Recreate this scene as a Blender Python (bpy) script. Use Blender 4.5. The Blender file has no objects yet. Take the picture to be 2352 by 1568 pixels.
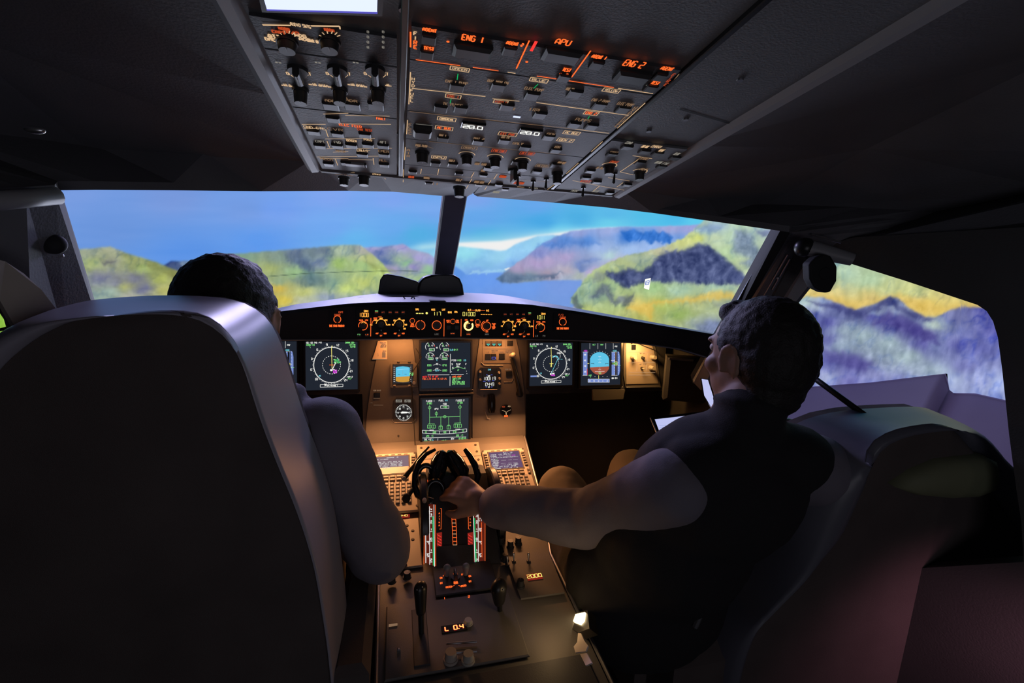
import bpy, bmesh, math, random
import numpy as np
from mathutils import Vector, Matrix
from mathutils.geometry import tessellate_polygon

PI = math.pi
random.seed(7)
SC = bpy.context.scene
COL = SC.collection

# ---------------------------------------------------------------- camera
F_PX, CX, CY = 1045.0, 1176.0, 784.0
VX, VY, VYV = 911.0, 610.0, 780.0          # where straight ahead / sideways run to in the photograph
CAM = Vector((-0.15947, -1.5, 1.27204))


def camera_axes():
    yf = np.array([VX - CX, CY - VY, F_PX]); yf /= np.linalg.norm(yf)
    b = CY - VYV; a = -(b * (CY - VY) + F_PX * F_PX) / (VX - CX)
    x = np.array([a, b, F_PX]); x /= np.linalg.norm(x)
    z = np.cross(yf, x)
    if z[1] < 0: z = -z
    return np.array([x, yf, z])


MC = camera_axes()
cam_data = bpy.data.cameras.new('camera')
cam_data.sensor_width = 36.0
cam_data.lens = F_PX / 2352.0 * 36.0
cam_data.clip_start = 0.01
cam_data.clip_end = 50
cam = bpy.data.objects.new('camera', cam_data)
COL.objects.link(cam)
R3 = Matrix(((MC[0][0], MC[0][1], -MC[0][2]), (MC[1][0], MC[1][1], -MC[1][2]), (MC[2][0], MC[2][1], -MC[2][2])))
cam.matrix_world = Matrix.Translation(CAM) @ R3.to_4x4()
SC.camera = cam

# ---------------------------------------------------------------- world, exposure, large lights
SC.view_settings.view_transform = 'Standard'
SC.view_settings.look = 'None'
SC.view_settings.exposure = 0.0
SC.view_settings.gamma = 1.0
SC.view_settings.use_curve_mapping = False
SC.cycles.use_denoising = True
SC.cycles.max_bounces = 6
SC.cycles.sample_clamp_indirect = 4.0

world = bpy.data.worlds.new('dark_hall')
SC.world = world
world.use_nodes = True
world.node_tree.nodes['Background'].inputs[0].default_value = (0.35, 0.33, 0.42, 1)
world.node_tree.nodes['Background'].inputs[1].default_value = 0.006


def lamp(name, kind, loc, target, power, color, size=0.05, size_y=None, spot=None, blend=0.5, spread=None):
    d = bpy.data.lights.new(name, kind)
    d.energy = power
    d.color = color
    if kind == 'AREA':
        d.shape = 'RECTANGLE' if size_y else 'SQUARE'
        d.size = size
        if size_y: d.size_y = size_y
        if spread: d.spread = spread
    else:
        d.shadow_soft_size = size
    if kind == 'SPOT':
        d.spot_size = spot
        d.spot_blend = blend
    o = bpy.data.objects.new(name, d)
    COL.objects.link(o)
    o.location = loc
    dv = Vector(target) - Vector(loc)
    o.rotation_euler = dv.to_track_quat('-Z', 'Y').to_euler()
    return o


WARM = (1.0, 0.41, 0.15)
# flood lights under the glareshield and under the lip of the instrument panel
lamp('flood_lamp_standby', 'AREA', (-0.150, -0.080, 1.045), (-0.155, -0.03, 0.90), 0.36, (1.0, 0.36, 0.10), 0.10, 0.02)
lamp('flood_lamp_gear', 'AREA', (0.165, -0.080, 1.045), (0.16, -0.03, 0.90), 0.36, (1.0, 0.36, 0.10), 0.10, 0.02)
lamp('flood_lamp_lighting_panel', 'AREA', (0.665, -0.085, 1.035), (0.665, -0.03, 0.90), 0.5, (1.0, 0.50, 0.15), 0.06, 0.02)
lamp('flood_lamp_keypad_left', 'AREA', (-0.19, -0.14, 0.83), (-0.19, -0.24, 0.62), 1.2, WARM, 0.12, 0.02)
lamp('flood_lamp_keypad_right', 'AREA', (0.19, -0.14, 0.83), (0.19, -0.24, 0.62), 1.2, WARM, 0.12, 0.02)
# unseen fill lights added before the nose, brightening the ceiling through the windshields
lamp('ceiling_fill_left', 'AREA', (-0.55, 1.05, 0.95), (-0.25, -0.9, 1.38), 13.0, (0.76, 0.80, 1.0), 1.0, 0.3)
lamp('ceiling_fill_right', 'AREA', (0.65, 1.05, 0.95), (0.3, -0.9, 1.38), 13.0, (0.76, 0.80, 1.0), 1.0, 0.3)
# unseen fill lights added above the nose to brighten the pilots
lamp('pilot_fill_left', 'AREA', (-0.45, 1.35, 2.05), (-0.35, -0.7, 0.98), 20.0, (0.62, 0.56, 1.0), 0.5, 0.3)
lamp('pilot_fill_right', 'AREA', (0.55, 1.35, 2.05), (0.40, -0.7, 0.98), 14.0, (0.62, 0.56, 1.0), 0.5, 0.3)
# unseen fill light added behind the seats, then the pink light of the cabin
lamp('cabin_fill', 'AREA', (0.1, -2.3, 0.9), (0.0, -0.9, 1.2), 1.3, (0.9, 0.88, 1.0), 0.7, 0.5)
lamp('cabin_light_pink', 'AREA', (0.88, -1.30, 0.80), (0.93, -0.85, 0.48), 0.16, (1.0, 0.42, 0.60), 0.1, 0.1, spread=1.2)


# ---------------------------------------------------------------- rays and frames
def V(*a): return Vector(a)


def ray(px, py):
    r = MC @ np.array([px - CX, CY - py, F_PX])
    return Vector(r).normalized()


def on_x(px, py, x): r = ray(px, py); return CAM + r * ((x - CAM.x) / r.x)
def on_y(px, py, y): r = ray(px, py); return CAM + r * ((y - CAM.y) / r.y)
def on_z(px, py, z): r = ray(px, py); return CAM + r * ((z - CAM.z) / r.z)


def near(px, py, p):
    r = ray(px, py); return CAM + r * (Vector(p) - CAM).dot(r)


class Frame:
    """a flat working plane: origin o, right u, up v, n towards the viewer"""
    def __init__(s, o, u, v):
        s.o = Vector(o); s.u = Vector(u).normalized()
        v = Vector(v); s.v = (v - s.u * v.dot(s.u)).normalized()
        s.n = s.u.cross(s.v)

    def P(s, a, b, h=0.0): return s.o + s.u * a + s.v * b + s.n * h

    def at(s, px, py):
        r = ray(px, py); t = (s.o - CAM).dot(s.n) / r.dot(s.n)
        d = CAM + r * t - s.o
        return (d.dot(s.u), d.dot(s.v))

    def W(s, px, py, h=0.0):
        a, b = s.at(px, py); return s.P(a, b, h)

    def off(s, h): return Frame(s.o + s.n * h, s.u, s.v)


def frame3(a, b, c):
    """plane through three points, u from a to b"""
    return Frame(a, Vector(b) - Vector(a), Vector(c) - Vector(a))


# ---------------------------------------------------------------- materials
MATS = {}


def lin(c):
    return tuple(((x / 255.0) / 12.92 if x / 255.0 <= 0.04045 else ((x / 255.0 + 0.055) / 1.055) ** 2.4) for x in c)


def mat(name, color, rough=0.6, metal=0.0, bump=0.0, bscale=200.0, var=0.0, spec=0.5, coat=0.0):
    m = bpy.data.materials.new(name); m.use_nodes = True
    nt = m.node_tree; b = nt.nodes['Principled BSDF']
    b.inputs['Base Color'].default_value = (*color, 1)
    b.inputs['Roughness'].default_value = rough
    b.inputs['Metallic'].default_value = metal
    b.inputs['Specular IOR Level'].default_value = spec
    b.inputs['Coat Weight'].default_value = coat
    if bump or var:
        tc = nt.nodes.new('ShaderNodeTexCoord')
        no = nt.nodes.new('ShaderNodeTexNoise')
        no.inputs['Scale'].default_value = bscale
        no.inputs['Detail'].default_value = 4
        nt.links.new(tc.outputs['Object'], no.inputs['Vector'])
        if bump:
            bp = nt.nodes.new('ShaderNodeBump')
            bp.inputs['Strength'].default_value = bump
            bp.inputs['Distance'].default_value = 0.002
            nt.links.new(no.outputs['Fac'], bp.inputs['Height'])
            nt.links.new(bp.outputs['Normal'], b.inputs['Normal'])
        if var:
            n2 = nt.nodes.new('ShaderNodeTexNoise'); n2.inputs['Scale'].default_value = 9
            nt.links.new(tc.outputs['Object'], n2.inputs['Vector'])
            mx = nt.nodes.new('ShaderNodeMix'); mx.data_type = 'RGBA'
            mx.inputs['A'].default_value = (*[c * (1 - var) for c in color], 1)
            mx.inputs['B'].default_value = (*[min(1, c * (1 + var)) for c in color], 1)
            nt.links.new(n2.outputs['Fac'], mx.inputs['Factor'])
            nt.links.new(mx.outputs['Result'], b.inputs['Base Color'])
    MATS[name] = m
    return m


def emit(name, rgb, strength=1.0, sample=False):
    m = bpy.data.materials.new(name); m.use_nodes = True
    nt = m.node_tree; nt.nodes.clear()
    e = nt.nodes.new('ShaderNodeEmission'); o = nt.nodes.new('ShaderNodeOutputMaterial')
    e.inputs[0].default_value = (*lin(rgb), 1); e.inputs[1].default_value = strength
    nt.links.new(e.outputs[0], o.inputs[0])
    m.cycles.emission_sampling = 'AUTO' if sample else 'NONE'
    MATS[name] = m
    return m


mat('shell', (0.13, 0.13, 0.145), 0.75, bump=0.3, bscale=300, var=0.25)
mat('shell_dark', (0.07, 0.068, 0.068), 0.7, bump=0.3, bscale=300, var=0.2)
mat('panel_grey', (0.135, 0.125, 0.115), 0.55, bump=0.15, bscale=500, var=0.08)
mat('panel_keys', (0.42, 0.36, 0.30), 0.5, var=0.06)
mat('panel_dark', (0.045, 0.045, 0.05), 0.6, bump=0.15, bscale=400, var=0.15)
mat('overhead_grey', (0.14, 0.145, 0.155), 0.6, bump=0.2, bscale=400, var=0.15)
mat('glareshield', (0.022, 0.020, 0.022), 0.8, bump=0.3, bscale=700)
mat('glareshield_top_lit', (0.40, 0.40, 0.50), 0.42, bump=0.3, bscale=700)  # glossy light of the screen on the black top, put into a pale colour
mat('black_plastic', (0.012, 0.012, 0.013), 0.35)
mat('black_matte', (0.01, 0.01, 0.011), 0.75)
mat('black_gloss', (0.008, 0.008, 0.010), 0.12)
mat('lens_black', (0.01, 0.012, 0.016), 0.2)
mat('grey_plastic', (0.25, 0.25, 0.26), 0.45)
mat('key_face', (0.30, 0.26, 0.22), 0.5)
mat('key_edge', (0.05, 0.04, 0.035), 0.6)
mat('knob_grey', (0.45, 0.42, 0.36), 0.4)
mat('knob_dark', (0.03, 0.03, 0.032), 0.45)
mat('metal', (0.6, 0.6, 0.62), 0.3, metal=1.0)
mat('metal_dull', (0.28, 0.28, 0.30), 0.45, metal=0.8)
mat('trim_grey', (0.28, 0.28, 0.30), 0.5, var=0.1)
mat('beige', (0.42, 0.36, 0.31), 0.7, var=0.08)
mat('seat_fabric', (0.10, 0.08, 0.075), 0.95, bump=0.5, bscale=900, var=0.3)
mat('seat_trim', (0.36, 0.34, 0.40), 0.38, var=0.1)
mat('skin', (0.36, 0.21, 0.15), 0.55, var=0.08)
mat('hair', (0.012, 0.010, 0.009), 0.65, bump=0.8, bscale=300)
mat('shirt', (0.18, 0.165, 0.20), 0.85, bump=0.3, bscale=500, var=0.1)
mat('trousers', (0.15, 0.12, 0.085), 0.85, bump=0.3, bscale=500)
mat('torso_shade', (0.014, 0.013, 0.015), 0.9, bump=0.4, bscale=500)  # near-black colour standing for the unlit torso
mat('lavender', (0.34, 0.25, 0.40), 0.85, var=0.05)
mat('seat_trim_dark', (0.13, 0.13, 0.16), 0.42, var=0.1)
mat('olive', (0.20, 0.21, 0.12), 0.7, var=0.1)
mat('paper', (0.75, 0.68, 0.6), 0.7)
mat('floor_carpet', (0.03, 0.03, 0.035), 0.95, bump=0.5, bscale=800)

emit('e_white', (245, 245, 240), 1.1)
emit('e_dimwhite', (150, 145, 135), 0.8)
emit('e_cream', (235, 195, 150), 0.85)
emit('e_cream_dim', (165, 130, 100), 0.6)
emit('e_orange', (255, 105, 45), 1.25)
emit('e_orange_dim', (215, 85, 45), 0.7)
emit('e_amber', (255, 170, 70), 1.5)
emit('e_yellow', (255, 240, 120), 1.3)
emit('e_red', (255, 60, 55), 1.1)
emit('e_red_dim', (150, 40, 30), 0.8)
emit('e_scale', (88, 30, 20), 1.0)
emit('e_green', (140, 240, 135), 1.0)
emit('e_green_line', (25, 170, 95), 1.0)
emit('e_cyan', (120, 215, 230), 1.0)
emit('e_blue', (105, 120, 255), 1.0)
emit('e_magenta', (210, 70, 215), 1.0)
emit('e_screen', (33, 38, 48), 1.0)
emit('e_screen_sd', (44, 48, 56), 1.0)
emit('e_tape', (118, 140, 205), 1.0)
emit('e_skyblue', (95, 195, 230), 1.0)
emit('e_ground', (165, 85, 65), 1.0)
emit('e_ochre', (205, 150, 60), 1.0)
emit('e_lcd_mauve', (135, 110, 120), 1.0)
emit('e_lcd_violet', (105, 80, 110), 1.0)
emit('e_ring_hot', (255, 190, 100), 4.0, True)
emit('e_tube', (205, 215, 255), 1.35, True)
emit('e_tube_edge', (95, 90, 200), 0.9)
emit('e_lamp', (255, 225, 170), 3.0, True)
emit('e_tablet', (190, 195, 240), 1.0, True)


def glass_mat():
    m = bpy.data.materials.new('window_glass'); m.use_nodes = True
    nt = m.node_tree; nt.nodes.clear()
    tr = nt.nodes.new('ShaderNodeBsdfTransparent'); gl = nt.nodes.new('ShaderNodeBsdfGlossy')
    gl.inputs['Roughness'].default_value = 0.02
    fr = nt.nodes.new('ShaderNodeFresnel'); fr.inputs[0].default_value = 1.12
    mx = nt.nodes.new('ShaderNodeMixShader'); o = nt.nodes.new('ShaderNodeOutputMaterial')
    tr.inputs[0].default_value = (0.98, 0.985, 0.99, 1)
    ge = nt.nodes.new('ShaderNodeNewGeometry'); mu = nt.nodes.new('ShaderNodeMath'); mu.operation = 'SUBTRACT'; mu.use_clamp = True
    nt.links.new(fr.outputs[0], mu.inputs[0]); nt.links.new(ge.outputs['Backfacing'], mu.inputs[1])
    nt.links.new(mu.outputs[0], mx.inputs[0]); nt.links.new(tr.outputs[0], mx.inputs[1]); nt.links.new(gl.outputs[0], mx.inputs[2])
    nt.links.new(mx.outputs[0], o.inputs[0])
    MATS['glass'] = m


glass_mat()

# ---------------------------------------------------------------- objects
WLOC = {}


def thing(name, label, cat, loc=(0, 0, 0), group=None):
    o = bpy.data.objects.new(name, None); COL.objects.link(o)
    o.empty_display_size = 0.05
    o.location = loc
    WLOC[o] = Vector(loc)
    o['label'] = label; o['category'] = cat
    if group: o['group'] = group
    return o


def tag(o, label, cat, group=None, kind=None):
    o['label'] = label
    if cat: o['category'] = cat
    if group: o['group'] = group
    if kind: o['kind'] = kind
    return o


class MB:
    def __init__(s): s.v = []; s.f = []; s.m = []; s.names = []

    def mi(s, m):
        if m not in s.names: s.names.append(m)
        return s.names.index(m)

    def add(s, vs, fs, m):
        k = len(s.v); i = s.mi(m)
        s.v += [tuple(p) for p in vs]
        for f in fs: s.f.append([k + q for q in f]); s.m.append(i)
        return s

    def quad(s, a, b, c, d, m): return s.add([a, b, c, d], [(0, 1, 2, 3)], m)

    def box(s, fr, a0, a1, b0, b1, h0, h1, m):
        vs = [fr.P(a, b, h) for h in (h0, h1) for a, b in ((a0, b0), (a1, b0), (a1, b1), (a0, b1))]
        return s.add(vs, [(3, 2, 1, 0), (4, 5, 6, 7), (0, 1, 5, 4), (1, 2, 6, 5), (2, 3, 7, 6), (3, 0, 4, 7)], m)

    def bbox(s, fr, a0, a1, b0, b1, h0, h1, m, bv=0.002):
        """box whose front edges are bevelled"""
        bv = min(bv, abs(a1 - a0) / 3, abs(b1 - b0) / 3, abs(h1 - h0) * 0.8)
        L = [(a0, b0, a1, b1, h0), (a0, b0, a1, b1, h1 - bv), (a0 + bv, b0 + bv, a1 - bv, b1 - bv, h1)]
        vs = []
        for x0, y0, x1, y1, h in L: vs += [fr.P(x0, y0, h), fr.P(x1, y0, h), fr.P(x1, y1, h), fr.P(x0, y1, h)]
        fs = [(3, 2, 1, 0), (8, 9, 10, 11)]
        for k in (0, 4):
            for i in range(4): j = (i + 1) % 4; fs.append((k + i, k + j, k + 4 + j, k + 4 + i))
        return s.add(vs, fs, m)

    def poly(s, fr, pts, h0, h1, m, side=None):
        """prism from a flat outline given in the frame"""
        n = len(pts)
        vs = [fr.P(a, b, h0) for a, b in pts] + [fr.P(a, b, h1) for a, b in pts]
        tri = tessellate_polygon([[Vector((a, b, 0)) for a, b in pts]])
        k = len(s.v); i = s.mi(m); s.v += [tuple(p) for p in vs]
        nz = sum(pts[q][0] * pts[(q + 1) % n][1] - pts[(q + 1) % n][0] * pts[q][1] for q in range(n))
        for t in tri:
            a, b, c = [Vector((*pts[q], 0)) for q in t]
            t = list(t)
            if (b - a).cross(c - a).z < 0: t = t[::-1]
            s.f.append([k + n + q for q in t]); s.m.append(i)
            if h1 != h0: s.f.append([k + q for q in t[::-1]]); s.m.append(i)
        if h1 != h0:
            for q in range(n):
                r = (q + 1) % n
                f = [k + q, k + r, k + n + r, k + n + q]
                if nz < 0: f = f[::-1]
                s.f.append(f); s.m.append(i)
        return s

    def line(s, fr, p, q, w, h, m, t=0.0):
        d = Vector((q[0] - p[0], q[1] - p[1])); L = d.length
        if L < 1e-7: return s
        d /= L; nx, ny = -d.y * w / 2, d.x * w / 2
        c = [(p[0] + nx, p[1] + ny), (p[0] - nx, p[1] - ny), (q[0] - nx, q[1] - ny), (q[0] + nx, q[1] + ny)]
        return s.add([fr.P(a, b, h) for a, b in c], [(0, 1, 2, 3)], m)

    def path(s, fr, pts, w, h, m, closed=False):
        n = len(pts)
        for i in range(n if closed else n - 1):
            s.line(fr, pts[i], pts[(i + 1) % n], w, h, m)
        return s

    def arc(s, fr, c, r, a0, a1, w, h, m, n=None, ry=None):
        ry = ry or r
        n = n or max(6, int(abs(a1 - a0) / 12) + 2)
        vs = []; fs = []
        for i in range(n + 1):
            a = math.radians(a0 + (a1 - a0) * i / n)
            for k in (-0.5, 0.5):
                vs.append(fr.P(c[0] + (r + k * w) * math.cos(a), c[1] + (ry + k * w) * math.sin(a), h))
        for i in range(n): fs.append((2 * i, 2 * i + 1, 2 * i + 3, 2 * i + 2))
        return s.add(vs, fs, m)

    def disc(s, fr, c, r, h, m, n=20):
        return s.add([fr.P(c[0] + r * math.cos(2 * PI * i / n), c[1] + r * math.sin(2 * PI * i / n), h) for i in range(n)], [tuple(range(n))], m)

    def cyl(s, p0, p1, r0, r1, m, n=16, caps=True):
        p0 = Vector(p0); p1 = Vector(p1); d = (p1 - p0).normalized()
        a = d.orthogonal().normalized(); b = d.cross(a)
        vs = [p0 + (a * math.cos(2 * PI * i / n) + b * math.sin(2 * PI * i / n)) * r0 for i in range(n)]
        vs += [p1 + (a * math.cos(2 * PI * i / n) + b * math.sin(2 * PI * i / n)) * r1 for i in range(n)]
        fs = [(i, (i + 1) % n, n + (i + 1) % n, n + i) for i in range(n)]
        if caps: fs += [tuple(range(n))[::-1], tuple(range(n, 2 * n))]
        return s.add(vs, fs, m)

    def tube(s, pts, r, m, n=8):
        """swept round tube; r a number or a list"""
        pts = [Vector(p) for p in pts]; N = len(pts)
        rs = r if isinstance(r, (list, tuple)) else [r] * N
        t0 = (pts[1] - pts[0]).normalized(); a = t0.orthogonal().normalized()
        vs = []
        for i, p in enumerate(pts):
            t = (pts[min(i + 1, N - 1)] - pts[max(i - 1, 0)]).normalized()
            a = (a - t * a.dot(t)).normalized(); b = t.cross(a)
            vs += [p + (a * math.cos(2 * PI * k / n) + b * math.sin(2 * PI * k / n)) * rs[i] for k in range(n)]
        fs = []
        for i in range(N - 1):
            for k in range(n): fs.append((i * n + k, i * n + (k + 1) % n, (i + 1) * n + (k + 1) % n, (i + 1) * n + k))
        fs += [tuple(range(n))[::-1], tuple(range((N - 1) * n, N * n))]
        return s.add(vs, fs, m)

    def ell(s, c, rx, ry, rz, m, rot=None, nu=20, nv=12):
        c = Vector(c); vs = []; fs = []
        R = rot or Matrix.Identity(3)
        for j in range(1, nv):
            th = PI * j / nv
            for i in range(nu):
                ph = 2 * PI * i / nu
                vs.append(c + R @ Vector((rx * math.sin(th) * math.cos(ph), ry * math.sin(th) * math.sin(ph), rz * math.cos(th))))
        vs += [c + R @ Vector((0, 0, rz)), c + R @ Vector((0, 0, -rz))]
        T = len(vs) - 2; B = len(vs) - 1
        for j in range(nv - 2):
            for i in range(nu):
                fs.append((j * nu + i, (j + 1) * nu + i, (j + 1) * nu + (i + 1) % nu, j * nu + (i + 1) % nu))
        for i in range(nu):
            fs.append((T, i, (i + 1) % nu)); k = (nv - 2) * nu
            fs.append((B, k + (i + 1) % nu, k + i))
        return s.add(vs, fs, m)

    def capsule(s, p0, p1, r0, r1, m, sx=1.0, up=None, n=20):
        """tapered limb with rounded ends; sx squashes it along the axis across 'up'"""
        p0 = Vector(p0); p1 = Vector(p1); d = (p1 - p0); L = d.length; d.normalize()
        a = Vector(up) if up else d.orthogonal()
        a = (a - d * a.dot(d)).normalized(); b = d.cross(a)
        prof = []
        for i in range(6): t = PI / 2 * i / 6; prof.append((-r0 * math.cos(t), r0 * math.sin(t)))
        for i in range(5): t = i / 4; prof.append((L * t, r0 + (r1 - r0) * t))
        for i in range(1, 6): t = PI / 2 * i / 6; prof.append((L + r1 * math.sin(t), r1 * math.cos(t)))
        vs = []; fs = []
        prof[0] = (-r0, r0 * 0.02)
        for z, r in prof:
            for k in range(n):
                t = 2 * PI * k / n
                vs.append(p0 + d * z + a * math.cos(t) * r + b * math.sin(t) * r * sx)
        for i in range(len(prof) - 1):
            for k in range(n): fs.append((i * n + k, i * n + (k + 1) % n, (i + 1) * n + (k + 1) % n, (i + 1) * n + k))
        fs += [tuple(range(n))[::-1], tuple(range((len(prof) - 1) * n, len(prof) * n))]
        return s.add(vs, fs, m)

    def build(s, name, parent=None, smooth=False, loc=None, label=None):
        if loc is None: loc = WLOC.get(parent, Vector((0, 0, 0)))
        loc = Vector(loc)
        me = bpy.data.meshes.new(name)
        me.from_pydata([(x - loc.x, y - loc.y, z - loc.z) for x, y, z in s.v], [], s.f)
        for n in s.names: me.materials.append(MATS[n])
        me.polygons.foreach_set('material_index', s.m)
        if smooth: me.polygons.foreach_set('use_smooth', [True] * len(s.f))
        me.update()
        o = bpy.data.objects.new(name, me); COL.objects.link(o)
        if parent is not None:
            o.parent = parent
            o.location = loc - WLOC.get(parent, Vector((0, 0, 0)))
        else:
            o.location = loc
        WLOC[o] = loc
        if label: o['label'] = label
        return o


def shade_auto(o, angle=40):
    me = o.data
    me.polygons.foreach_set('use_smooth', [True] * len(me.polygons))
    me.set_sharp_from_angle(angle=math.radians(angle))
    return o


def place_copy(src, parent, name, p):
    """another instance of a part, moved so that its origin lies at world point p"""
    c = src.copy(); c.name = name; COL.objects.link(c); c.parent = parent
    c.location = Vector(p) - WLOC.get(parent, Vector((0, 0, 0)))
    WLOC[c] = Vector(p)
    return c


# ---------------------------------------------------------------- stroke lettering
FONT = {
 'A': '00 04 26 44 40|02 42', 'B': '00 06 36 45 44 33 03|33 42 41 30 00', 'C': '45 36 16 05 01 10 30 41',
 'D': '00 06 26 44 42 20 00', 'E': '46 06 00 40|03 33', 'F': '46 06 00|03 33', 'G': '45 36 16 05 01 10 30 41 43 23',
 'H': '00 06|40 46|03 43', 'I': '20 26', 'J': '46 41 30 10 01', 'K': '00 06|46 03 40', 'L': '06 00 40',
 'M': '00 06 23 46 40', 'N': '00 06 40 46', 'O': '10 01 05 16 36 45 41 30 10', 'P': '00 06 36 45 44 33 03',
 'Q': '10 01 05 16 36 45 41 30 10|22 40', 'R': '00 06 36 45 44 33 03|23 40', 'S': '45 36 16 05 04 13 33 42 41 30 10 01',
 'T': '06 46|26 20', 'U': '06 01 10 30 41 46', 'V': '06 20 46', 'W': '06 10 23 30 46', 'X': '00 46|06 40',
 'Y': '06 23 46|23 20', 'Z': '06 46 00 40', '0': '00 06 46 40 00', '1': '20 26', '2': '06 46 43 03 00 40',
 '3': '06 46 40 00|03 43', '4': '06 03 43|46 40', '5': '46 06 03 43 40 00', '6': '46 06 00 40 43 03', '7': '06 46 40',
 '8': '03 06 46 40 00 03 43', '9': '43 03 06 46 40 00', '-': '03 43', '.': '20 21', '/': '00 46', '+': '23 43|21 25',
 ':': '21 22|24 25', '<': '45 03 41', '>': '05 43 01', '*': '13 33|22 24', '_': '00 40', '|': '20 26',
}


def text(mb, fr, s, c, hgt, m, h=0.0006, w=None, aspect=0.62, gap=0.35, wid=None, slant=0.0, align='c'):
    """stroke lettering centred on c=(a,b) in the frame, letters hgt tall"""
    cw = hgt * aspect
    adv = cw * (1 + gap)
    fac = lambda ch: 0.4 if ch in '.:' else 1.0
    total = sum(adv * fac(ch) for ch in s) - cw * gap
    if wid: k = wid / total; cw *= k; adv *= k; total = wid
    w = w or hgt * 0.16
    x = c[0] - (total / 2 if align == 'c' else 0)
    y = c[1] - hgt / 2
    for ch in s:
        if ch in FONT:
            dx = -0.35 * cw if ch in '.:' else 0.0
            for st in FONT[ch].split('|'):
                q = [(x + dx + int(a[0]) / 4 * cw + int(a[1]) / 6 * hgt * slant, y + int(a[1]) / 6 * hgt) for a in st.split()]
                mb.path(fr, q, w, h, m)
        x += adv * fac(ch)


def ptext(mb, fr, s, px, py, hpx, m, h=0.0006, wpx=None, **k):
    """lettering at a place of the photograph lying on this frame"""
    c = fr.at(px, py)
    a = fr.at(px, py - hpx / 2); b = fr.at(px, py + hpx / 2)
    hg = math.hypot(a[0] - b[0], a[1] - b[1])
    if wpx:
        a = fr.at(px - wpx / 2, py); b = fr.at(px + wpx / 2, py)
        k['wid'] = abs(a[0] - b[0])
    text(mb, fr, s, c, hg, m, h, **k)


def pline(mb, fr, x0, y0, x1, y1, wmm, m, h=0.0006):
    mb.line(fr, fr.at(x0, y0), fr.at(x1, y1), wmm / 1000.0, h, m)


def prect(fr, x0, y0, x1, y1):
    a = fr.at(x0, y1); b = fr.at(x1, y0)
    return min(a[0], b[0]), max(a[0], b[0]), min(a[1], b[1]), max(a[1], b[1])

# ================================================================ projection screen with its landscape
class Noise:
    def __init__(s, seed): s.t = np.random.RandomState(seed).rand(256, 256)

    def n(s, x, y):
        xi = np.floor(x).astype(int); yi = np.floor(y).astype(int)
        fx = x - xi; fy = y - yi
        fx = fx * fx * (3 - 2 * fx); fy = fy * fy * (3 - 2 * fy)
        a = s.t[xi & 255, yi & 255]; b = s.t[(xi + 1) & 255, yi & 255]
        c = s.t[xi & 255, (yi + 1) & 255]; d = s.t[(xi + 1) & 255, (yi + 1) & 255]
        return (a + (b - a) * fx) * (1 - fy) + (c + (d - c) * fx) * fy

    def fbm(s, x, y, o=4):
        v = 0; a = 0.5; f = 1.0
        for i in range(o): v = v + a * (s.n(x * f + 17 * i, y * f + 31 * i) - 0.5) * 2; a *= 0.5; f *= 2.03
        return v


def shep(X, Y, pts, p=2.6):
    W = 0; C = 0
    for x, y, c in pts:
        w = 1.0 / (((X - x) ** 2 + ((Y - y) * 1.8) ** 2) + 30.0) ** (p / 2)
        W = W + w; C = C + w[..., None] * np.array(c, float)
    return C / W[..., None]


def sig(v): return 1 / (1 + np.exp(-np.clip(v, -30, 30)))


def polymask(X, Y, pts, soft):
    """1 inside the outline, soft at its rim"""
    ins = np.zeros(X.shape, bool); D = np.full(X.shape, 1e9)
    n = len(pts)
    for i in range(n):
        x0, y0 = pts[i]; x1, y1 = pts[(i + 1) % n]
        c = ((y0 > Y) != (y1 > Y)) & (X < (x1 - x0) * (Y - y0) / ((y1 - y0) or 1e-9) + x0)
        ins ^= c
        dx, dy = x1 - x0, y1 - y0
        t = np.clip(((X - x0) * dx + (Y - y0) * dy) / (dx * dx + dy * dy + 1e-9), 0, 1)
        D = np.minimum(D, np.hypot(X - x0 - t * dx, Y - y0 - t * dy))
    return sig(np.where(ins, D, -D) / soft)


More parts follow.
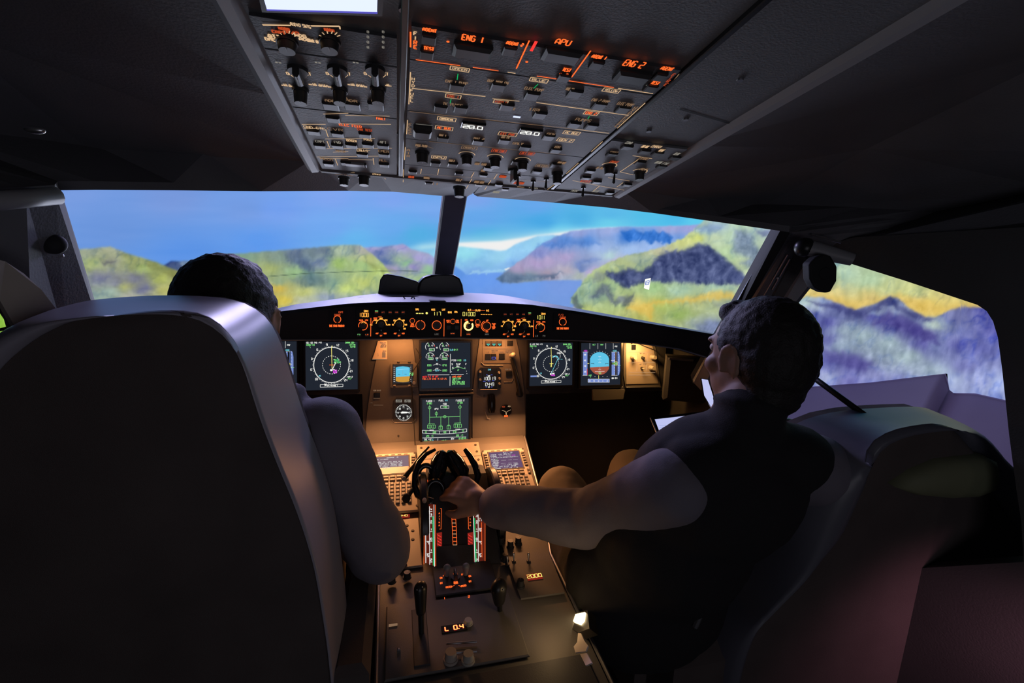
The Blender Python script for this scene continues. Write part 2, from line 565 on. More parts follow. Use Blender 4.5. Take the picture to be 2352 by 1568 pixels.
def paint(X, Y):
    nz = Noise(3); n2 = Noise(11)
    big = nz.fbm(X / 60, Y / 38); med = nz.fbm(X / 22 + 5, Y / 16, 4); fine = n2.fbm(X / 9, Y / 9, 3)
    streak = n2.fbm(X / 10 + big * 2, Y / 45 + med, 4)
    wx = X + 8 * med + 3 * fine; wy = Y + 6 * nz.fbm(X / 20 + 50, Y / 18 + 9) + 3 * streak
    C = shep(X, Y, [(160, 440, (122, 158, 226)), (400, 450, (122, 155, 222)), (250, 520, (110, 152, 222)), (430, 590, (95, 150, 232)),
                    (560, 480, (118, 158, 228)), (640, 480, (118, 162, 240)), (600, 560, (100, 158, 240)), (760, 450, (130, 168, 242)), (900, 455, (128, 168, 242)),
                    (760, 520, (115, 170, 242)), (900, 520, (108, 172, 240)), (820, 550, (108, 185, 242)), (960, 540, (92, 180, 232)), (1000, 480, (120, 170, 240)),
                    (1090, 455, (128, 168, 238)), (1100, 500, (108, 172, 238)), (1120, 545, (75, 175, 228)), (1230, 470, (108, 172, 240)),
                    (1250, 510, (78, 172, 232)), (1330, 500, (82, 178, 230)), (1400, 490, (95, 188, 235)), (1400, 515, (110, 208, 238)),
                    (1500, 490, (88, 196, 236)), (1550, 500, (80, 190, 236)), (1600, 508, (95, 205, 240)), (1290, 530, (110, 205, 240))])
    ridg = 1 - 2 * np.abs(n2.fbm((X + 9 * med + 0.4 * Y) / 26 + 3, (Y + 8 * med - 0.25 * X) / 40 + 7, 3))        # ravines
    land = np.zeros(X.shape)
    C = C + (nz.fbm(X / 200, Y / 25)[..., None]) * np.array([8, 5, 3])

    def over(m, c):
        nonlocal C
        C = C * (1 - m[..., None]) + c * m[..., None]

    def wash(c, k):
        g = c.mean(-1, keepdims=True)
        c = c * (1 - 0.14 * k) + (g + 12) * 0.14 * k + np.array([6, 10, 14]) * k
        v = np.clip((ridg - 0.45) / 0.55, 0, 1) ** 1.5 * k * np.clip(0.5 + 1.6 * big, 0, 1)
        return c + (v[..., None] * np.array([-34, -28, -8])) + (np.clip(0.4 * fine + med, 0, 1) * 16 * k)[..., None]

    # white band of cloud light on the horizon
    mid = np.interp(X, [900, 960, 1010, 1060, 1150, 1230, 1320, 1400], [575, 569, 565, 566, 566, 548, 534, 524])
    th = np.interp(X, [900, 960, 1010, 1060, 1150, 1200, 1260, 1330, 1400], [1, 4, 5, 9, 13, 9, 6, 4, 1])
    over(0.75 * np.clip((X - 920) / 50, 0, 1) * np.exp(-((Y - mid) / (th * 2.4)) ** 2), np.array([190., 232, 240]))
    over(sig((th - np.abs(Y - mid)) / 1.5) * np.clip((X - 1000) / 60, 0, 1), np.array([246., 244, 242]))

    def ridge(pts, cols, soft=1.2, jag=2.0, tex=12, tx=None, txc=(1, 1, 1)):
        xs = [p[0] for p in pts]; ys = [p[1] for p in pts]
        r = np.interp(X, xs, ys) + jag * fine
        m = sig((Y - r) / soft) * (X > xs[0] - 1) * (X < xs[-1] + 1)
        c = shep(wx, wy, cols)
        t = (tx if tx is not None else med)
        c = c + (t * tex)[..., None] * np.array(txc)
        c = wash(c, min(1, tex / 16))
        over(m, c)

    def patch(pts, col, soft=3, a=0.9, tex=14, lo=None, warp=1.0):
        m = polymask(X + warp * (7 * med + 4 * fine), Y + warp * (5 * streak + 4 * fine), pts, soft * 0.55) * a
        c = np.array(col, float) + (med * tex + streak * tex * 1.2 + fine * tex * 0.7)[..., None]
        over(m, c)

    # far hazy ranges, right of the post
    ridge([(900, 580), (990, 572), (1060, 566), (1100, 570), (1150, 576), (1162, 575), (1185, 560), (1210, 551), (1235, 541), (1270, 539), (1300, 545), (1420, 560)],
          [(1070, 580, (148, 222, 236)), (1150, 590, (150, 208, 236)), (1230, 560, (150, 208, 238)), (1100, 605, (132, 190, 232)), (1180, 610, (128, 178, 232)), (1090, 625, (120, 168, 230)), (1250, 600, (130, 180, 232))], jag=0.7, tex=7)
    # fjord
    ridge([(900, 616), (1020, 612), (1045, 611), (1062, 622), (1070, 630), (1100, 626), (1170, 624), (1210, 640), (1360, 640)],
          [(1050, 620, (95, 148, 226)), (1100, 640, (108, 158, 240)), (1200, 655, (112, 158, 236)), (1150, 690, (108, 150, 226)), (1250, 700, (118, 155, 222)), (1290, 660, (120, 155, 225))], jag=0.5, tex=2)
    patch([(1075, 629), (1085, 622), (1160, 620), (1168, 624), (1100, 629)], (170, 215, 240), 1.5, 0.6, 4)
    patch([(1158, 618), (1170, 614), (1172, 616), (1162, 621)], (245, 245, 240), 0.7, 1, 0, warp=0)
    # left: far violet plateau
    ridge([(836, 568), (880, 566), (925, 560), (932, 563), (945, 572), (985, 582), (1010, 600), (1030, 625), (1060, 660)],
          [(860, 572, (168, 160, 205)), (925, 566, (165, 155, 205)), (960, 590, (170, 160, 210)), (870, 580, (95, 110, 165)), (885, 600, (90, 110, 160)), (915, 595, (165, 190, 150)),
           (935, 605, (150, 195, 140)), (950, 610, (150, 135, 185)), (900, 615, (165, 155, 190)), (985, 620, (150, 195, 150)), (970, 640, (160, 190, 130)), (990, 600, (150, 150, 205)), (940, 660, (180, 185, 100))], jag=1, tex=9)
    # left: long green plateau with a dark crag at its left end
    ridge([(372, 612), (392, 600), (440, 599), (470, 594), (520, 584), (600, 578), (680, 572), (740, 567), (790, 562), (828, 563), (842, 574), (858, 586), (880, 606), (893, 624), (930, 650), (1010, 668), (1050, 690), (1100, 760)],
          [(385, 607, (45, 60, 110)), (410, 608, (60, 75, 115)), (430, 605, (120, 140, 160)), (560, 590, (120, 150, 120)), (640, 590, (120, 140, 120)), (680, 580, (95, 110, 130)), (700, 600, (80, 100, 130)),
           (740, 578, (100, 115, 130)), (790, 575, (165, 180, 145)), (830, 575, (175, 170, 150)), (845, 595, (185, 190, 110)), (620, 615, (165, 175, 95)), (680, 625, (150, 185, 120)), (730, 605, (130, 145, 160)),
           (780, 605, (155, 185, 90)), (830, 610, (160, 190, 110)), (870, 620, (185, 205, 100)), (720, 640, (105, 140, 130)), (760, 650, (130, 160, 130)), (640, 645, (145, 165, 120)), (640, 660, (215, 180, 60)), (650, 690, (220, 190, 55)),
           (700, 672, (195, 195, 100)), (750, 685, (140, 150, 165)), (700, 695, (180, 180, 150)), (800, 660, (195, 210, 100)), (850, 690, (150, 160, 165)), (830, 650, (190, 200, 95)), (880, 660, (175, 190, 110)), (800, 695, (150, 155, 160)), (960, 660, (175, 175, 110))],
          jag=1.5, tex=16, tx=streak)
    patch([(655, 583), (690, 576), (700, 596), (715, 606), (745, 590), (748, 600), (730, 612), (722, 625), (690, 614), (672, 605), (660, 598)], (92, 108, 135), 4, 0.6)
    patch([(668, 640), (700, 630), (750, 632), (757, 645), (740, 656), (700, 657), (680, 652)], (110, 130, 135), 5, 0.55)
    patch([(835, 600), (850, 603), (905, 622), (880, 624), (862, 618)], (140, 150, 90), 3, 0.5)
    # left: front hill
    ridge([(120, 592), (185, 572), (215, 570), (253, 566), (268, 572), (300, 584), (360, 602), (412, 624), (460, 650), (520, 690), (560, 720)],
          [(200, 580, (160, 165, 130)), (255, 573, (165, 165, 125)), (300, 595, (150, 155, 85)), (350, 610, (125, 130, 60)), (400, 630, (130, 130, 60)), (210, 605, (165, 175, 100)), (260, 600, (150, 150, 120)),
           (330, 620, (165, 180, 90)), (370, 640, (175, 180, 80)), (230, 640, (120, 120, 140)), (260, 650, (130, 130, 140)), (290, 655, (190, 190, 90)), (310, 640, (120, 120, 130)), (330, 665, (110, 110, 140)),
           (250, 670, (150, 170, 150)), (230, 690, (150, 170, 150)), (300, 685, (165, 160, 140)), (380, 665, (185, 180, 90)), (400, 690, (150, 150, 60)), (360, 690, (170, 165, 110)), (0, 700, (150, 200, 60)), (30, 740, (165, 215, 70)), (60, 690, (150, 190, 70))],
          jag=1.0, tex=20, tx=nz.fbm(X / 30 + Y / 20, (Y - X * 0.45) / 12, 4))
    patch([(232, 598), (268, 600), (262, 607), (240, 606)], (85, 85, 100), 3, 0.6)
    patch([(205, 625), (330, 628), (350, 670), (340, 680), (290, 660), (250, 640), (215, 640)], (115, 115, 138), 6, 0.45)
    patch([(-900, 560), (-900, 900), (90, 900), (60, 680), (0, 640)], (158, 205, 65), 6, 0.9, 20)

    # right: pink headland range
    hl = [(1140, 641), (1147, 634), (1160, 624), (1185, 605), (1203, 593), (1230, 571), (1250, 558), (1272, 545), (1310, 531), (1360, 525), (1420, 521), (1500, 520), (1560, 518), (1640, 514), (1900, 505),
          (1900, 760), (1300, 720), (1330, 690), (1345, 660), (1335, 643), (1280, 643), (1230, 645), (1190, 650), (1155, 649)]
    m = polymask(X + 1.5 * fine, Y + 1.5 * fine, hl, 1.0)
    c = shep(wx, wy, [(1150, 641, (85, 115, 150)), (1180, 636, (110, 130, 150)), (1220, 638, (130, 150, 155)), (1190, 615, (175, 160, 195)), (1230, 605, (180, 162, 205)), (1260, 600, (182, 165, 205)), (1240, 580, (135, 145, 205)),
                      (1270, 560, (120, 150, 215)), (1300, 550, (100, 145, 215)), (1350, 555, (88, 140, 215)), (1330, 535, (150, 165, 220)), (1400, 530, (160, 175, 225)), (1440, 545, (70, 130, 215)), (1380, 570, (160, 185, 232)), (1400, 585, (185, 215, 220)),
                      (1300, 590, (178, 165, 208)), (1300, 620, (190, 180, 195)), (1260, 630, (175, 160, 180)), (1350, 600, (140, 160, 205)), (1340, 615, (125, 145, 195)), (1360, 625, (190, 175, 215)), (1330, 632, (180, 190, 185)), (1450, 575, (165, 195, 240)), (1500, 570, (160, 190, 240)),
                      (1480, 535, (120, 160, 225)), (1540, 525, (165, 170, 220)), (1590, 525, (160, 165, 220)), (1560, 545, (120, 160, 225)), (1520, 585, (185, 195, 220)), (1420, 600, (195, 185, 220)), (1300, 640, (170, 180, 200)), (1350, 650, (200, 210, 180))])
    over(m, c + (12 * streak)[..., None])
    patch([(1425, 530), (1458, 527), (1472, 534), (1500, 530), (1535, 535), (1545, 548), (1530, 562), (1505, 552), (1492, 562), (1478, 552), (1445, 554), (1434, 545)], (45, 112, 205), 2.5, 0.85, 20)
    patch([(1235, 565), (1290, 550), (1330, 553), (1378, 558), (1385, 562), (1320, 562), (1270, 568)], (80, 128, 205), 4, 0.7)
    patch([(1325, 600), (1345, 594), (1380, 595), (1370, 601), (1340, 604), (1335, 614), (1352, 622), (1330, 620)], (115, 140, 200), 3, 0.7)
    patch([(1143, 640), (1165, 626), (1190, 632), (1220, 630), (1255, 628), (1290, 625), (1270, 636), (1225, 642), (1180, 648), (1155, 647)], (95, 118, 150), 3, 0.75, 26)
    # right: large yellow-green mountain, runs on into the side window
    mt = [(1312, 684), (1320, 672), (1332, 655), (1345, 638), (1362, 622), (1385, 608), (1420, 594), (1450, 584), (1490, 576), (1520, 568), (1545, 556), (1570, 545), (1592, 530), (1612, 512), (1650, 480), (1700, 420), (3200, 300),
          (3200, 1200), (1500, 1200), (1420, 740), (1360, 730), (1338, 722), (1328, 712), (1322, 700), (1310, 695)]
    m = polymask(X + 3 * fine, Y + 3 * fine, mt, 1.0)
    c = shep(wx, wy, [(1330, 690, (150, 175, 130)), (1345, 660, (150, 175, 130)), (1380, 625, (180, 195, 120)), (1430, 605, (175, 185, 120)), (1470, 595, (150, 165, 130)), (1520, 575, (190, 185, 140)), (1570, 555, (215, 215, 120)), (1600, 545, (215, 220, 110)),
                      (1620, 530, (150, 180, 180)), (1650, 520, (165, 190, 200)), (1640, 545, (190, 205, 160)), (1680, 540, (180, 205, 165)), (1700, 515, (185, 210, 170)), (1760, 520, (170, 195, 190)), (1790, 530, (190, 200, 190)), (1670, 580, (175, 200, 140)), (1700, 615, (190, 205, 140)), (1720, 640, (185, 200, 150)),
                      (1450, 650, (170, 190, 120)), (1500, 660, (150, 185, 110)), (1560, 668, (160, 190, 150)), (1650, 665, (165, 195, 160)), (1400, 650, (165, 190, 120)), (1370, 680, (140, 165, 130)), (1420, 700, (170, 190, 110)), (1350, 710, (180, 190, 100)), (1460, 700, (225, 200, 90)), (1480, 730, (190, 185, 80)),
                      (1520, 700, (170, 185, 80)), (1560, 720, (150, 175, 80)), (1600, 700, (180, 185, 110)), (1650, 705, (170, 180, 120)), (1600, 745, (150, 160, 140)), (1640, 750, (130, 140, 170)), (1540, 750, (165, 175, 100)), (1690, 710, (150, 165, 140)),
                      (1900, 600, (140, 175, 165)), (1950, 630, (165, 190, 150)), (2000, 640, (170, 195, 145)), (2050, 660, (200, 205, 130)), (2100, 670, (205, 205, 120)), (2200, 690, (225, 200, 100)), (1860, 670, (230, 200, 100)), (1900, 680, (230, 200, 110)), (2000, 690, (225, 190, 95)),
                      (2120, 700, (235, 200, 90)), (2250, 705, (225, 195, 100)), (1850, 640, (190, 200, 130)), (2400, 720, (200, 190, 120))])
    over(m, wash(c + (16 * streak + 8 * med)[..., None], 1.0))
    patch([(1388, 624), (1412, 626), (1441, 616), (1470, 622), (1493, 610), (1518, 583), (1543, 576), (1576, 572), (1602, 560), (1629, 562), (1652, 583), (1681, 606), (1706, 625), (1725, 648), (1710, 656), (1671, 652), (1648, 654), (1614, 652), (1579, 652),
           (1547, 648), (1518, 648), (1491, 648), (1470, 650), (1447, 661), (1415, 649), (1392, 634)], (62, 72, 122), 3.5, 0.93, 30)
    patch([(1689, 530), (1706, 526), (1729, 541), (1731, 560), (1755, 580), (1790, 575), (1790, 640), (1742, 622), (1725, 618), (1700, 606), (1719, 595), (1683, 580), (1687, 557)], (105, 122, 160), 6, 0.75, 30)
    patch([(1735, 530), (1790, 525), (1790, 540), (1750, 542)], (95, 105, 155), 4, 0.7)
    patch([(1600, 525), (1625, 515), (1655, 520), (1640, 535), (1618, 530)], (120, 145, 190), 4, 0.6)
    patch([(1357, 682), (1382, 650), (1400, 655), (1402, 671), (1412, 688), (1433, 680), (1455, 674), (1453, 694), (1430, 700), (1405, 698), (1390, 672), (1368, 684)], (88, 98, 122), 4, 0.75, 24)
    patch([(1362, 640), (1372, 625), (1392, 628), (1384, 640), (1366, 650)], (110, 120, 135), 4, 0.6)
    patch([(1312, 684), (1322, 676), (1328, 690), (1340, 704), (1330, 715), (1318, 700)], (80, 95, 105), 2.5, 0.7)
    patch([(1440, 703), (1500, 692), (1560, 686), (1620, 676), (1650, 668), (1680, 670), (1695, 684), (1640, 690), (1560, 695), (1500, 700), (1495, 735), (1470, 720)], (228, 192, 92), 5, 0.85, 10)
    patch([(1600, 745), (1625, 735), (1660, 740), (1690, 780), (1600, 775)], (112, 125, 165), 6, 0.7, 26)
    patch([(1640, 697), (1680, 692), (1690, 712), (1670, 716), (1650, 704)], (130, 140, 150), 5, 0.6)
    patch([(1780, 690), (1880, 672), (2000, 700), (2060, 672), (2150, 700), (2300, 690), (2300, 730), (1780, 720)], (228, 192, 98), 8, 0.8, 12)
    # right: violet rock wall in the side window
    r9 = [(1560, 830), (1700, 735), (1790, 700), (1832, 688), (1852, 680), (1892, 683), (1925, 696), (1962, 712), (1975, 707), (2010, 697), (2045, 680), (2062, 684), (2092, 710), (2122, 727), (2150, 728), (2180, 712), (2210, 704), (2262, 706), (2330, 712), (2700, 740), (3200, 760)]
    ridge(r9, [(1850, 690, (175, 195, 185)), (1880, 700, (160, 170, 190)), (1920, 705, (100, 105, 165)), (1960, 722, (62, 66, 118)), (1870, 725, (78, 82, 150)), (1900, 740, (75, 72, 150)), (2010, 712, (130, 140, 170)), (2045, 690, (70, 75, 120)), (2060, 705, (140, 150, 175)),
               (2000, 730, (85, 80, 150)), (2050, 745, (72, 66, 135)), (2100, 760, (72, 66, 138)), (1940, 760, (140, 155, 175)), (1930, 790, (135, 150, 175)), (1980, 770, (150, 170, 175)), (2040, 790, (150, 170, 175)), (2080, 820, (165, 185, 185)), (1900, 780, (85, 85, 150)), (1900, 830, (90, 90, 160)), (1960, 840, (78, 72, 145)),
               (2150, 850, (160, 175, 195)), (2120, 790, (80, 75, 150)), (2100, 730, (95, 100, 150)), (2140, 745, (170, 185, 170)), (2200, 730, (110, 110, 165)), (2260, 720, (88, 84, 160)), (2290, 760, (95, 92, 175)), (2250, 800, (95, 95, 170)), (2200, 790, (85, 82, 155)), (2150, 790, (110, 120, 170)),
               (1900, 870, (150, 155, 195)), (1950, 875, (110, 105, 175)), (2000, 865, (130, 130, 185)), (2050, 860, (125, 125, 185)), (2250, 870, (150, 155, 205)), (2300, 880, (160, 170, 215)), (2180, 870, (165, 175, 210)), (2220, 840, (115, 115, 180))],
          soft=1.5, jag=2.5, tex=34, tx=n2.fbm(X / 13 + Y / 60, Y / 34, 4))
    patch([(1940, 745), (1990, 740), (2030, 765), (2080, 790), (2130, 830), (2170, 862), (2040, 862), (1990, 825), (1930, 800)], (150, 168, 178), 9, 0.5, 30)
    patch([(1850, 690), (1925, 698), (1975, 716), (2045, 684), (2090, 716), (2150, 735), (2140, 742), (2080, 724), (2045, 700), (1975, 730), (1920, 712)], (60, 62, 118), 3, 0.6)
    patch([(2040, 715), (2090, 735), (2150, 770), (2160, 790), (2110, 780), (2050, 745), (2000, 745)], (70, 62, 135), 6, 0.75)
    patch([(1890, 800), (1960, 815), (2000, 835), (1985, 850), (1900, 830)], (82, 75, 145), 6, 0.6)
    # a thin distant power line across the left picture
    yl = np.interp(X, [612, 700, 800, 900, 980], [635, 628, 624, 622, 622])
    over(0.6 * np.exp(-((Y - yl) / 0.9) ** 2) * (X > 612) * (X < 960), np.array([60., 80, 70]))
    return np.clip(C, 0, 255)


SCR_C = Vector((0.0, -0.5, 0.0)); SCR_R = 3.1


def screen_pt(az, z, r=SCR_R):
    return Vector((SCR_C.x + r * math.sin(az), SCR_C.y + r * math.cos(az), z))


def to_px(P):
    d = (P - np.array(CAM)) @ MC
    return CX + F_PX * d[..., 0] / d[..., 2], CY - F_PX * d[..., 1] / d[..., 2], d[..., 2]


def build_screen():
    NA, NZ = 1150, 300
    az = np.radians(np.linspace(-52, 84, NA))
    # lower edge of the lit picture: sags under the glareshield, stepped at the right
    ptr = [(1700, 900), (1890, 886), (2000, 878), (2176, 857), (2162, 868), (2182, 902), (2240, 903), (2320, 921), (2360, 932)]
    eaz = []; ez = []
    for px, py in ptr:
        r = ray(px, py); # cylinder hit
        ox, oy = CAM.x - SCR_C.x, CAM.y - SCR_C.y
        a = r.x ** 2 + r.y ** 2; b = 2 * (ox * r.x + oy * r.y); c = ox * ox + oy * oy - SCR_R ** 2
        t = (-b + math.sqrt(b * b - 4 * a * c)) / (2 * a); p = CAM + r * t
        eaz.append(math.atan2(p.x - SCR_C.x, p.y - SCR_C.y)); ez.append(p.z)
    eaz[4] = eaz[3] + 0.002
    zb = np.interp(az, [-1.0, 0.3, eaz[0]] + eaz[1:] + [1.5], [0.1, 0.1, ez[0]] + ez[1:] + [ez[-1] - 0.1])
    zt = 2.55
    k = np.linspace(0, 1, NZ)
    Z = zb[None, :] + (zt - zb[None, :]) * k[:, None]
    A = np.repeat(az[None, :], NZ, 0)
    P = np.stack([SCR_C.x + SCR_R * np.sin(A), SCR_C.y + SCR_R * np.cos(A), Z], -1)
    X, Y, D = to_px(P)
    ok = D > 0.2
    X = np.where(ok, X, 3000); Y = np.where(ok, Y, 700)
    C = paint(np.clip(X, -1500, 3200), np.clip(Y, -200, 1500))
    c = C / 255.0
    c = np.where(c <= 0.04045, c / 12.92, ((c + 0.055) / 1.055) ** 2.4)
    me = bpy.data.meshes.new('projection_screen')
    idx = np.arange(NA * NZ).reshape(NZ, NA)
    q = np.stack([idx[:-1, :-1], idx[1:, :-1], idx[1:, 1:], idx[:-1, 1:]], -1).reshape(-1, 4)
    me.vertices.add(NA * NZ); me.vertices.foreach_set('co', P.reshape(-1).astype(np.float32))
    me.loops.add(q.size); me.loops.foreach_set('vertex_index', q.reshape(-1).astype(np.int32))
    me.polygons.add(len(q)); me.polygons.foreach_set('loop_start', (np.arange(len(q)) * 4).astype(np.int32))
    me.update(calc_edges=True)
    at = me.color_attributes.new('picture', 'FLOAT_COLOR', 'POINT')
    at.data.foreach_set('color', np.concatenate([c.reshape(-1, 3), np.ones((NA * NZ, 1))], 1).reshape(-1).astype(np.float32))
    m = bpy.data.materials.new('projected_picture'); m.use_nodes = True
    nt = m.node_tree; nt.nodes.clear()
    a = nt.nodes.new('ShaderNodeVertexColor'); a.layer_name = 'picture'
    e = nt.nodes.new('ShaderNodeEmission'); o = nt.nodes.new('ShaderNodeOutputMaterial')
    nt.links.new(a.outputs[0], e.inputs[0]); nt.links.new(e.outputs[0], o.inputs[0])
    e.inputs[1].default_value = 1.0
    m.cycles.emission_sampling = 'FRONT_BACK'
    me.materials.append(m)
    o = bpy.data.objects.new('projection_screen', me); COL.objects.link(o)
    tag(o, 'large curved projection screen showing a fjord, green hills and blue sky outside the windows', 'screen')
    # unlit cloth skirt under the picture
    mb = MB(); vs = []; fs = []
    zz = np.interp(az[::5], az, zb)
    for aa, z in zip(az[::5], zz):
        vs += [screen_pt(aa, z + 0.004, SCR_R + 0.012), screen_pt(aa, z - 0.02, SCR_R - 0.01), screen_pt(aa, z - 0.55, SCR_R - 0.55), screen_pt(aa, z - 1.2, SCR_R - 0.9)]
    for i in range(len(zz) - 1):
        for j in range(3): fs.append((4 * i + j, 4 * i + 4 + j, 4 * i + 5 + j, 4 * i + 1 + j))
    mb.add(vs, fs, 'lavender')
    o = mb.build('screen_skirt', None, smooth=True)
    tag(o, 'dull lavender cloth skirt below the curved projection screen', 'skirt')


build_screen()

# ================================================================ cockpit shell and windows
PTL = near(1018, 450, (-0.033, -0.18, 1.471)); PBL = near(994, 640, (-0.03, 0.13, 1.23))
PTR = near(1073, 452, (0.033, -0.18, 1.471)); PBR = near(1040, 640, (0.03, 0.13, 1.23))
CL = near(135, 437, (-0.606, -0.724, 1.361)); CR = near(1812, 533, (0.606, -0.724, 1.361))
WL = frame3(PBL, CL, PTL); WR = frame3(PBR, CR, PTR)
if WL.n.y > 0: WL = Frame(WL.o, -WL.u, WL.v)
if WR.n.y > 0: WR = Frame(WR.o, -WR.u, WR.v)
# side window planes
SR = frame3((0.72, -0.74, 1.3), (0.80, -0.967, 1.3), (0.745, -0.73, 1.1))
if SR.n.x > 0: SR = Frame(SR.o, -SR.u, SR.v)
SL = frame3((-0.72, -0.74, 1.3), (-0.80, -0.967, 1.3), (-0.745, -0.73, 1.1))
if SL.n.x < 0: SL = Frame(SL.o, -SL.u, SL.v)


def holed(mb, fr, outer, hole, t, m):
    """plate with an opening, t thick, both given in frame coordinates"""
    tri = tessellate_polygon([[Vector((a, b, 0)) for a, b in outer], [Vector((a, b, 0)) for a, b in hole]])
    pts = outer + hole; n = len(pts)
    vs = [fr.P(a, b, 0) for a, b in pts] + [fr.P(a, b, -t) for a, b in pts]
    fs = []
    for tr in tri:
        a, b, c = [Vector((*pts[q], 0)) for q in tr]
        tr = tuple(tr) if (b - a).cross(c - a).z > 0 else tuple(tr)[::-1]
        fs.append(tr); fs.append(tuple(q + n for q in tr[::-1]))
    for base, k in ((0, len(outer)), (len(outer), len(hole))):
        for i in range(k):
            j = (i + 1) % k; fs.append((base + i, base + j, n + base + j, n + base + i))
    mb.add(vs, fs, m)


# overhead plane
OH = Frame((0, -0.80, 1.474), (1, 0, 0), (0, -1, 0.125))     # v runs aft and slightly up, n faces down
if OH.n.z > 0: OH = Frame(OH.o, (-1, 0, 0), (0, -1, 0.125))
OHF = -0.232                                                   # front end of the console in v (about y = -0.57)


def ohp(x, y, h=0.0):
    """point under the console plane by world x, y"""
    b = (y - OH.o.y) / OH.v.y
    return OH.P(x * (1 if OH.u.x > 0 else -1), b, h)


GS_TOP = [(-0.80, -0.62, 1.13)]

# --- windshield surrounds: the lintels over each pane, built as plates from window edge to ceiling
top_l = [(135, 437), (220, 436), (400, 437), (600, 439), (800, 438), (900, 440), (960, 445), (1018, 450)]
top_r = [(1073, 452), (1080, 447), (1084, 446), (1086, 441), (1088, 446), (1096, 451), (1160, 456), (1270, 465), (1400, 477), (1500, 489), (1650, 510), (1812, 533)]
TL = [WL.W(*p) for p in top_l]; TR = [WR.W(*p) for p in top_r]

mb = MB()


def strip(mb, A, B, m, t=Vector((0, 0, 0.012))):
    n = len(A); vs = list(A) + list(B) + [p + t for p in A] + [p + t for p in B]
    fs = []
    for i in range(n - 1):
        fs += [(i, i + 1, n + i + 1, n + i), (2 * n + i, 3 * n + i, 3 * n + i + 1, 2 * n + i + 1), (i, 2 * n + i, 2 * n + i + 1, i + 1), (n + i, n + i + 1, 3 * n + i + 1, 3 * n + i)]
    mb.add(vs, fs, m)


def lerp(a, b, t): return a + (b - a) * t


# front part: from the tops of the panes back to the front of the overhead console and on outwards
zc = lambda y: 1.474 + (-(y + 0.80)) * 0.125
CX0 = 0.315
I0 = V(CX0, -0.555, zc(-0.555) + 0.012); M0 = V(0.62, -0.62, 1.43); O0 = V(0.90, -0.90, 1.40)
mx = lambda p: V(-p.x, p.y, p.z)
B_l = [mx(O0), mx(lerp(O0, M0, 0.5)), mx(M0), mx(lerp(M0, I0, 0.5)), mx(I0), V(-0.2, -0.545, zc(-0.55) + 0.012), V(-0.1, -0.545, zc(-0.55) + 0.012), V(0.02, -0.545, zc(-0.55) + 0.012)]
strip(mb, TL, B_l, 'shell')
B_r = [V(0.02, -0.545, zc(-0.55) + 0.012)] * 5 + [V(0.1, -0.545, zc(-0.55) + 0.012), V(0.15, -0.545, zc(-0.55) + 0.012), V(0.22, -0.545, zc(-0.55) + 0.012), I0, lerp(I0, M0, 0.6), M0, lerp(O0, M0, 0.5)]
strip(mb, TR, B_r, 'shell')
strip(mb, [TL[-1], TR[0]], [B_l[-1], B_r[0]], 'shell')
# side and rear part of the ceiling
for s in (-1, 1):
    inner = [V(s * CX0, y, zc(y) + 0.012) for y in (-0.555, -0.8, -1.1, -1.5, -2.0, -2.6)]
    mid = [V(s * 0.62, y, z) for y, z in ((-0.62, 1.43), (-0.85, 1.50), (-1.1, 1.56), (-1.5, 1.62), (-2.0, 1.66), (-2.6, 1.68))]
    outer = [V(s * 0.90, y, z) for y, z in ((-0.90, 1.40), (-0.98, 1.43), (-1.15, 1.45), (-1.5, 1.47), (-2.0, 1.48), (-2.6, 1.48))]
    strip(mb, inner, mid, 'shell'); strip(mb, mid, outer, 'shell')
strip(mb, [V(-CX0, y, zc(y) + 0.012) for y in (-1.42, -2.0, -2.6)], [V(CX0, y, zc(y) + 0.012) for y in (-1.42, -2.0, -2.6)], 'shell')
o = mb.build('ceiling'); tag(o, 'dark grey padded cockpit ceiling lining above the windows and console', None, kind='structure')
o['category'] = 'ceiling'

# --- side walls with the side windows
hole_r = [SR.at(*p) for p in [(1908, 591), (2080, 645), (2245, 700), (2266, 714), (2281, 738), (2292, 775), (2302, 850), (2318, 1000), (2334, 1120), (2346, 1200), (2351, 1290), (1690, 1330), (1690, 872), (1835, 682)]]
mb = MB()
rim = [(SR.at(*p)) for p in [(1870, 560), (2100, 600), (2352, 640), (2352, 640)]]
a_min = min(p[0] for p in hole_r) - 0.02; a_max = max(p[0] for p in hole_r) + 0.02
b_min = min(p[1] for p in hole_r) - 0.02; b_max = max(p[1] for p in hole_r) + 0.02


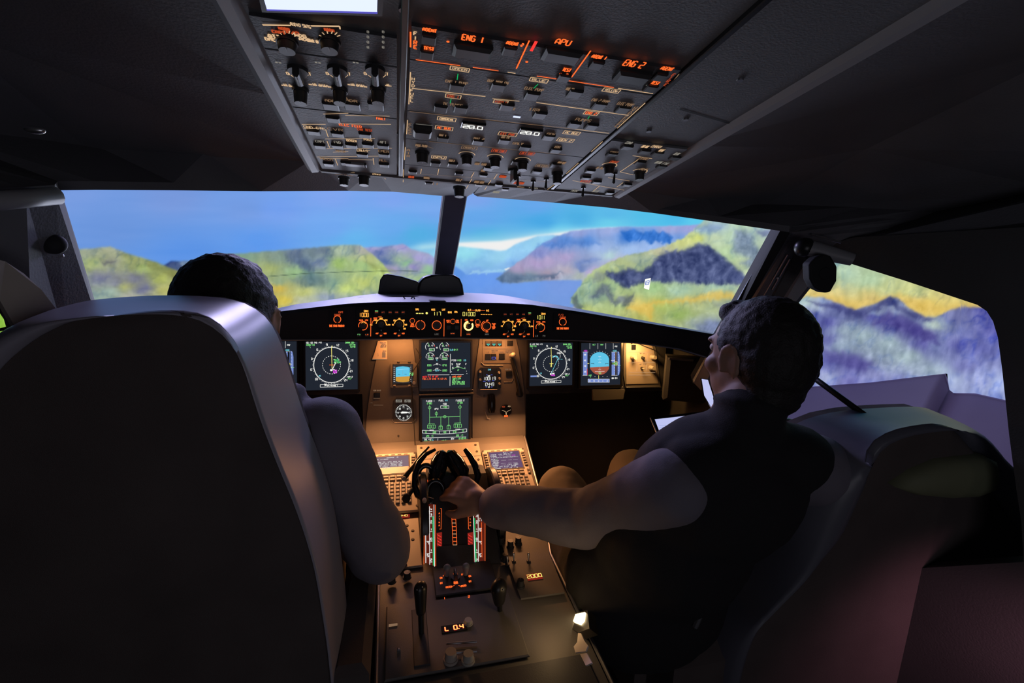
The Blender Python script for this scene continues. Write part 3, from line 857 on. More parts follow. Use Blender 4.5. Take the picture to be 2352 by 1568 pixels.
def side_wall(fr, s, hole, name, lab, lead):
    mb = MB()
    aft = fr.u if fr.u.y < 0 else -fr.u
    sa = 1 if fr.u.y < 0 else -1
    hu = [p[0] * sa for p in hole]; hv = [p[1] for p in hole]
    up = 1 if fr.v.z > 0 else -1
    a0, a1 = min(hu) - 0.005, max(hu) + 0.035
    b0, b1 = min(v * up for v in hv) - 0.25, max(v * up for v in hv) + 0.05
    e0 = fr.at(*lead[0]); e1 = fr.at(*lead[1])
    outer = [(a0 * sa, b0 * up), (a1 * sa, b0 * up), (a1 * sa, b1 * up), (e0[0], b1 * up), e0, e1]
    outer = [outer[0], outer[1], outer[2]] + [fr.at(*q) for q in lead[2:]] + [e0, e1]
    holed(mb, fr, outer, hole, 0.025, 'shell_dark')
    # continue aft, down and up
    p_low = fr.P(a1 * sa, b0 * up); p_top = fr.P(a1 * sa, b1 * up); q_low = fr.P(a0 * sa, b0 * up); q_top = fr.W(*(lead[3] if len(lead) > 3 else lead[0]))
    x2 = s * 0.95
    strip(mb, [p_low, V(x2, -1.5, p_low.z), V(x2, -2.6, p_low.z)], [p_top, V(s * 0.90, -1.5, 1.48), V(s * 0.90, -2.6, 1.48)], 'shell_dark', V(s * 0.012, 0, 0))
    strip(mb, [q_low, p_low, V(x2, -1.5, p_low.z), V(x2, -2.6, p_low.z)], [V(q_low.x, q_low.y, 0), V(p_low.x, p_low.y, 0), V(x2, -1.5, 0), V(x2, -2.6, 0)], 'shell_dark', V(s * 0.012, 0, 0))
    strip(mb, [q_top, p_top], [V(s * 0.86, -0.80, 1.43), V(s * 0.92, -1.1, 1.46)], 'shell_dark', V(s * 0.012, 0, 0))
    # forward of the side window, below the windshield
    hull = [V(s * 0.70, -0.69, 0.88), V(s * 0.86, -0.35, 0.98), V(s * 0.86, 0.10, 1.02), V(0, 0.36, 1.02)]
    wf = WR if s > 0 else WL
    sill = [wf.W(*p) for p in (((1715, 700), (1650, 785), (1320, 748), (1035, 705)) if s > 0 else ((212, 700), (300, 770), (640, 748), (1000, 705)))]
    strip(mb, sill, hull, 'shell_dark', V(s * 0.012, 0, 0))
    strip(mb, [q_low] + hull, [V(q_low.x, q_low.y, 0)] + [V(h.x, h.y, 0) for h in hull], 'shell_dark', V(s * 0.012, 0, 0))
    o = mb.build(name); tag(o, lab, 'wall', kind='structure')
    return o


side_wall(SR, 1, hole_r, 'wall_right', 'dark right cockpit side wall around the large side window', [(1896, 585), (1678, 868), (1960, 545), (1900, 562)])
hole_l = [SL.at(*p) for p in [(-20, 640), (60, 766), (40, 800), (-60, 900), (-300, 1000), (-300, 560)]]
side_wall(SL, -1, hole_l, 'wall_left', 'dark left cockpit side wall around the left side window', [(-8, 630), (72, 766)])
mb = MB(); mb.quad(V(-1.1, -2.6, 0), V(1.1, -2.6, 0), V(1.1, -2.6, 1.8), V(-1.1, -2.6, 1.8), 'shell_dark')
tag(mb.build('wall_back'), 'dark rear cockpit wall', 'wall', kind='structure')
mb = MB(); mb.box(Frame((0, -1.2, -0.02), (1, 0, 0), (0, 1, 0)), -1.0, 1.0, -1.4, 1.5, 0, 0.02, 'floor_carpet')
tag(mb.build('floor'), 'dark carpeted cockpit floor', 'floor', kind='structure')

def roof_fill(s, A, name):
    mb = MB(); B = [lerp(M0, O0, 0.5), lerp(M0, O0, 0.75), O0, O0, V(0.90, -0.98, 1.43), V(0.90, -1.15, 1.45)]
    B = [b if s > 0 else mx(b) for b in B]
    strip(mb, A, B, 'shell'); o = mb.build(name)
    tag(o, 'dark %s ceiling edge above the side window' % ('right' if s > 0 else 'left'), 'ceiling edge', kind='structure')


# --- glass panes
mb = MB()
for fr, pts, nm in ((WL, [(135, 437), (600, 439), (905, 440), (1018, 450), (994, 640), (960, 720), (600, 760), (240, 760), (218, 692), (160, 505)], 'window_1'),
                    (WR, [(1073, 452), (1270, 465), (1500, 489), (1812, 533), (1700, 720), (1640, 800), (1300, 740), (1020, 720), (1040, 640)], 'window_2'),
                    (SR, [(1908, 591), (2245, 700), (2281, 738), (2302, 850), (2334, 1120), (2351, 1290), (1690, 1330), (1690, 872)], 'window_3'),
                    (SL, [(-20, 640), (60, 766), (40, 800), (-60, 900), (-300, 1000), (-300, 560)], 'window_4')):
    mb = MB(); mb.poly(fr, [fr.at(*p) for p in pts], -0.012, -0.008, 'glass')
    o = mb.build(nm)
    tag(o, {'window_1': 'clear left windshield pane with blue sky and green hills behind', 'window_2': 'clear right windshield pane with the fjord behind',
            'window_3': 'clear right side window pane with violet rock wall behind', 'window_4': 'clear left side window pane at the picture edge'}[nm], 'window', kind='structure')

# --- centre post
mb = MB()
q = [PTL, PTR, PBR, PBL]
low = [near(986, 700, PBL + V(0, 0.04, -0.07)), near(1030, 700, PBR + V(0, 0.04, -0.07))]
rows = [[PTL, PTR], [PBL, PBR], low]
front = []
for a, b in rows:
    c = (b - a); front.append([a, a + c * 0.06 + V(0, -0.012, 0), a + c * 0.94 + V(0, -0.012, 0), b, b + V(0, 0.05, 0), a + V(0, 0.05, 0)])
top = [p + (front[0][i] - front[1][i]) * 0.25 for i, p in enumerate(front[0])]
R = [top] + front
vs = [p for r in R for p in r]; fs = []
for i in range(len(R) - 1):
    for k in range(6): fs.append((6 * i + k, 6 * i + (k + 1) % 6, 6 * i + 6 + (k + 1) % 6, 6 * i + 6 + k))
mb.add(vs, fs, 'shell')
o = mb.build('trim_1'); tag(o, 'dark slanted centre post between the two windshield panes', 'window post', kind='structure')

# --- corner pillars between windshield and side windows


def pillar(name, s, top, bot, mats, label, ext=0.0):
    """strips between top and bottom rows of points; rows are lists of 3D points"""
    mb = MB(); n = len(top)
    bot2 = [b + (b - t) * ext for t, b in zip(top, bot)]
    for i in range(n - 1):
        a, b, c, d = top[i], top[i + 1], bot2[i + 1], bot2[i]
        nrm = (b - a).cross(d - a).normalized()
        if nrm.dot(CAM - a) < 0: nrm = -nrm
        bk = -nrm * 0.03
        vs = [a, b, c, d, a + bk, b + bk, c + bk, d + bk]
        mb.add(vs, [(0, 1, 2, 3), (7, 6, 5, 4), (0, 4, 5, 1), (1, 5, 6, 2), (2, 6, 7, 3), (3, 7, 4, 0)], mats[i])
    o = mb.build(name); tag(o, label, 'window pillar', kind='structure')
    return o


def prow(pxs, A, B):
    """points on the rays of pxs, at depths running from A to B"""
    out = []; n = len(pxs)
    for i, p in enumerate(pxs):
        out.append(near(p[0], p[1], lerp(Vector(A), Vector(B), i / (n - 1))))
    return out


sR0 = SR.W(1905, 590); sR1 = SR.W(1835, 682)
WRb = WR.W(1715, 690)
tr_ = prow([(1792, 529), (1815, 534), (1822, 536), (1846, 545), (1875, 566), (1908, 591)], WR.W(1792, 529), sR0)
br_ = prow([(1694, 700), (1716, 703), (1723, 704), (1760, 700), (1795, 690), (1835, 684)], WR.W(1694, 700), sR1)
pillar('trim_2', 1, tr_, br_, ['black_matte', 'metal_dull', 'shell', 'shell_dark', 'trim_grey'], 'dark right pillar with black seal and thin bright metal edge beside the side window', 1.6)
roof_fill(1, [TR[-1], tr_[1], tr_[3], near(1910, 570, tr_[5]), SR.W(2000, 560), SR.W(2345, 560)], 'trim_6')
mb = MB()
for k0, k1, a, b in ((0.52, 0.70, 0.25, 0.95), (0.80, 0.92, 0.30, 0.75)):
    p = lerp(tr_[1], tr_[3], k0); q = lerp(br_[1], br_[3], k0)
    mb.tube([lerp(p, q, a) + V(-0.004, -0.008, 0), lerp(p, q, b) + V(-0.004, -0.008, 0)], 0.0018, 'metal')
tag(mb.build('trim_3'), 'thin bright metal beads on the right pillar', 'trim', kind='structure')

sL0 = near(-20, 600, (-0.76, -0.85, 1.30)); sL1 = near(60, 766, (-0.74, -0.80, 1.18))
tl_ = prow([(140, 437), (128, 446), (60, 452), (-40, 458)], WL.W(140, 437), (-0.80, -0.93, 1.36))
bl_ = prow([(219, 694), (210, 694), (128, 700), (45, 766)], WL.W(219, 694), (-0.76, -0.80, 1.2))
pillar('trim_4', -1, tl_, bl_, ['black_matte', 'shell', 'shell'], 'dark left pillar beside the left windshield pane', 0.5)
roof_fill(-1, [TL[0], tl_[1], tl_[2], tl_[3], SL.W(-40, 560), SL.W(-200, 500)], 'trim_7')
# beige lining piece behind the left pillar
mb = MB()
bp = [near(x, y, p) for x, y, p in ((-30, 590, (-0.78, -0.95, 1.3)), (12, 600, (-0.76, -0.92, 1.29)), (55, 628, (-0.74, -0.89, 1.27)), (95, 665, (-0.73, -0.87, 1.25)), (128, 708, (-0.72, -0.85, 1.22)), (45, 768, (-0.74, -0.89, 1.18)), (0, 690, (-0.76, -0.92, 1.22)), (-30, 640, (-0.78, -0.95, 1.26)))]
n = len(bp); mb.add(bp + [p + V(-0.015, 0.015, 0) for p in bp], [tuple(range(n)), tuple(range(2 * n - 1, n - 1, -1))] + [(i, (i + 1) % n, n + (i + 1) % n, n + i) for i in range(n)], 'beige')
tag(mb.build('trim_5'), 'pale beige curved lining piece behind the left pillar', 'trim', kind='structure')

mb = MB(); a = near(-60, 466, tl_[3] + V(0.03, -0.02, 0)); b = near(132, 449, tl_[1] + V(0.01, -0.02, 0)); mb.tube([a, lerp(a, b, .5), b], 0.011, 'trim_grey', 12)
tag(mb.build('trim_8', smooth=True), 'pale violet lit roll along the top of the left pillar', 'trim', kind='structure')

# ================================================================ overhead console
# local drawing helpers on a panel: every item is given where it sits on the panel (measured), sizes in metres
class PanelThing:
    def __init__(s, name, label, cat, fr, group=None, base=0.0):
        s.fr = fr; s.o = fr.P(0, 0)
        s.t = thing(name, label, cat, tuple(s.o), group)
        s.ink = MB(); s.base = base; s.h = base + 0.0006

    def plate(s, pts, m, h0=-0.01, name='face_plate'):
        mb = MB(); mb.poly(s.fr, pts, h0, s.base, m); return mb.build(name, s.t)

    def P(s, px, py): return s.fr.at(px, py)

    def line(s, x0, y0, x1, y1, m='e_cream', w=1.0): pline(s.ink, s.fr, x0, y0, x1, y1, w, m, s.h)

    def txt(s, st, x, y, h, m='e_cream', wpx=None, **k): ptext(s.ink, s.fr, st, x, y, h, m, s.h, wpx=wpx, **k)

    def boxed(s, x, y, wpx, hpx, st, m='e_cream', ti='e_cream'):
        c = s.P(x, y); a = s.P(x - wpx / 2, y); b = s.P(x + wpx / 2, y); w = abs(b[0] - a[0]) / 2
        d = s.P(x, y - hpx / 2); e = s.P(x, y + hpx / 2); hh = abs(d[1] - e[1]) / 2
        s.ink.path(s.fr, [(c[0] - w, c[1] - hh), (c[0] + w, c[1] - hh), (c[0] + w, c[1] + hh), (c[0] - w, c[1] + hh)], 0.0009, s.h, m, True)
        text(s.ink, s.fr, st, c, hh * 1.15, ti, s.h, wid=w * 1.5)

    def push(s, x, y, m='knob_dark', w=0.0085, hh=0.0085, d=0.0035, legend=None, lm='e_cream_dim'):
        c = s.P(x, y)
        mb = MB(); mb.bbox(s.fr, c[0] - w, c[0] + w, c[1] - hh, c[1] + hh, s.base, s.base + d, m, 0.0012)
        o = mb.build('push_button', s.t)
        if legend:
            q = MB(); text(q, s.fr, legend, c, hh * 0.5, lm, s.base + d + 0.0004, wid=w * 1.2); q.build('legend', o)
        return o

    def knob(s, x, y, r=0.009, d=0.016, m='knob_dark', pointer=True, bar=False):
        c = s.P(x, y); mb = MB()
        if bar:
            mb.cyl(s.fr.P(c[0], c[1], s.base), s.fr.P(c[0], c[1], s.base + 0.004), r * 1.1, r * 1.05, m, 20)
            mb.bbox(s.fr, c[0] - r * 0.35, c[0] + r * 0.35, c[1] - r * 1.25, c[1] + r * 1.25, s.base + 0.003, s.base + d, m, 0.002)
        else:
            p0 = s.fr.P(c[0], c[1], s.base); p1 = s.fr.P(c[0], c[1], s.base + d * 0.25); p2 = s.fr.P(c[0], c[1], s.base + d)
            mb.cyl(p0, p1, r * 1.2, r * 1.15, m, 20); mb.cyl(p1, p2, r, r * 0.86, m, 20)
        o = mb.build('knob', s.t); shade_auto(o, 35)
        if pointer:
            q = MB(); q.line(s.fr, (c[0], c[1] + r * 0.1), (c[0], c[1] + r * (0.75 if not bar else 1.1)), 0.0011, s.base + d + 0.0004, 'grey_plastic')
            q.build('pointer', o)
        return o

    def toggle(s, x, y, up=0.6, m='metal'):
        c = s.P(x, y); mb = MB()
        mb.cyl(s.fr.P(c[0], c[1], s.base), s.fr.P(c[0], c[1], s.base + 0.003), 0.005, 0.005, 'knob_dark', 12)
        mb.capsule(s.fr.P(c[0], c[1], s.base + 0.002), s.fr.P(c[0], c[1] + 0.006 * up, s.base + 0.016), 0.0014, 0.0028, m, n=10)
        o = mb.build('toggle_switch', s.t); shade_auto(o)
        return o

    def screws(s, pts, m='knob_dark'):
        for x, y in pts:
            c = s.P(x, y); mb = MB(); mb.cyl(s.fr.P(c[0], c[1], s.base), s.fr.P(c[0], c[1], s.base + 0.0015), 0.003, 0.0028, m, 12)
            mb.build('screw', s.t)

    def done(s, name='lettering'):
        if s.ink.f: s.ink.build(name, s.t)


HOUS_H = 0.0
# housing
t = thing('overhead_console', 'dark grey overhead console housing on the ceiling carrying the lit switch panels', 'console', tuple(OH.P(0, 0)))
mb = MB()
W0 = 0.298
mb.poly(OH, [(-W0, OHF - 0.008), (W0, OHF - 0.008), (W0, 0.62), (-W0, 0.62)], -0.09, 0.0, 'overhead_grey')
mb.build('housing', t)
for s_, nm in ((-1, 'side_rail'), (1, 'side_rail')):
    mb = MB()
    prof = [(0.0, 0.0), (0.006, 0.007), (0.016, 0.009), (0.024, 0.003), (0.026, -0.09), (0.0, -0.09)]
    vs = []
    for b in (OHF - 0.012, 0.62):
        for a, h in prof: vs.append(OH.P(s_ * (W0 - 0.004 + a), b, h))
    n = len(prof); fs = [(i, (i + 1) % n, n + (i + 1) % n, n + i) for i in range(n)] + [tuple(range(n)), tuple(range(2 * n - 1, n - 1, -1))]
    mb.add(vs, fs, 'trim_grey'); mb.build(nm, t)
mb = MB(); mb.bbox(OH, -W0, W0, OHF - 0.02, OHF - 0.004, -0.05, 0.006, 'overhead_grey', 0.004); mb.build('front_lip', t)
for x, y in ((1700, 182), (1575, 273), (1490, 300), (908, 305), (925, 20)):
    c = OH.at(x, y); mb = MB(); mb.cyl(OH.P(c[0], c[1], 0), OH.P(c[0], c[1], 0.002), 0.004, 0.0036, 'metal_dull', 12); mb.build('screw', t)
mb = MB(); a, b = OH.at(1562, 250), OH.at(1708, 292); mb.line(OH, a, b, 0.003, 0.0005, 'black_matte'); mb.build('panel_joint', t)
# vertical dividers beside the centre column
for xx in (-0.152, 0.152):
    mb = MB(); mb.bbox(OH, xx - 0.0035, xx + 0.0035, OHF, 0.5, 0, 0.0055, 'black_plastic', 0.001); mb.build('divider', t)

B = 0.004


def orow(name, label, v0, v1, x0=-0.1465, x1=0.1465, m='overhead_grey'):
    """panel between two v lines of the console"""
    p = PanelThing(name, label, 'switch panel', Frame(OH.P((x0 + x1) / 2, (v0 + v1) / 2), OH.u, OH.v), 'overhead switch panels' if False else None, B)
    w = (x1 - x0) / 2 - 0.001; h = (v1 - v0) / 2 - 0.001
    p.plate([(-w, -h), (w, -h), (w, h), (-w, h)], m, 0.0005)
    return p


vf = lambda x, y: OH.at(x, y)[1]
V_F1 = vf(943, 48); V_F0 = vf(948, 128); V_H0 = vf(939, 247); V_E0 = vf(932, 312); V_A0 = vf(929, 372); V_N0 = OHF + 0.001

# --- fire panel
p = orow('fire_panel', 'fire control panel lettered ENG 1, APU, ENG 2 in glowing orange', V_F0, V_F1, m='panel_dark')
p.t['category'] = 'control panel'
for st, x, y, h, w in (('ENG 1', 1087, 78, 13, 52), ('APU', 1294, 86, 12, 36), ('ENG 2', 1457, 137, 13, 50)): p.txt(st, x, y, h, 'e_orange', w, w=0.0016)
for st, x, y, w in (('AGENT', 987, 58, 32), ('TEST', 985, 101, 24), ('AGENT 2', 1183, 90, 40), ('AGENT 1', 1377, 121, 36), ('AGENT', 1533, 148, 30), ('TEST', 1302, 151, 20), ('TEST', 1506, 181, 20)):
    p.txt(st, x, y, 7, 'e_orange', w, w=0.0014)
p.line(943, 62, 943, 98, 'e_orange', 1.6); 
for i, ch in enumerate('FIRE'): p.txt(ch, 954, 66 + i * 10.5, 8, 'e_orange' if i > 1 else 'e_cream', 7, w=0.0013)
p.line(1216, 82, 1186, 148, 'e_orange', 1.5); p.line(1357, 106, 1313, 168, 'e_orange', 1.5); p.line(1560, 160, 1540, 186, 'e_cream_dim', 1.2)
p.line(1232, 84, 1220, 107, 'e_red', 3.2)
for x, y, m in ((1029, 85, 'e_orange'), (976, 108, 'e_dimwhite'), (992, 110, 'e_dimwhite'), (1210, 132, 'e_orange'), (1288, 160, 'e_orange'), (1303, 161, 'e_orange'), (1487, 187, 'e_dimwhite'), (1500, 187, 'e_dimwhite')):
    p.ink.disc(p.fr, p.P(x, y), 0.0016, p.h, m, 10)
for x, y, st in ((1547, 163, 'F'), (1541, 169, 'I'), (1535, 177, 'R'), (1530, 185, 'E')): p.txt(st, x, y, 6, 'e_orange_dim', 6)
for x, y in ((1085, 105), (1290, 115), (1452, 165)):
    c = p.P(x, y); mb = MB(); mb.bbox(p.fr, c[0] - 0.020, c[0] + 0.020, c[1] - 0.010, c[1] + 0.010, B, B + 0.006, 'knob_dark', 0.003); mb.build('fire_handle_cover', p.t)
for x, y in ((985, 78), (1170, 105), (1370, 138), (1515, 165), (980, 113), (1295, 168), (1494, 192)): p.push(x, y, w=0.007, hh=0.007)
p.done()

# orange edge line under the fire panel
p = orow('hydraulic_panel', 'overhead panel right below the fire panel with orange top line, lettered HYD and FUEL', V_H0, V_F0 - 0.0005)
for a in ((955, 127, 1057, 141, 'e_orange'), (1086, 145, 1145, 153, 'e_orange'), (1166, 156, 1184, 159, 'e_cream'), (1233, 165, 1410, 192, 'e_orange'), (1420, 194, 1500, 206, 'e_cream'),
          (946, 194, 1115, 213, 'e_cream'), (1232, 227, 1444, 257, 'e_cream')): p.line(*a, 1.3)
p.line(943, 156, 939, 231, 'e_cream', 1.2); p.line(1482, 228, 1418, 287, 'e_cream', 1.2)
for i, ch in enumerate('HYD'): p.txt(ch, 949, 172 + i * 8, 6, 'e_cream', 6)
for i, ch in enumerate('FUEL'): p.txt(ch, 946, 199 + i * 8, 6, 'e_cream', 6)
for i, ch in enumerate('HYD'): p.txt(ch, 1459 - i * 6, 240 + i * 6, 6, 'e_cream_dim', 6)
for i, ch in enumerate('FUEL'): p.txt(ch, 1436 - i * 6, 263 + i * 6, 6, 'e_cream_dim', 6)
for x, y, w, st, c in ((1056, 149, 45, 'GREEN', 'e_cream'), (1238, 175, 44, 'BLUE', 'e_cream'), (1404, 199, 42, 'YELLOW', 'e_cream'), (1041, 213, 36, 'ENG 1', 'e_orange_dim'), (1358, 252, 35, 'ENG 2', 'e_orange')):
    p.boxed(x, y, w, 9, st, 'e_cream', c)
p.line(1131, 218, 1193, 224, 'e_cream', 1.0); p.boxed(1150, 226, 34, 8, 'APU', 'e_cream', 'e_orange_dim')
for st, x, y, w in (('ENG 1 PUMP', 1049, 180, 52), ('RAT MAN ON', 1144, 179, 50), ('ELEC PUMP', 1227, 196, 46), ('ENG 2 PUMP', 1380, 223, 44), ('ELEC PUMP', 1437, 231, 40), ('TK PUMPS', 1040, 232, 46), ('PUMPS', 1340, 268, 38), ('MODE SEL', 1310, 196, 20), ('X FEED', 1228, 244, 24), ('CTR TK', 1172, 241, 24)):
    p.txt(st, x, y, 6, 'e_cream_dim', w, w=0.0009)
for a in ((1052, 160, 1050, 174), (1236, 184, 1226, 194), (1036, 219, 1034, 229), (1354, 259, 1350, 266)): p.line(*a, 'e_green_line', 1.0)
for x, y in ((1049, 190), (1144, 189), (1222, 210), (1320, 205), (1376, 233), (1430, 242), (1012, 240), (1058, 241), (1164, 236), (1240, 255), (1318, 278), (1358, 282)): p.push(x, y, 'knob_dark')
p.done()

p = orow('electrical_panel', 'overhead panel with two white 28.0 battery readouts', V_E0, V_H0)
p.line(941, 248, 1320, 289, 'e_cream_dim', 1.1); p.line(1320, 289, 1399, 299, 'e_cream', 1.1)
p.line(936, 268, 934, 301, 'e_cream', 1.2); p.line(1384, 318, 1358, 342, 'e_cream', 1.2)
for i, ch in enumerate('ELEC'): p.txt(ch, 942, 278 + i * 7, 5, 'e_cream_dim', 6)
for x, y, w, st, c in ((1026, 266, 43, 'COMMERCIAL', 'e_cream'), (1020, 287, 41, 'AC BUS', 'e_orange'), (1166, 301, 44, 'EXT PWR', 'e_orange_dim'), (1313, 298, 40, 'AC BUS', 'e_cream'), (1299, 315, 40, 'GEN 2', 'e_cream')):
    p.boxed(x, y, w, 8, st, 'e_cream', c)
for x, y in ((1087, 280), (1218, 294)):
    c = p.P(x, y); mb = MB(); mb.bbox(p.fr, c[0] - 0.017, c[0] + 0.017, c[1] - 0.009, c[1] + 0.009, B, B + 0.003, 'lens_black', 0.001)
    o = mb.build('readout_window', p.t)
    q = MB(); text(q, p.fr, '28.0', c, 0.0095, 'e_white', B + 0.0036, w=0.0019, aspect=0.72, slant=-0.12, gap=0.25); q.build('digits', o)
c = p.P(1187, 261); p.ink.poly(p.fr, [(c[0] - .005, c[1] - .002), (c[0] + .005, c[1] - .002), (c[0] + .005, c[1] + .0025), (c[0] - .005, c[1] + .0025)], p.h, p.h, 'e_tube')
for st, x, y, w in (('BAT 1', 1017, 304, 16), ('BAT 2', 1100, 312, 24), ('BUS TIE', 1162, 308, 20), ('GALY', 1190, 323, 24), ('GEN', 1265, 301, 18), ('IDG', 1280, 331, 14)): p.txt(st, x, y, 5, 'e_cream_dim', w)
for x, y in ((1017, 311), (1098, 318), (1158, 316), (1205, 332), (1260, 307), (1276, 338)): p.push(x, y)
c = p.P(970, 290); mb = MB(); mb.bbox(p.fr, c[0] - 0.013, c[0] + 0.013, c[1] - 0.012, c[1] + 0.012, B, B + 0.010, 'knob_dark', 0.003); mb.build('guarded_switch', p.t)
p.line(955, 277, 994, 281, 'e_dimwhite', 0.9)
p.done()

p = orow('air_conditioning_unit', 'overhead panel with three round air temperature knobs ringed in cream light', V_A0, V_E0)
p.line(986, 318, 1300, 349, 'e_cream_dim', 0.9)
p.line(931, 331, 929, 361, 'e_cream', 1.2); p.line(1329, 368, 1301, 393, 'e_cream', 1.2)
for i, ch in enumerate('AIR'): p.txt(ch, 938, 338 + i * 7, 5, 'e_cream_dim', 6)
for x, y, w, st, c in ((1078, 333, 36, 'COCKPIT', 'e_cream_dim'), (1146, 340, 34, 'FWD CAB', 'e_orange_dim'), (1211, 346, 34, 'AFT CAB', 'e_orange_dim'), (1008, 355, 34, 'APU', 'e_cream'), (1246, 375, 32, 'BLEED', 'e_cream_dim')):
    p.boxed(x, y, w, 7, st, c, c)
for x, y in ((1072, 349), (1137, 355), (1200, 362)):
    c = p.P(x, y); p.ink.arc(p.fr, c, 0.0135, 5, 175, 0.0011, p.h, 'e_cream', 16)
    p.knob(x, y + 5, 0.0088, 0.014)
for st, x, y, w in (('HOT AIR', 1104, 371, 26), ('PACK 1', 1038, 363, 12), ('ENG 2', 1187, 369, 8), ('PACK FLOW', 968, 328, 26), ('RAM AIR', 1290, 368, 18)): p.txt(st, x, y, 5, 'e_cream_dim', w)
p.line(955, 332, 976, 328, 'e_cream_dim', 0.8); p.line(976, 328, 995, 334, 'e_cream_dim', 0.8)
for x, y in ((1000, 369), (1186, 366), (1122, 380), (1232, 388), (1276, 372), (1040, 371)): p.push(x, y)
p.knob(970, 344, 0.010, 0.018)
p.knob(1280, 392, 0.009, 0.02)
p.done()

p = orow('exterior_light_unit', 'dim lowest overhead panel with short white bars just above the centre post', V_N0, V_A0)
p.line(932, 392, 1160, 407, 'e_cream_dim', 0.8); p.line(1160, 407, 1265, 412, 'e_cream_dim', 0.8)
for a in ((927, 383, 926, 413), (968, 382, 966, 393), (1008, 382, 1005, 396), (1089, 390, 1082, 402), (1084, 405, 1071, 428), (1142, 394, 1134, 406), (1128, 408, 1113, 431), (1278, 415, 1255, 432)): p.line(*a, 'e_cream', 1.0)
for st, x, y, w, c in (('ANTI ICE', 945, 401, 12, 'e_orange_dim'), ('WING', 980, 403, 12, 'e_cream_dim'), ('ENG 1', 994, 416, 24, 'e_cream_dim'), ('ENG 2', 1054, 408, 12, 'e_cream_dim'), ('PROBE HEAT', 1101, 413, 22, 'e_cream_dim'), ('CABIN', 1155, 400, 14, 'e_orange_dim'), ('BEACON', 1190, 415, 26, 'e_orange_dim'), ('STROBE', 1195, 426, 16, 'e_cream_dim'), ('LAND', 1224, 428, 20, 'e_dimwhite'), ('WIPER', 1140, 436, 14, 'e_dimwhite'), ('NAV', 1110, 386, 8, 'e_cream_dim')):
    p.txt(st, x, y, 5, c, w)
for x, y in ((948, 388), (1110, 396), (1054, 392), (985, 414), (1100, 418), (1146, 418), (1160, 428)): p.push(x, y, w=0.0075, hh=0.006)
for x, y in ((1190, 398), (1225, 410), (1255, 405)): p.toggle(x, y, -0.6, 'knob_dark')
p.knob(1055, 425, 0.011, 0.02); p.knob(1180, 385, 0.010, 0.022, bar=True)
p.done()

# --- left column panels
V_L3 = vf(600, 40); V_L2 = vf(600, 100); V_L1 = vf(690, 240); V_L0 = vf(700, 268)
p = orow('radio_selector_panel', 'overhead panel with clusters of cream labels around two selector knobs, below the bright tube', V_L2, V_L3 + 0.008, -0.292, -0.158, 'panel_dark')
for a in ((603, 46, 667, 47), (714, 48, 780, 49)): p.line(*a, 'e_cream', 2.0)
p.line(780, 49, 781, 56, 'e_cream', 1.4)
p.txt('AUDIO SWTG', 690, 47, 7, 'e_cream', 44)
for st, x, y, w in (('NORM', 652, 55, 22), ('CAPT', 640, 63, 28), ('F/O', 672, 64, 26), ('ATT', 629, 72, 24), ('HDG', 690, 71, 24), ('DMC', 621, 80, 22), ('ADR', 700, 80, 24), ('NORM', 756, 58, 20), ('SYS 1', 625, 76, 16), ('AIR DATA', 726, 85, 36)):
    p.txt(st, x, y, 6, 'e_orange_dim' if st in ('CAPT', 'F/O', 'NORM') else 'e_cream', w, w=0.0016)
for k in range(6):
    a = math.radians(20 + k * 28)
    for cx, cy in ((659, 76), (757, 76)):
        p.line(cx + 18 * math.cos(a), cy - 10 * math.sin(a), cx + 26 * math.cos(a), cy - 17 * math.sin(a), 'e_cream', 1.0)
for x, y in ((659, 86), (757, 86)): p.knob(x, y, 0.009, 0.010)
for x in (845, 880):
    for k in range(4): p.txt('8', x, 62 + k * 12, 5, 'e_dimwhite', 4)
p.done()
p = orow('inertial_panel', 'overhead panel with three black rotary selectors in a row on the left of the console', V_L1, V_L2 - 0.001, -0.292, -0.158)
for i, x in enumerate((684, 775, 862)):
    p.knob(x, 150, 0.010, 0.014, bar=True)
    for k, (st, dx) in enumerate((('OFF', -20), ('NAV', 0), ('ATT', 20))):
        p.txt(st, x + dx + 2, 160, 6, 'e_cream', 15, w=0.0011)
        p.line(x + dx + 4, 163, x + dx * 0.7 + 4, 168, 'e_cream', 0.9)
    p.txt('--', x - 45, 134, 5, 'e_dimwhite', 13, w=0.0022)
for x, w in ((659, 24), (735, 50), (821, 44), (892, 14)): p.txt('====='.replace('=', '-'), x, 188, 5, 'e_cream', w, w=0.0022); p.txt('IR DATA'[:max(3, w // 6)], x, 187, 5, 'e_cream', w * 0.7)
for x in (690, 780, 868): p.knob(x, 196, 0.008, 0.018)
for x, w in ((758, 22), (807, 26), (861, 14)): p.txt('ADR', x, 223, 5, 'e_cream_dim', w); p.push(x + 2, 234, w=0.010, hh=0.009)
p.line(793, 212, 800, 222, 'e_cream_dim', 1.0)
p.done()
p = orow('flight_computer_panel', 'overhead panel of cream framed switch rows at the lower left of the console', V_N0, V_L1 - 0.001, -0.292, -0.158)
for a in ((742, 254, 800, 252), (793, 257, 895, 259), (693, 278, 748, 278), (777, 277, 898, 278), (697, 288, 746, 287), (748, 290, 754, 308), (747, 312, 861, 311), (751, 317, 757, 332), (730, 335, 900, 334), (728, 354, 893, 352), (734, 358, 800, 358),
          (770, 358, 776, 374), (800, 360, 858, 361), (857, 357, 859, 372), (762, 392, 815, 391), (857, 392, 872, 395), (880, 400, 886, 406), (765, 343, 800, 341), (820, 341, 850, 339)): p.line(*a, 'e_cream', 1.0)
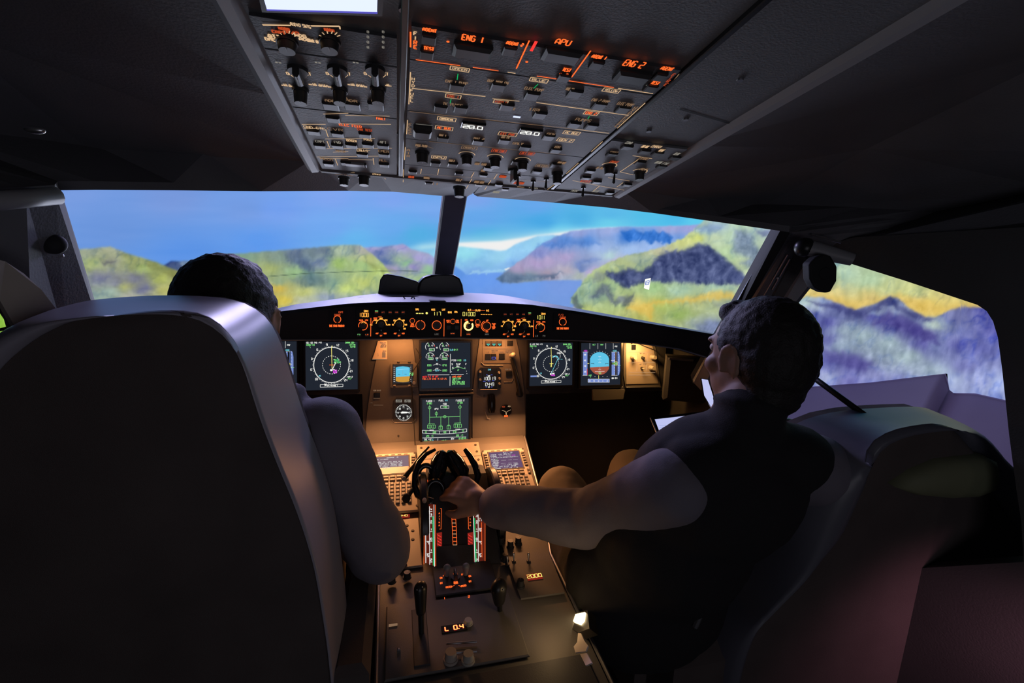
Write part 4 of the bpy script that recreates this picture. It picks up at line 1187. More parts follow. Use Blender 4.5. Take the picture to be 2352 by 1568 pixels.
for st, x, y, w, c in (('ELEC FEED', 805, 281, 50, 'e_orange'), ('GND CTL', 722, 286, 46, 'e_cream'), ('CVR', 770, 290, 34, 'e_cream_dim'), ('CVR TEST', 838, 291, 34, 'e_orange_dim'), ('FAULT', 875, 265, 20, 'e_orange'), ('OXYGEN', 807, 316, 22, 'e_cream'), ('PASS', 845, 314, 18, 'e_cream'), ('MASK', 783, 341, 22, 'e_cream_dim'), ('CALLS', 832, 339, 24, 'e_cream'),
                       ('EMER', 881, 341, 24, 'e_cream_dim'), ('MECH', 750, 359, 26, 'e_cream_dim'), ('ALL', 880, 362, 18, 'e_cream_dim'), ('RAIN RPLNT', 790, 394, 40, 'e_cream_dim'), ('WIPER', 865, 396, 18, 'e_cream'), ('CAPT', 735, 318, 20, 'e_dimwhite'), ('FWD', 775, 320, 14, 'e_dimwhite'), ('AFT', 880, 320, 14, 'e_dimwhite')):
    p.txt(st, x, y, 5, c, w, w=0.0009)
for x, y in ((765, 265), (720, 295), (775, 300), (838, 302), (735, 328), (775, 328), (807, 327), (845, 326), (880, 328), (832, 348), (882, 348), (755, 370), (795, 368), (830, 372), (882, 372)): p.push(x, y, w=0.0088, hh=0.0075)
c = p.P(815, 370); mb = MB(); mb.bbox(p.fr, c[0] - 0.016, c[0] + 0.016, c[1] - 0.007, c[1] + 0.007, B, B + 0.004, 'grey_plastic', 0.001); mb.build('speaker_grille', p.t)
p.knob(836, 399, 0.010, 0.018); p.knob(790, 402, 0.009, 0.016)
p.done()

# --- right column, lower part
p = orow('right_overhead_panel', 'overhead panel at the lower right of the console with two cream ringed knobs', V_N0, vf(1420, 318), 0.158, 0.292)
for a in ((1453, 351, 1498, 358), (1466, 360, 1424, 389), (1397, 402, 1446, 410), (1315, 409, 1390, 424), (1390, 424, 1437, 432), (1377, 422, 1362, 434), (1431, 414, 1417, 424), (1425, 389, 1455, 396)): p.line(*a, 'e_cream', 1.1)
for x, y in ((1399, 374), (1469, 388)):
    c = p.P(x, y); p.ink.arc(p.fr, c, 0.0135, -10, 180, 0.0013, p.h, 'e_cream', 16); p.knob(x, y + 3, 0.009, 0.014)
for st, x, y, w, c in (('OVHT', 1411, 366, 20, 'e_orange_dim'), ('AUX', 1480, 383, 20, 'e_cream_dim'), ('COND', 1445, 321, 16, 'e_dimwhite'), ('HOT AIR', 1482, 330, 16, 'e_cream'), ('CARGO', 1508, 330, 24, 'e_cream'), ('VENT', 1520, 339, 12, 'e_cream'), ('BLOW', 1555, 347, 12, 'e_dimwhite'), ('EXTRACT', 1480, 358, 26, 'e_cream_dim'), ('CAB FANS', 1513, 367, 16, 'e_dimwhite'), ('ENG', 1530, 370, 16, 'e_dimwhite'), ('FADEC', 1410, 344, 20, 'e_cream_dim'), ('WIPER', 1345, 411, 24, 'e_orange_dim'), ('RAIN', 1368, 434, 14, 'e_dimwhite'), ('MAN', 1320, 433, 14, 'e_dimwhite'), ('N1 MODE', 1380, 380, 20, 'e_cream_dim')):
    p.txt(st, x, y, 5, c, w, w=0.0010)
for x, y in ((1405, 347), (1440, 330), (1480, 340), (1510, 345), (1550, 355), (1470, 366), (1520, 375), (1355, 386), (1345, 402), (1370, 412), (1440, 418), (1400, 437)): p.push(x, y, w=0.0085, hh=0.007)
p.toggle(1412, 392, -0.6, 'knob_dark'); p.toggle(1340, 425, -0.6, 'knob_dark')
p.done()

# --- lit tube fixture at the aft left of the console
OL = OH.off(0.018)
fx = Frame(OL.W(740, 10), OH.u, OH.v)
t = thing('dome_light', 'bright bluish white tube light glowing at the top left of the console', 'ceiling light', tuple(fx.o))
mb = MB(); mb.poly(fx, [fx.at(*q) for q in ((597, 8), (602, 30), (878, 39), (884, -50), (585, -60))], -0.018, -0.0005, 'knob_dark'); mb.build('housing', t)
mb = MB(); mb.poly(fx, [fx.at(*q) for q in ((607, 0), (613, 20), (866, 26), (868, -45), (596, -55))], -0.001, 0.0005, 'e_tube'); mb.build('diffuser', t)
mb = MB(); mb.poly(fx, [fx.at(*q) for q in ((612, 21), (613, 24), (867, 31), (867, 27))], -0.001, 0.0004, 'e_tube_edge'); mb.build('lens_rim', t)

# ================================================================ glareshield
GX = 0.34
GCF = Frame((0, -0.26, 1.11), (1, 0, 0), (0, 0.10, 1))
GRF = Frame((GX, -0.26, 1.11), (0.34, -0.19, 0), (0.03, 0.09, 1))
GLF = Frame((-GX, -0.26, 1.11), (0.34, 0.19, 0), (-0.03, 0.09, 1))


def gsp(px, py):
    a = GCF.W(px, py)
    if a.x > GX: return GRF.W(px, py)
    if a.x < -GX: return GLF.W(px, py)
    return a


top_px = [(560, 735), (634, 720), (700, 712), (760, 705), (797, 701), (872, 697), (1000, 697), (1042, 697), (1178, 700), (1222, 703), (1300, 714), (1340, 720), (1462, 741), (1624, 768), (1720, 784)]
bot_px = [(560, 778), (634, 779), (700, 779), (760, 779), (797, 779), (872, 777), (1000, 775), (1042, 775), (1178, 776), (1222, 778), (1300, 780), (1340, 781), (1462, 786), (1560, 800), (1660, 830)]
t = thing('glareshield', 'black padded glareshield curving across the cockpit under the windshields', 'glareshield', (0, -0.25, 1.1))
mb = MB()
T = [gsp(*p) for p in top_px]; Bm = [gsp(*p) for p in bot_px]
n = len(T)


def back_of(p):
    # rear edge of the top surface, near the windshields
    y = 0.10 - 0.62 * max(0.0, abs(p.x) - 0.05) ** 1.25 * 1.25
    y = max(y, p.y + 0.02)
    z = p.z + 0.004 + 0.010 * (y - p.y) / 0.34
    return V(p.x * 0.97, y, z)


K = [back_of(p) for p in T]
Un = [p + V(0, 0.02, -0.004) for p in Bm]
Ub = [V(p.x, max(p.y + 0.02, -0.012 if abs(p.x) < 0.73 else p.y + 0.05), p.z - 0.008) for p in Bm]
rings = []
for i in range(n):
    e = T[i] + V(0, 0.010, 0.0035)
    rings.append([Bm[i], T[i] + V(0, 0, -0.004), e, K[i], K[i] + V(0, 0, -0.03), Ub[i], Un[i]])
m_ = len(rings[0]); vs = [p for r in rings for p in r]; fs = []; fm = []
for i in range(n - 1):
    for k in range(m_): fs.append((i * m_ + k, (i + 1) * m_ + k, (i + 1) * m_ + (k + 1) % m_, i * m_ + (k + 1) % m_)); fm.append(k)
fs += [tuple(range(m_))[::-1], tuple(range((n - 1) * m_, n * m_))]
k0 = len(mb.v); mb.v += [tuple(p) for p in vs]
for i, f in enumerate(fs): mb.f.append(list(f)); mb.m.append(mb.mi('glareshield_top_lit' if i < len(fm) and fm[i] == 2 else 'glareshield'))
mb.build('hood', t)
mb = MB(); mb.tube([p + V(0, -0.001, -0.0015) for p in Bm], 0.0022, 'metal_dull', 6); mb.build('edge_bead', t)
mb = MB(); c = near(1010, 697, (0, -0.2, 1.18)); mb.bbox(Frame((-0.05, -0.22, T[6].z + 0.005), (1, 0, 0), (0, 1, 0)), -0.022, 0.022, -0.02, 0.02, 0, 0.002, 'black_matte', 0.001); mb.build('cover_pad', t)


# ================================================================ flight control panels on the glareshield
def gpanel(name, label, x0, x1, y0, y1, fr=GCF, m='black_matte'):
    r = prect(fr, x0, y0, x1, y1)
    F = Frame(fr.P((r[0] + r[1]) / 2, (r[2] + r[3]) / 2, 0.0005), fr.u, fr.v)
    p = PanelThing(name, label, 'control panel', F, None, 0.0015)
    w = (r[1] - r[0]) / 2; h = (r[3] - r[2]) / 2
    p.plate([(-w, -h), (w, -h), (w, h), (-w, h)], m, 0.0)
    return p


def ring(p, x, y, rpx, a0=0, a1=360, m='e_orange', w=0.0016):
    c = p.P(x, y); a = p.P(x - rpx, y); b = p.P(x + rpx, y); d = p.P(x, y - rpx); e = p.P(x, y + rpx)
    p.ink.arc(p.fr, c, abs(b[0] - a[0]) / 2, a0, a1, w, p.h, m, 28, ry=abs(d[1] - e[1]) / 2)
    return c, abs(b[0] - a[0]) / 2


p = gpanel('flight_control_panel', 'central autopilot panel on the glareshield reading 117 and 01000 in orange', 937, 1150, 706, 772)
p.txt('---', 964, 719.5, 6, 'e_yellow', 17, w=0.0022); p.ink.disc(p.fr, p.P(980, 719), 0.003, p.h, 'e_yellow')
p.txt('117', 1004, 720, 8, 'e_yellow', 16, w=0.0010)
p.txt('01000', 1077, 721, 8.5, 'e_yellow', 28, w=0.0010)
p.txt('-----', 1117, 722, 6, 'e_amber', 26, w=0.0016)
for st, x, y, w in (('SPD', 958, 710.5, 7), ('HDG', 995, 711, 8), ('LAT', 1019, 711, 7), ('HDG-V/S', 1033, 717, 8), ('FPA', 1047, 716.5, 6), ('ALT', 1078, 712, 7), ('LVL/CH', 1097, 712.5, 11), ('V/S', 1119.5, 713, 6)): p.txt(st, x, y, 4, 'e_amber', w, w=0.0011)
p.line(1082, 712, 1091, 712.3, 'e_orange', 1.0); p.line(1103, 712.5, 1114, 713, 'e_orange', 1.0)
c, r = ring(p, 965.5, 746.5, 10.5, 100, 260); ring(p, 965.5, 746.5, 10.5, -75, 85)
p.knob(965.5, 746.5, 0.0095, 0.009, pointer=False)
ring(p, 1003, 747, 10.5); p.knob(1003, 747, 0.0095, 0.009, pointer=False)
ring(p, 1117.5, 748.5, 9.5); ring(p, 1117.5, 748.5, 12.5, 115, 250); p.knob(1117.5, 748.5, 0.0085, 0.009, pointer=False)
c, r = ring(p, 1076, 748, 9.5, -265, 35, 'e_ring_hot', 0.0042); ring(p, 1076, 748, 6, 60, 200, 'e_ring_hot', 0.0018); p.knob(1076, 748, 0.0062, 0.009, pointer=False)
for x, y in ((947, 736.5), (1040, 738), (1097, 739)):
    ring(p, x, y, 5.5, m='e_orange', w=0.0012); p.push(x, y, w=0.0048, hh=0.0048, d=0.008)
for st, x, y, w, h in (('SPD', 947, 745, 7, 3), ('MACH', 947, 749, 9, 3), ('METRIC', 1097, 746.5, 10, 3), ('ALT', 1097, 750, 6, 3), ('PUSH', 1134, 743.5, 8, 3), ('TO', 1134, 747, 4, 3), ('LEVEL', 1134, 750.5, 8, 3), ('OFF', 1134, 754, 6, 3), ('UP', 1119, 735.5, 5, 3), ('DN', 1118, 761.5, 5, 3),
                       ('HDG', 1029, 736, 7, 3), ('V/S', 1029, 739.5, 6, 3), ('TRK', 1050.5, 736, 6, 3), ('FPA', 1050.5, 740, 6, 3), ('AP1', 1030, 752, 5, 3), ('AP2', 1049, 752.5, 6, 3), ('100', 1070, 734.5, 6, 3), ('1000', 1083, 735, 7, 3)): p.txt(st, x, y, h, 'e_orange', w, w=0.0010)
for st, x, y, m in (('LOC', 1002.5, 770, 'e_dimwhite'), ('A/THR', 1039, 768.5, 'e_orange'), ('EXPED', 1075.5, 770.3, 'e_orange'), ('APPR', 1117.5, 770.3, 'e_dimwhite')): p.push(x, y - 3, w=0.008, hh=0.005, d=0.003, legend=st, lm=m if m != 'e_dimwhite' else 'e_dimwhite')
p.push(1030, 752, w=0.006, hh=0.006, d=0.001); p.push(1049, 752, w=0.006, hh=0.006, d=0.001)
p.line(1020, 732, 1019.5, 772, 'e_orange', 1.5); p.line(1059, 732.5, 1058.5, 772, 'e_orange', 1.5)
p.done()


def efis(side):
    L = side < 0
    if L: p = gpanel('display_control_panel', 'left glareshield panel reading 1008 in orange with two big lit half rings', 818, 935, 706, 774)
    else: p = gpanel('display_control_panel', 'right glareshield panel reading 1011 in orange with two big lit half rings', 1152, 1258, 706, 776)
    X = (lambda x: x) if L else (lambda x: x)
    if L:
        p.txt('1008', 836, 723, 8.5, 'e_amber', 21, w=0.0011); p.txt('QNH', 841, 714, 4, 'e_amber', 9, w=0.0012)
        bx, by = 834, 747.5; p.line(852, 730, 851.5, 772, 'e_orange', 1.6)
        A = (875.5, 744.5); Bc = (917, 744.5); bt = (865, 880, 896, 911, 926); by2 = 717
        sw = (875.5, 917); gy = 765
    else:
        p.txt('1011', 1242, 728.5, 8.5, 'e_yellow', 19, w=0.0010); p.txt('QNH', 1247.5, 720.5, 4, 'e_amber', 9, w=0.0012)
        bx, by = 1240.5, 751.5; p.line(1225.5, 735, 1224.5, 774, 'e_orange', 1.6)
        A = (1204, 748); Bc = (1167, 747.5); bt = (1159.5, 1173.5, 1187.5, 1201.5, 1215.5); by2 = 721.5
        sw = (1167, 1204); gy = 767
    ring(p, bx, by, 10, -100, 200, 'e_orange', 0.0016); ring(p, bx + 1, by - 2, 6, 20, 150, 'e_amber', 0.0012)
    p.knob(bx, by, 0.0065, 0.009, pointer=False)
    p.txt('INHG', bx - 5, by - 12.5, 3, 'e_orange', 9, w=0.0009); p.txt('HPA', bx + 8, by - 12.5, 3, 'e_orange', 6, w=0.0009)
    for i, x in enumerate(bt):
        st = ('CSTR', 'WPT', 'VOR.D', 'NDB', 'ARPT')[i]
        p.push(x, by2, w=0.006, hh=0.0055, d=0.003, legend=st, lm='e_orange_dim')
        c = p.P(x, by2 - 3); 
        if (L and i == 0) or (not L and i == 4): p.ink.line(p.fr, (c[0] - 0.004, c[1]), (c[0] + 0.004, c[1]), 0.0018, p.base + 0.0036, 'e_green')
    ring(p, A[0], A[1], 11.5, 5, 175, 'e_amber', 0.0016)
    for st, dx, dy, w in (('ILS', -23, 1, 5), ('VOR', -13, -9.5, 7), ('NAV', 0, -14, 7), ('ARC', 11, -9.5, 7), ('PLAN', 16, 1, 9)): p.txt(st, A[0] + dx * (1 if L else 0.95), A[1] + dy, 3, 'e_amber', w, w=0.0010)
    p.txt('ROSE', A[0] - 13, A[1] - 14, 3, 'e_orange', 8, w=0.0009); ring(p, A[0] - 6, A[1] + 1, 15, 120, 180, 'e_orange', 0.0012); ring(p, A[0], A[1] - 1, 17, 85, 115, 'e_orange', 0.0010)
    ring(p, Bc[0], Bc[1], 11, -35, 175, 'e_amber', 0.0016)
    for st, dx, dy, w in (('10', -15, 1, 4), ('20', -11, -9, 4), ('40', 0, -13, 4), ('80', 10, -9, 4), ('160', 15, 1, 5), ('320', 12, 10, 5)): p.txt(st, Bc[0] + dx, Bc[1] + dy, 3, 'e_amber', w, w=0.0010)
    p.knob(A[0], A[1], 0.0075, 0.010); p.knob(Bc[0], Bc[1], 0.0075, 0.010)
    for i, x in enumerate(sw):
        ring(p, x, gy, 3.6, -60, 190, 'e_orange', 0.0011); p.toggle(x, gy, 0.4, 'knob_dark')
        for st, dx, w in (('ADF', -9, 6), ('VOR', 9, 6)): p.txt(st, x + dx, gy + 0.5, 3, 'e_orange', w, w=0.0010)
        p.txt('OFF', x, gy + 5.5, 3, 'e_orange', 5, w=0.0009); p.txt('1', x, gy - 6.5, 3, 'e_dimwhite', 3)
    for dx, st, m in ((-9, 'FD', 'e_green'), (9, 'LS', 'e_orange')) if L else ((-9, 'LS', 'e_dimwhite'), (8, 'FD', 'e_dimwhite')): p.push(bx + dx, 768 if L else 771, w=0.006, hh=0.0055, d=0.003, legend=st, lm=m)
    p.done()


efis(-1); efis(1)
for s_, cx, cy, fr, lab in ((-1, 775, 733, GCF, 'left'), (1, 1292, 739, GCF, 'right')):
    p = gpanel('priority_panel', 'small %s glareshield panel with one orange ring and the words SIDE STICK PRIORITY' % lab, cx - 22, cx + 22, cy - 20, cy + 22, fr)
    p.txt('CAPT' if s_ < 0 else 'F/O', cx + (8 if s_ < 0 else -4), cy - 16, 4, 'e_orange_dim', 10, w=0.0010)
    p.txt('CHRONO', cx, cy - 10, 4, 'e_orange_dim', 13, w=0.0010)
    ring(p, cx, cy, 8, m='e_orange', w=0.0017); p.push(cx, cy, w=0.006, hh=0.006, d=0.006)
    p.txt('SIDE STICK PRIORITY', cx - (1 if s_ < 0 else 0), cy + 15, 4.5, 'e_orange', 34 if s_ < 0 else 27, w=0.0013)
    p.push(cx, cy + 9, w=0.004, hh=0.002, d=0.002)
    p.done()

# ================================================================ main instrument panel
MP = Frame((0, -0.03, 0.93), (1, 0, 0), (0, 0.12, 1))
t = thing('instrument_panel', 'wide dark main instrument panel with a beige lit centre section under the glareshield', 'instrument panel', (0, 0.0, 0.9))
mb = MB(); A = lambda pts: [MP.at(*p) for p in pts]
mb.poly(MP, A([(540, 772), (1526, 772), (1530, 800), (1524, 897), (1208, 905), (1208, 1032), (836, 1034), (832, 905), (540, 908)]), -0.02, 0.0, 'panel_dark'); mb.build('backing_plate', t)
mb = MB(); mb.poly(MP, A([(874, 772), (946, 772), (957, 860), (962, 905), (962, 1029), (838, 1031), (842, 960), (850, 900)]), 0.0, 0.004, 'panel_grey'); mb.build('left_centre_face', t)
mb = MB(); mb.poly(MP, A([(1102, 772), (1183, 772), (1190, 800), (1203, 895), (1206, 960), (1206, 1026), (1085, 1027), (1085, 905), (1090, 860)]), 0.0, 0.004, 'panel_grey'); mb.build('right_centre_face', t)
mb = MB(); mb.poly(MP, A([(1433, 776), (1493, 776), (1505, 800), (1516, 889), (1436, 890), (1431, 860)]), 0.0, 0.004, 'panel_grey'); mb.build('right_face', t)
mb = MB()
for a, b, c_, d in ((963, 896, 1086, 894), (858, 1035, 952, 1031), (1107, 1024, 1182, 1019), (973, 1018, 1072, 1014), (1328, 891, 1428, 888), (1437, 889, 1512, 888)):
    mb.tube([MP.W(a, b, 0.006), MP.W(c_, d, 0.006)], 0.0016, 'metal_dull', 6)
mb.build('edge_bead', t)
mb = MB(); mb.bbox(MP, *prect(MP, 962, 900, 1088, 908), 0.0, 0.008, 'panel_grey', 0.002); mb.build('ledge', t)
mb = MB(); mb.poly(MP, A([(1358, 893), (1432, 893), (1428, 915), (1360, 918)]), 0.0, 0.012, 'panel_grey'); mb.build('footrest_cover', t)
for pts in (((857, 915), (864, 916), (868, 922), (876, 930)),): pass
for x, y in ((948, 900), (1109, 788), (1107, 834), (1138, 833), (1112, 908), (915, 1000)):
    c = MP.at(x, y); mb = MB(); mb.cyl(MP.P(c[0], c[1], 0.004), MP.P(c[0], c[1], 0.0055), 0.0035, 0.003, 'knob_dark', 12); mb.build('screw', t)


def screen_thing(name, label, x0, y0, x1, y1, cat='display', mg=5, scr='e_screen', bez=True):
    F = Frame(MP.W((x0 + x1) / 2, (y0 + y1) / 2, 0.0), MP.u, MP.v)
    p = PanelThing(name, label, cat, F, None, 0.0078)
    r = prect(F, x0, y0, x1, y1)
    g = abs(F.at(x0 + mg, y0)[0] - F.at(x0, y0)[0])
    if bez:
        mb = MB()
        o = [(r[0] - g, r[2] - g), (r[1] + g, r[2] - g), (r[1] + g, r[3] + g), (r[0] - g, r[3] + g)]
        i = [(r[0], r[2]), (r[1], r[2]), (r[1], r[3]), (r[0], r[3])]
        H = 0.011
        vs = [F.P(a, b, 0.0) for a, b in o] + [F.P(a * 0.985, b * 0.985, H) for a, b in o] + [F.P(a, b, H) for a, b in i] + [F.P(a * 0.99, b * 0.99, 0.0075) for a, b in i]
        fs = []
        for k in (0, 4, 8):
            for q in range(4): j = (q + 1) % 4; fs.append((k + q, k + j, k + 4 + j, k + 4 + q))
        mb.add(vs, fs, 'black_plastic'); mb.build('bezel', p.t)
    mb = MB(); mb.poly(F, [(r[0], r[2]), (r[1], r[2]), (r[1], r[3]), (r[0], r[3])], 0.002, 0.0078, scr); mb.build('screen', p.t)
    return p


def navd(p, cx, cy, k, right):
    f = lambda dx, dy: (cx + dx * k, cy + dy * k)
    ring(p, cx, cy, 40.5 * k, m='e_white', w=0.0018)
    for i in range(72):
        a = math.radians(i * 5); r1 = 44 if i % 2 == 0 else 42.5
        x0, y0 = f(40.5 * math.sin(a), -40.5 * math.cos(a)); x1, y1 = f(r1 * math.sin(a), -r1 * math.cos(a)); p.line(x0, y0, x1, y1, 'e_white', 0.8)
    for i in range(24): ring(p, cx, cy, 20.5 * k, i * 15, i * 15 + 8, 'e_white', 0.0012)
    for i, st in enumerate(('9', '12', '15', '18', '21', '24', '27', '30', '33', '0', '3', '6')):
        a = math.radians(i * 30 - 13); x, y = f(47.5 * math.sin(a), -47.5 * math.cos(a)); p.txt(st, x, y, 4.5 * k, 'e_white', (3 if len(st) < 2 else 6) * k, w=0.0011)
    p.line(*f(0, -40), *f(1, 8), 'e_yellow', 1.3); p.line(*f(1, -40), *f(1, -44), 'e_yellow', 2)
    p.txt('GS 132 TAS 147', cx - 40 * k, cy - 51 * k, 3.6 * k, 'e_white', 34 * k, w=0.0009); p.txt('090/10', cx - 48 * k, cy - 46 * k, 3.6 * k, 'e_green', 18 * k, w=0.0009)
    p.line(*f(-50, -43), *f(-48, -39), 'e_green', 0.9)
    p.txt('DAMAK 001*', cx + 43 * k, cy - 51 * k, 3.6 * k, 'e_green', 22 * k, w=0.0010); p.txt('13.4 NM', cx + 47 * k, cy - 46 * k, 3.4 * k, 'e_green', 14 * k, w=0.0009); p.txt('10:48', cx + 48 * k, cy - 41.5 * k, 3.4 * k, 'e_green', 12 * k, w=0.0009)
    c = p.P(*f(0, 47)); a = p.P(*f(-26, 45)); b = p.P(*f(26, 49.5)); p.ink.path(p.fr, [(a[0], a[1]), (b[0], a[1]), (b[0], b[1]), (a[0], b[1])], 0.0011, p.h, 'e_white', True)
    p.txt('GPS PRIMARY', *f(0, 47.4), 2.4 * k, 'e_white', 20 * k, w=0.0008)
    p.txt('VOR 2', *f(42, 27), 3 * k, 'e_white', 12 * k, w=0.0009); p.txt('FLF', *f(42, 31), 3 * k, 'e_green', 8 * k, w=0.0009); p.txt('40', *f(-27, 25), 3 * k, 'e_cyan', 4 * k, w=0.0008)
    if not right:
        p.line(*f(-5, 0), *f(6, 0), 'e_orange', 1.6); p.line(*f(2, 10), *f(10, -6), 'e_white', 2.0)
        for q in ((6, -12), (9, -8), (13, -10), (16, -6), (7, -6), (14, -13), (18, -7)): p.ink.disc(p.fr, p.P(*f(*q)), 0.0022, p.h, 'e_green_line' if q[0] > 8 else 'e_green', 8)
        p.txt('WLC', *f(12, -12), 4 * k, 'e_green', 10 * k); p.txt('EDDM', *f(14, -6), 4 * k, 'e_green', 14 * k)
        p.ink.disc(p.fr, p.P(*f(-1, 12)), 0.0032, p.h, 'e_white', 12); p.ink.arc(p.fr, p.P(*f(5, 14)), 0.005, 0, 180, 0.0016, p.h, 'e_white'); p.txt('ETAR', *f(8, 13), 3.5 * k, 'e_magenta', 8 * k, w=0.0014); p.txt('RW26', *f(8, 17), 3.5 * k, 'e_magenta', 8 * k, w=0.0014)
    else:
        p.line(*f(-4, 0), *f(6, 0), 'e_yellow', 1.6); p.line(*f(0, 0), *f(0, 9), 'e_yellow', 1.4); p.line(*f(-2, 6), *f(2, 6), 'e_yellow', 1.0)
        p.line(*f(0, 26), *f(17, -11), 'e_cyan', 1.5); p.ink.arc(p.fr, p.P(*f(11, -12)), 0.011, -10, 150, 0.0035, p.h, 'e_cyan', 10)
        p.ink.arc(p.fr, p.P(*f(15, -20)), 0.013, -40, 60, 0.0009, p.h, 'e_white', 8); p.txt('--', *f(24, -12), 4, 'e_cyan', 11, w=0.0012); p.txt('D263', *f(21, -28), 3.5, 'e_white', 9)
        p.ink.disc(p.fr, p.P(*f(-1, 27)), 0.003, p.h, 'e_white', 12); p.txt('ETAR', *f(4, 26), 3.5 * k, 'e_white', 9 * k, w=0.0014); p.txt('RW26', *f(5, 30), 3.5 * k, 'e_magenta', 10 * k, w=0.0014)
        a = p.P(*f(-54, 31)); b = p.P(*f(-38, 35)); p.ink.poly(p.fr, [(a[0], b[1]), (b[0], b[1]), (b[0], a[1]), (a[0], a[1])], p.h, p.h, 'e_tape')
    p.done('symbols')


p = screen_thing('navigation_display', 'left navigation display with a big white compass ring on a dark screen', 703, 784, 822, 896); navd(p, 762.4, 837.3, 1.0, False)
p = screen_thing('navigation_display', 'right navigation display with white compass ring and a cyan route line', 1214, 786, 1314, 886); navd(p, 1264, 834.6, 0.87, True)


def pfd(p, cx, cy, k):
    f = lambda dx, dy: (cx + dx * k, cy + dy * k)
    q = lambda pts: [p.P(*f(*z)) for z in pts]
    hz = [(-22, 9), (21.5, 6.5)]
    top = [(-22, 9)] + [(-22, -11)] + [(22 * math.sin(math.radians(a)), -7 - 19 * math.cos(math.radians(a))) for a in range(-60, 61, 12)] + [(21.5, -11), (21.5, 6.5)]
    bot = [(21.5, 6.5), (21.5, 12)] + [(21 * math.sin(math.radians(a)), 7 + 19 * math.cos(math.radians(a))) for a in range(60, -61, -12)] + [(-22, 12), (-22, 9)]
    p.ink.poly(p.fr, q(top), p.h, p.h, 'e_skyblue'); p.ink.poly(p.fr, q(bot), p.h, p.h, 'e_ground')
    for z in ((-38, -26, -28, 27), (27.5, -26, 39, 27)): p.ink.poly(p.fr, q([(z[0], z[1]), (z[2], z[1]), (z[2], z[3]), (z[0], z[3])]), p.h, p.h, 'e_tape')
    p.ink.poly(p.fr, q([(41, -28), (44.5, -26), (46.5, -16), (46.5, 16), (44.5, 26), (41, 28)]), p.h, p.h, 'e_tape')
    p.h += 0.0003
    for a in ((-39, -26, -26, -26), (27, -26, 40, -26), (27, 27, 40, 27), (-39, 27, -28, 27)): p.line(*f(a[0], a[1]), *f(a[2], a[3]), 'e_white', 0.9)
    p.ink.poly(p.fr, q([(35.5, -26), (38.5, -26), (38.5, 27), (35.5, 27)]), p.h, p.h, 'black_matte')
    p.line(*f(-28.5, 12), *f(-28.5, 27), 'e_red', 1.5); p.line(*f(-28, 0), *f(-24, 0), 'e_yellow', 1.6)
    for i, st in enumerate(('180', '160', '140', '120')): p.txt(st, *f(-34, -20 + i * 13), 3, 'e_white', 5 * k, w=0.0008)
    for i in range(-26, 28, 6): p.line(*f(42, i), *f(43.5, i), 'e_white', 0.8); p.line(*f(33, i), *f(35, i), 'e_white', 0.7)
    p.ink.poly(p.fr, q([(27, -2.5), (37, -2.5), (37, 2.5), (27, 2.5)]), p.h, p.h, 'black_matte'); p.h += 0.0003
    p.txt('10', *f(31, 0), 4, 'e_green', 6 * k, w=0.0010); p.ink.path(p.fr, q([(34, -4), (40, -4), (40, 4), (34, 4)]), 0.001, p.h, 'e_yellow', True); p.txt('80', *f(37, 0), 4, 'e_green', 4 * k, w=0.0010)
    p.ink.path(p.fr, q([(26, -7), (34, -7), (34, -4)]), 0.0009, p.h, 'e_white'); p.txt('1000', *f(34, -29), 3, 'e_cyan', 9 * k, w=0.0009); p.txt('160', *f(-33, -29), 2.6, 'e_magenta', 8 * k, w=0.0013)
    p.txt('---', *f(45, 4.5), 3, 'e_green', 6 * k, w=0.0010)
    for s_ in (-1, 1): p.line(*f(s_ * 20, 0), *f(s_ * 13, 0), 'black_matte', 1.6); p.line(*f(s_ * 13, 0), *f(s_ * 13, 2), 'black_matte', 1.4)
    for y, w in ((-16, 6), (-12.5, 3), (-9, 9), (-5.5, 3), (-2, 6), (10.5, 3), (14, 6), (17.5, 3)): p.line(*f(-w / 2, y), *f(w / 2, y), 'e_white', 0.6)
    p.line(*f(-11, 18.8), *f(11, 18), 'e_white', 0.9); p.txt('400', *f(0, 22), 3.2, 'e_green', 6 * k, w=0.0009)
    for a in range(-60, 61, 15): x, y = 24 * math.sin(math.radians(a)), -6 - 21.5 * math.cos(math.radians(a)); p.line(*f(x, y), *f(x * 1.08, y - 1.6), 'e_white', 0.8)
    for x in (-22.5, -4, 14, 31): p.line(*f(x, -46), *f(x, -33), 'e_white', 0.9)
    for st, x, m in (('ALT', -13, 'e_green'), ('NAV', 5, 'e_green'), ('1FD2', 37, 'e_white')): p.txt(st, *f(x, -43 if m == 'e_green' else -39), 3, m, 6 * k, w=0.0009)
    c = p.P(*f(0, 38)); p.ink.poly(p.fr, q([(-27, 35.5), (22, 35.5), (22, 43), (-27, 43)]), p.h, p.h, 'e_tape'); p.h += 0.0003
    p.ink.path(p.fr, q([(-27, 35.5), (22, 35.5), (22, 43), (-27, 43)]), 0.0008, p.h, 'e_white', True)
    for i, st in enumerate(('8', '9', '10', '11', '12')): p.txt(st, *f(-23 + i * 10, 40), 3, 'e_white', 3 * k, w=0.0007)
    p.line(*f(-2.5, 27), *f(-2.5, 35), 'e_yellow', 1.2); p.txt('1LOC', *f(-22, 27), 3, 'e_green', 7 * k, w=0.0009); p.line(*f(-21, 29), *f(-21, 32), 'e_green', 1.2)
    for x in (-11, 7, 17): p.ink.disc(p.fr, p.P(*f(x, 30)), 0.0011, p.h, 'e_white', 8)
    p.txt('QNH 1011', *f(34, 33.5), 3.4, 'e_white', 13 * k, w=0.0010)
    p.h -= 0.0009
    p.done('symbols')


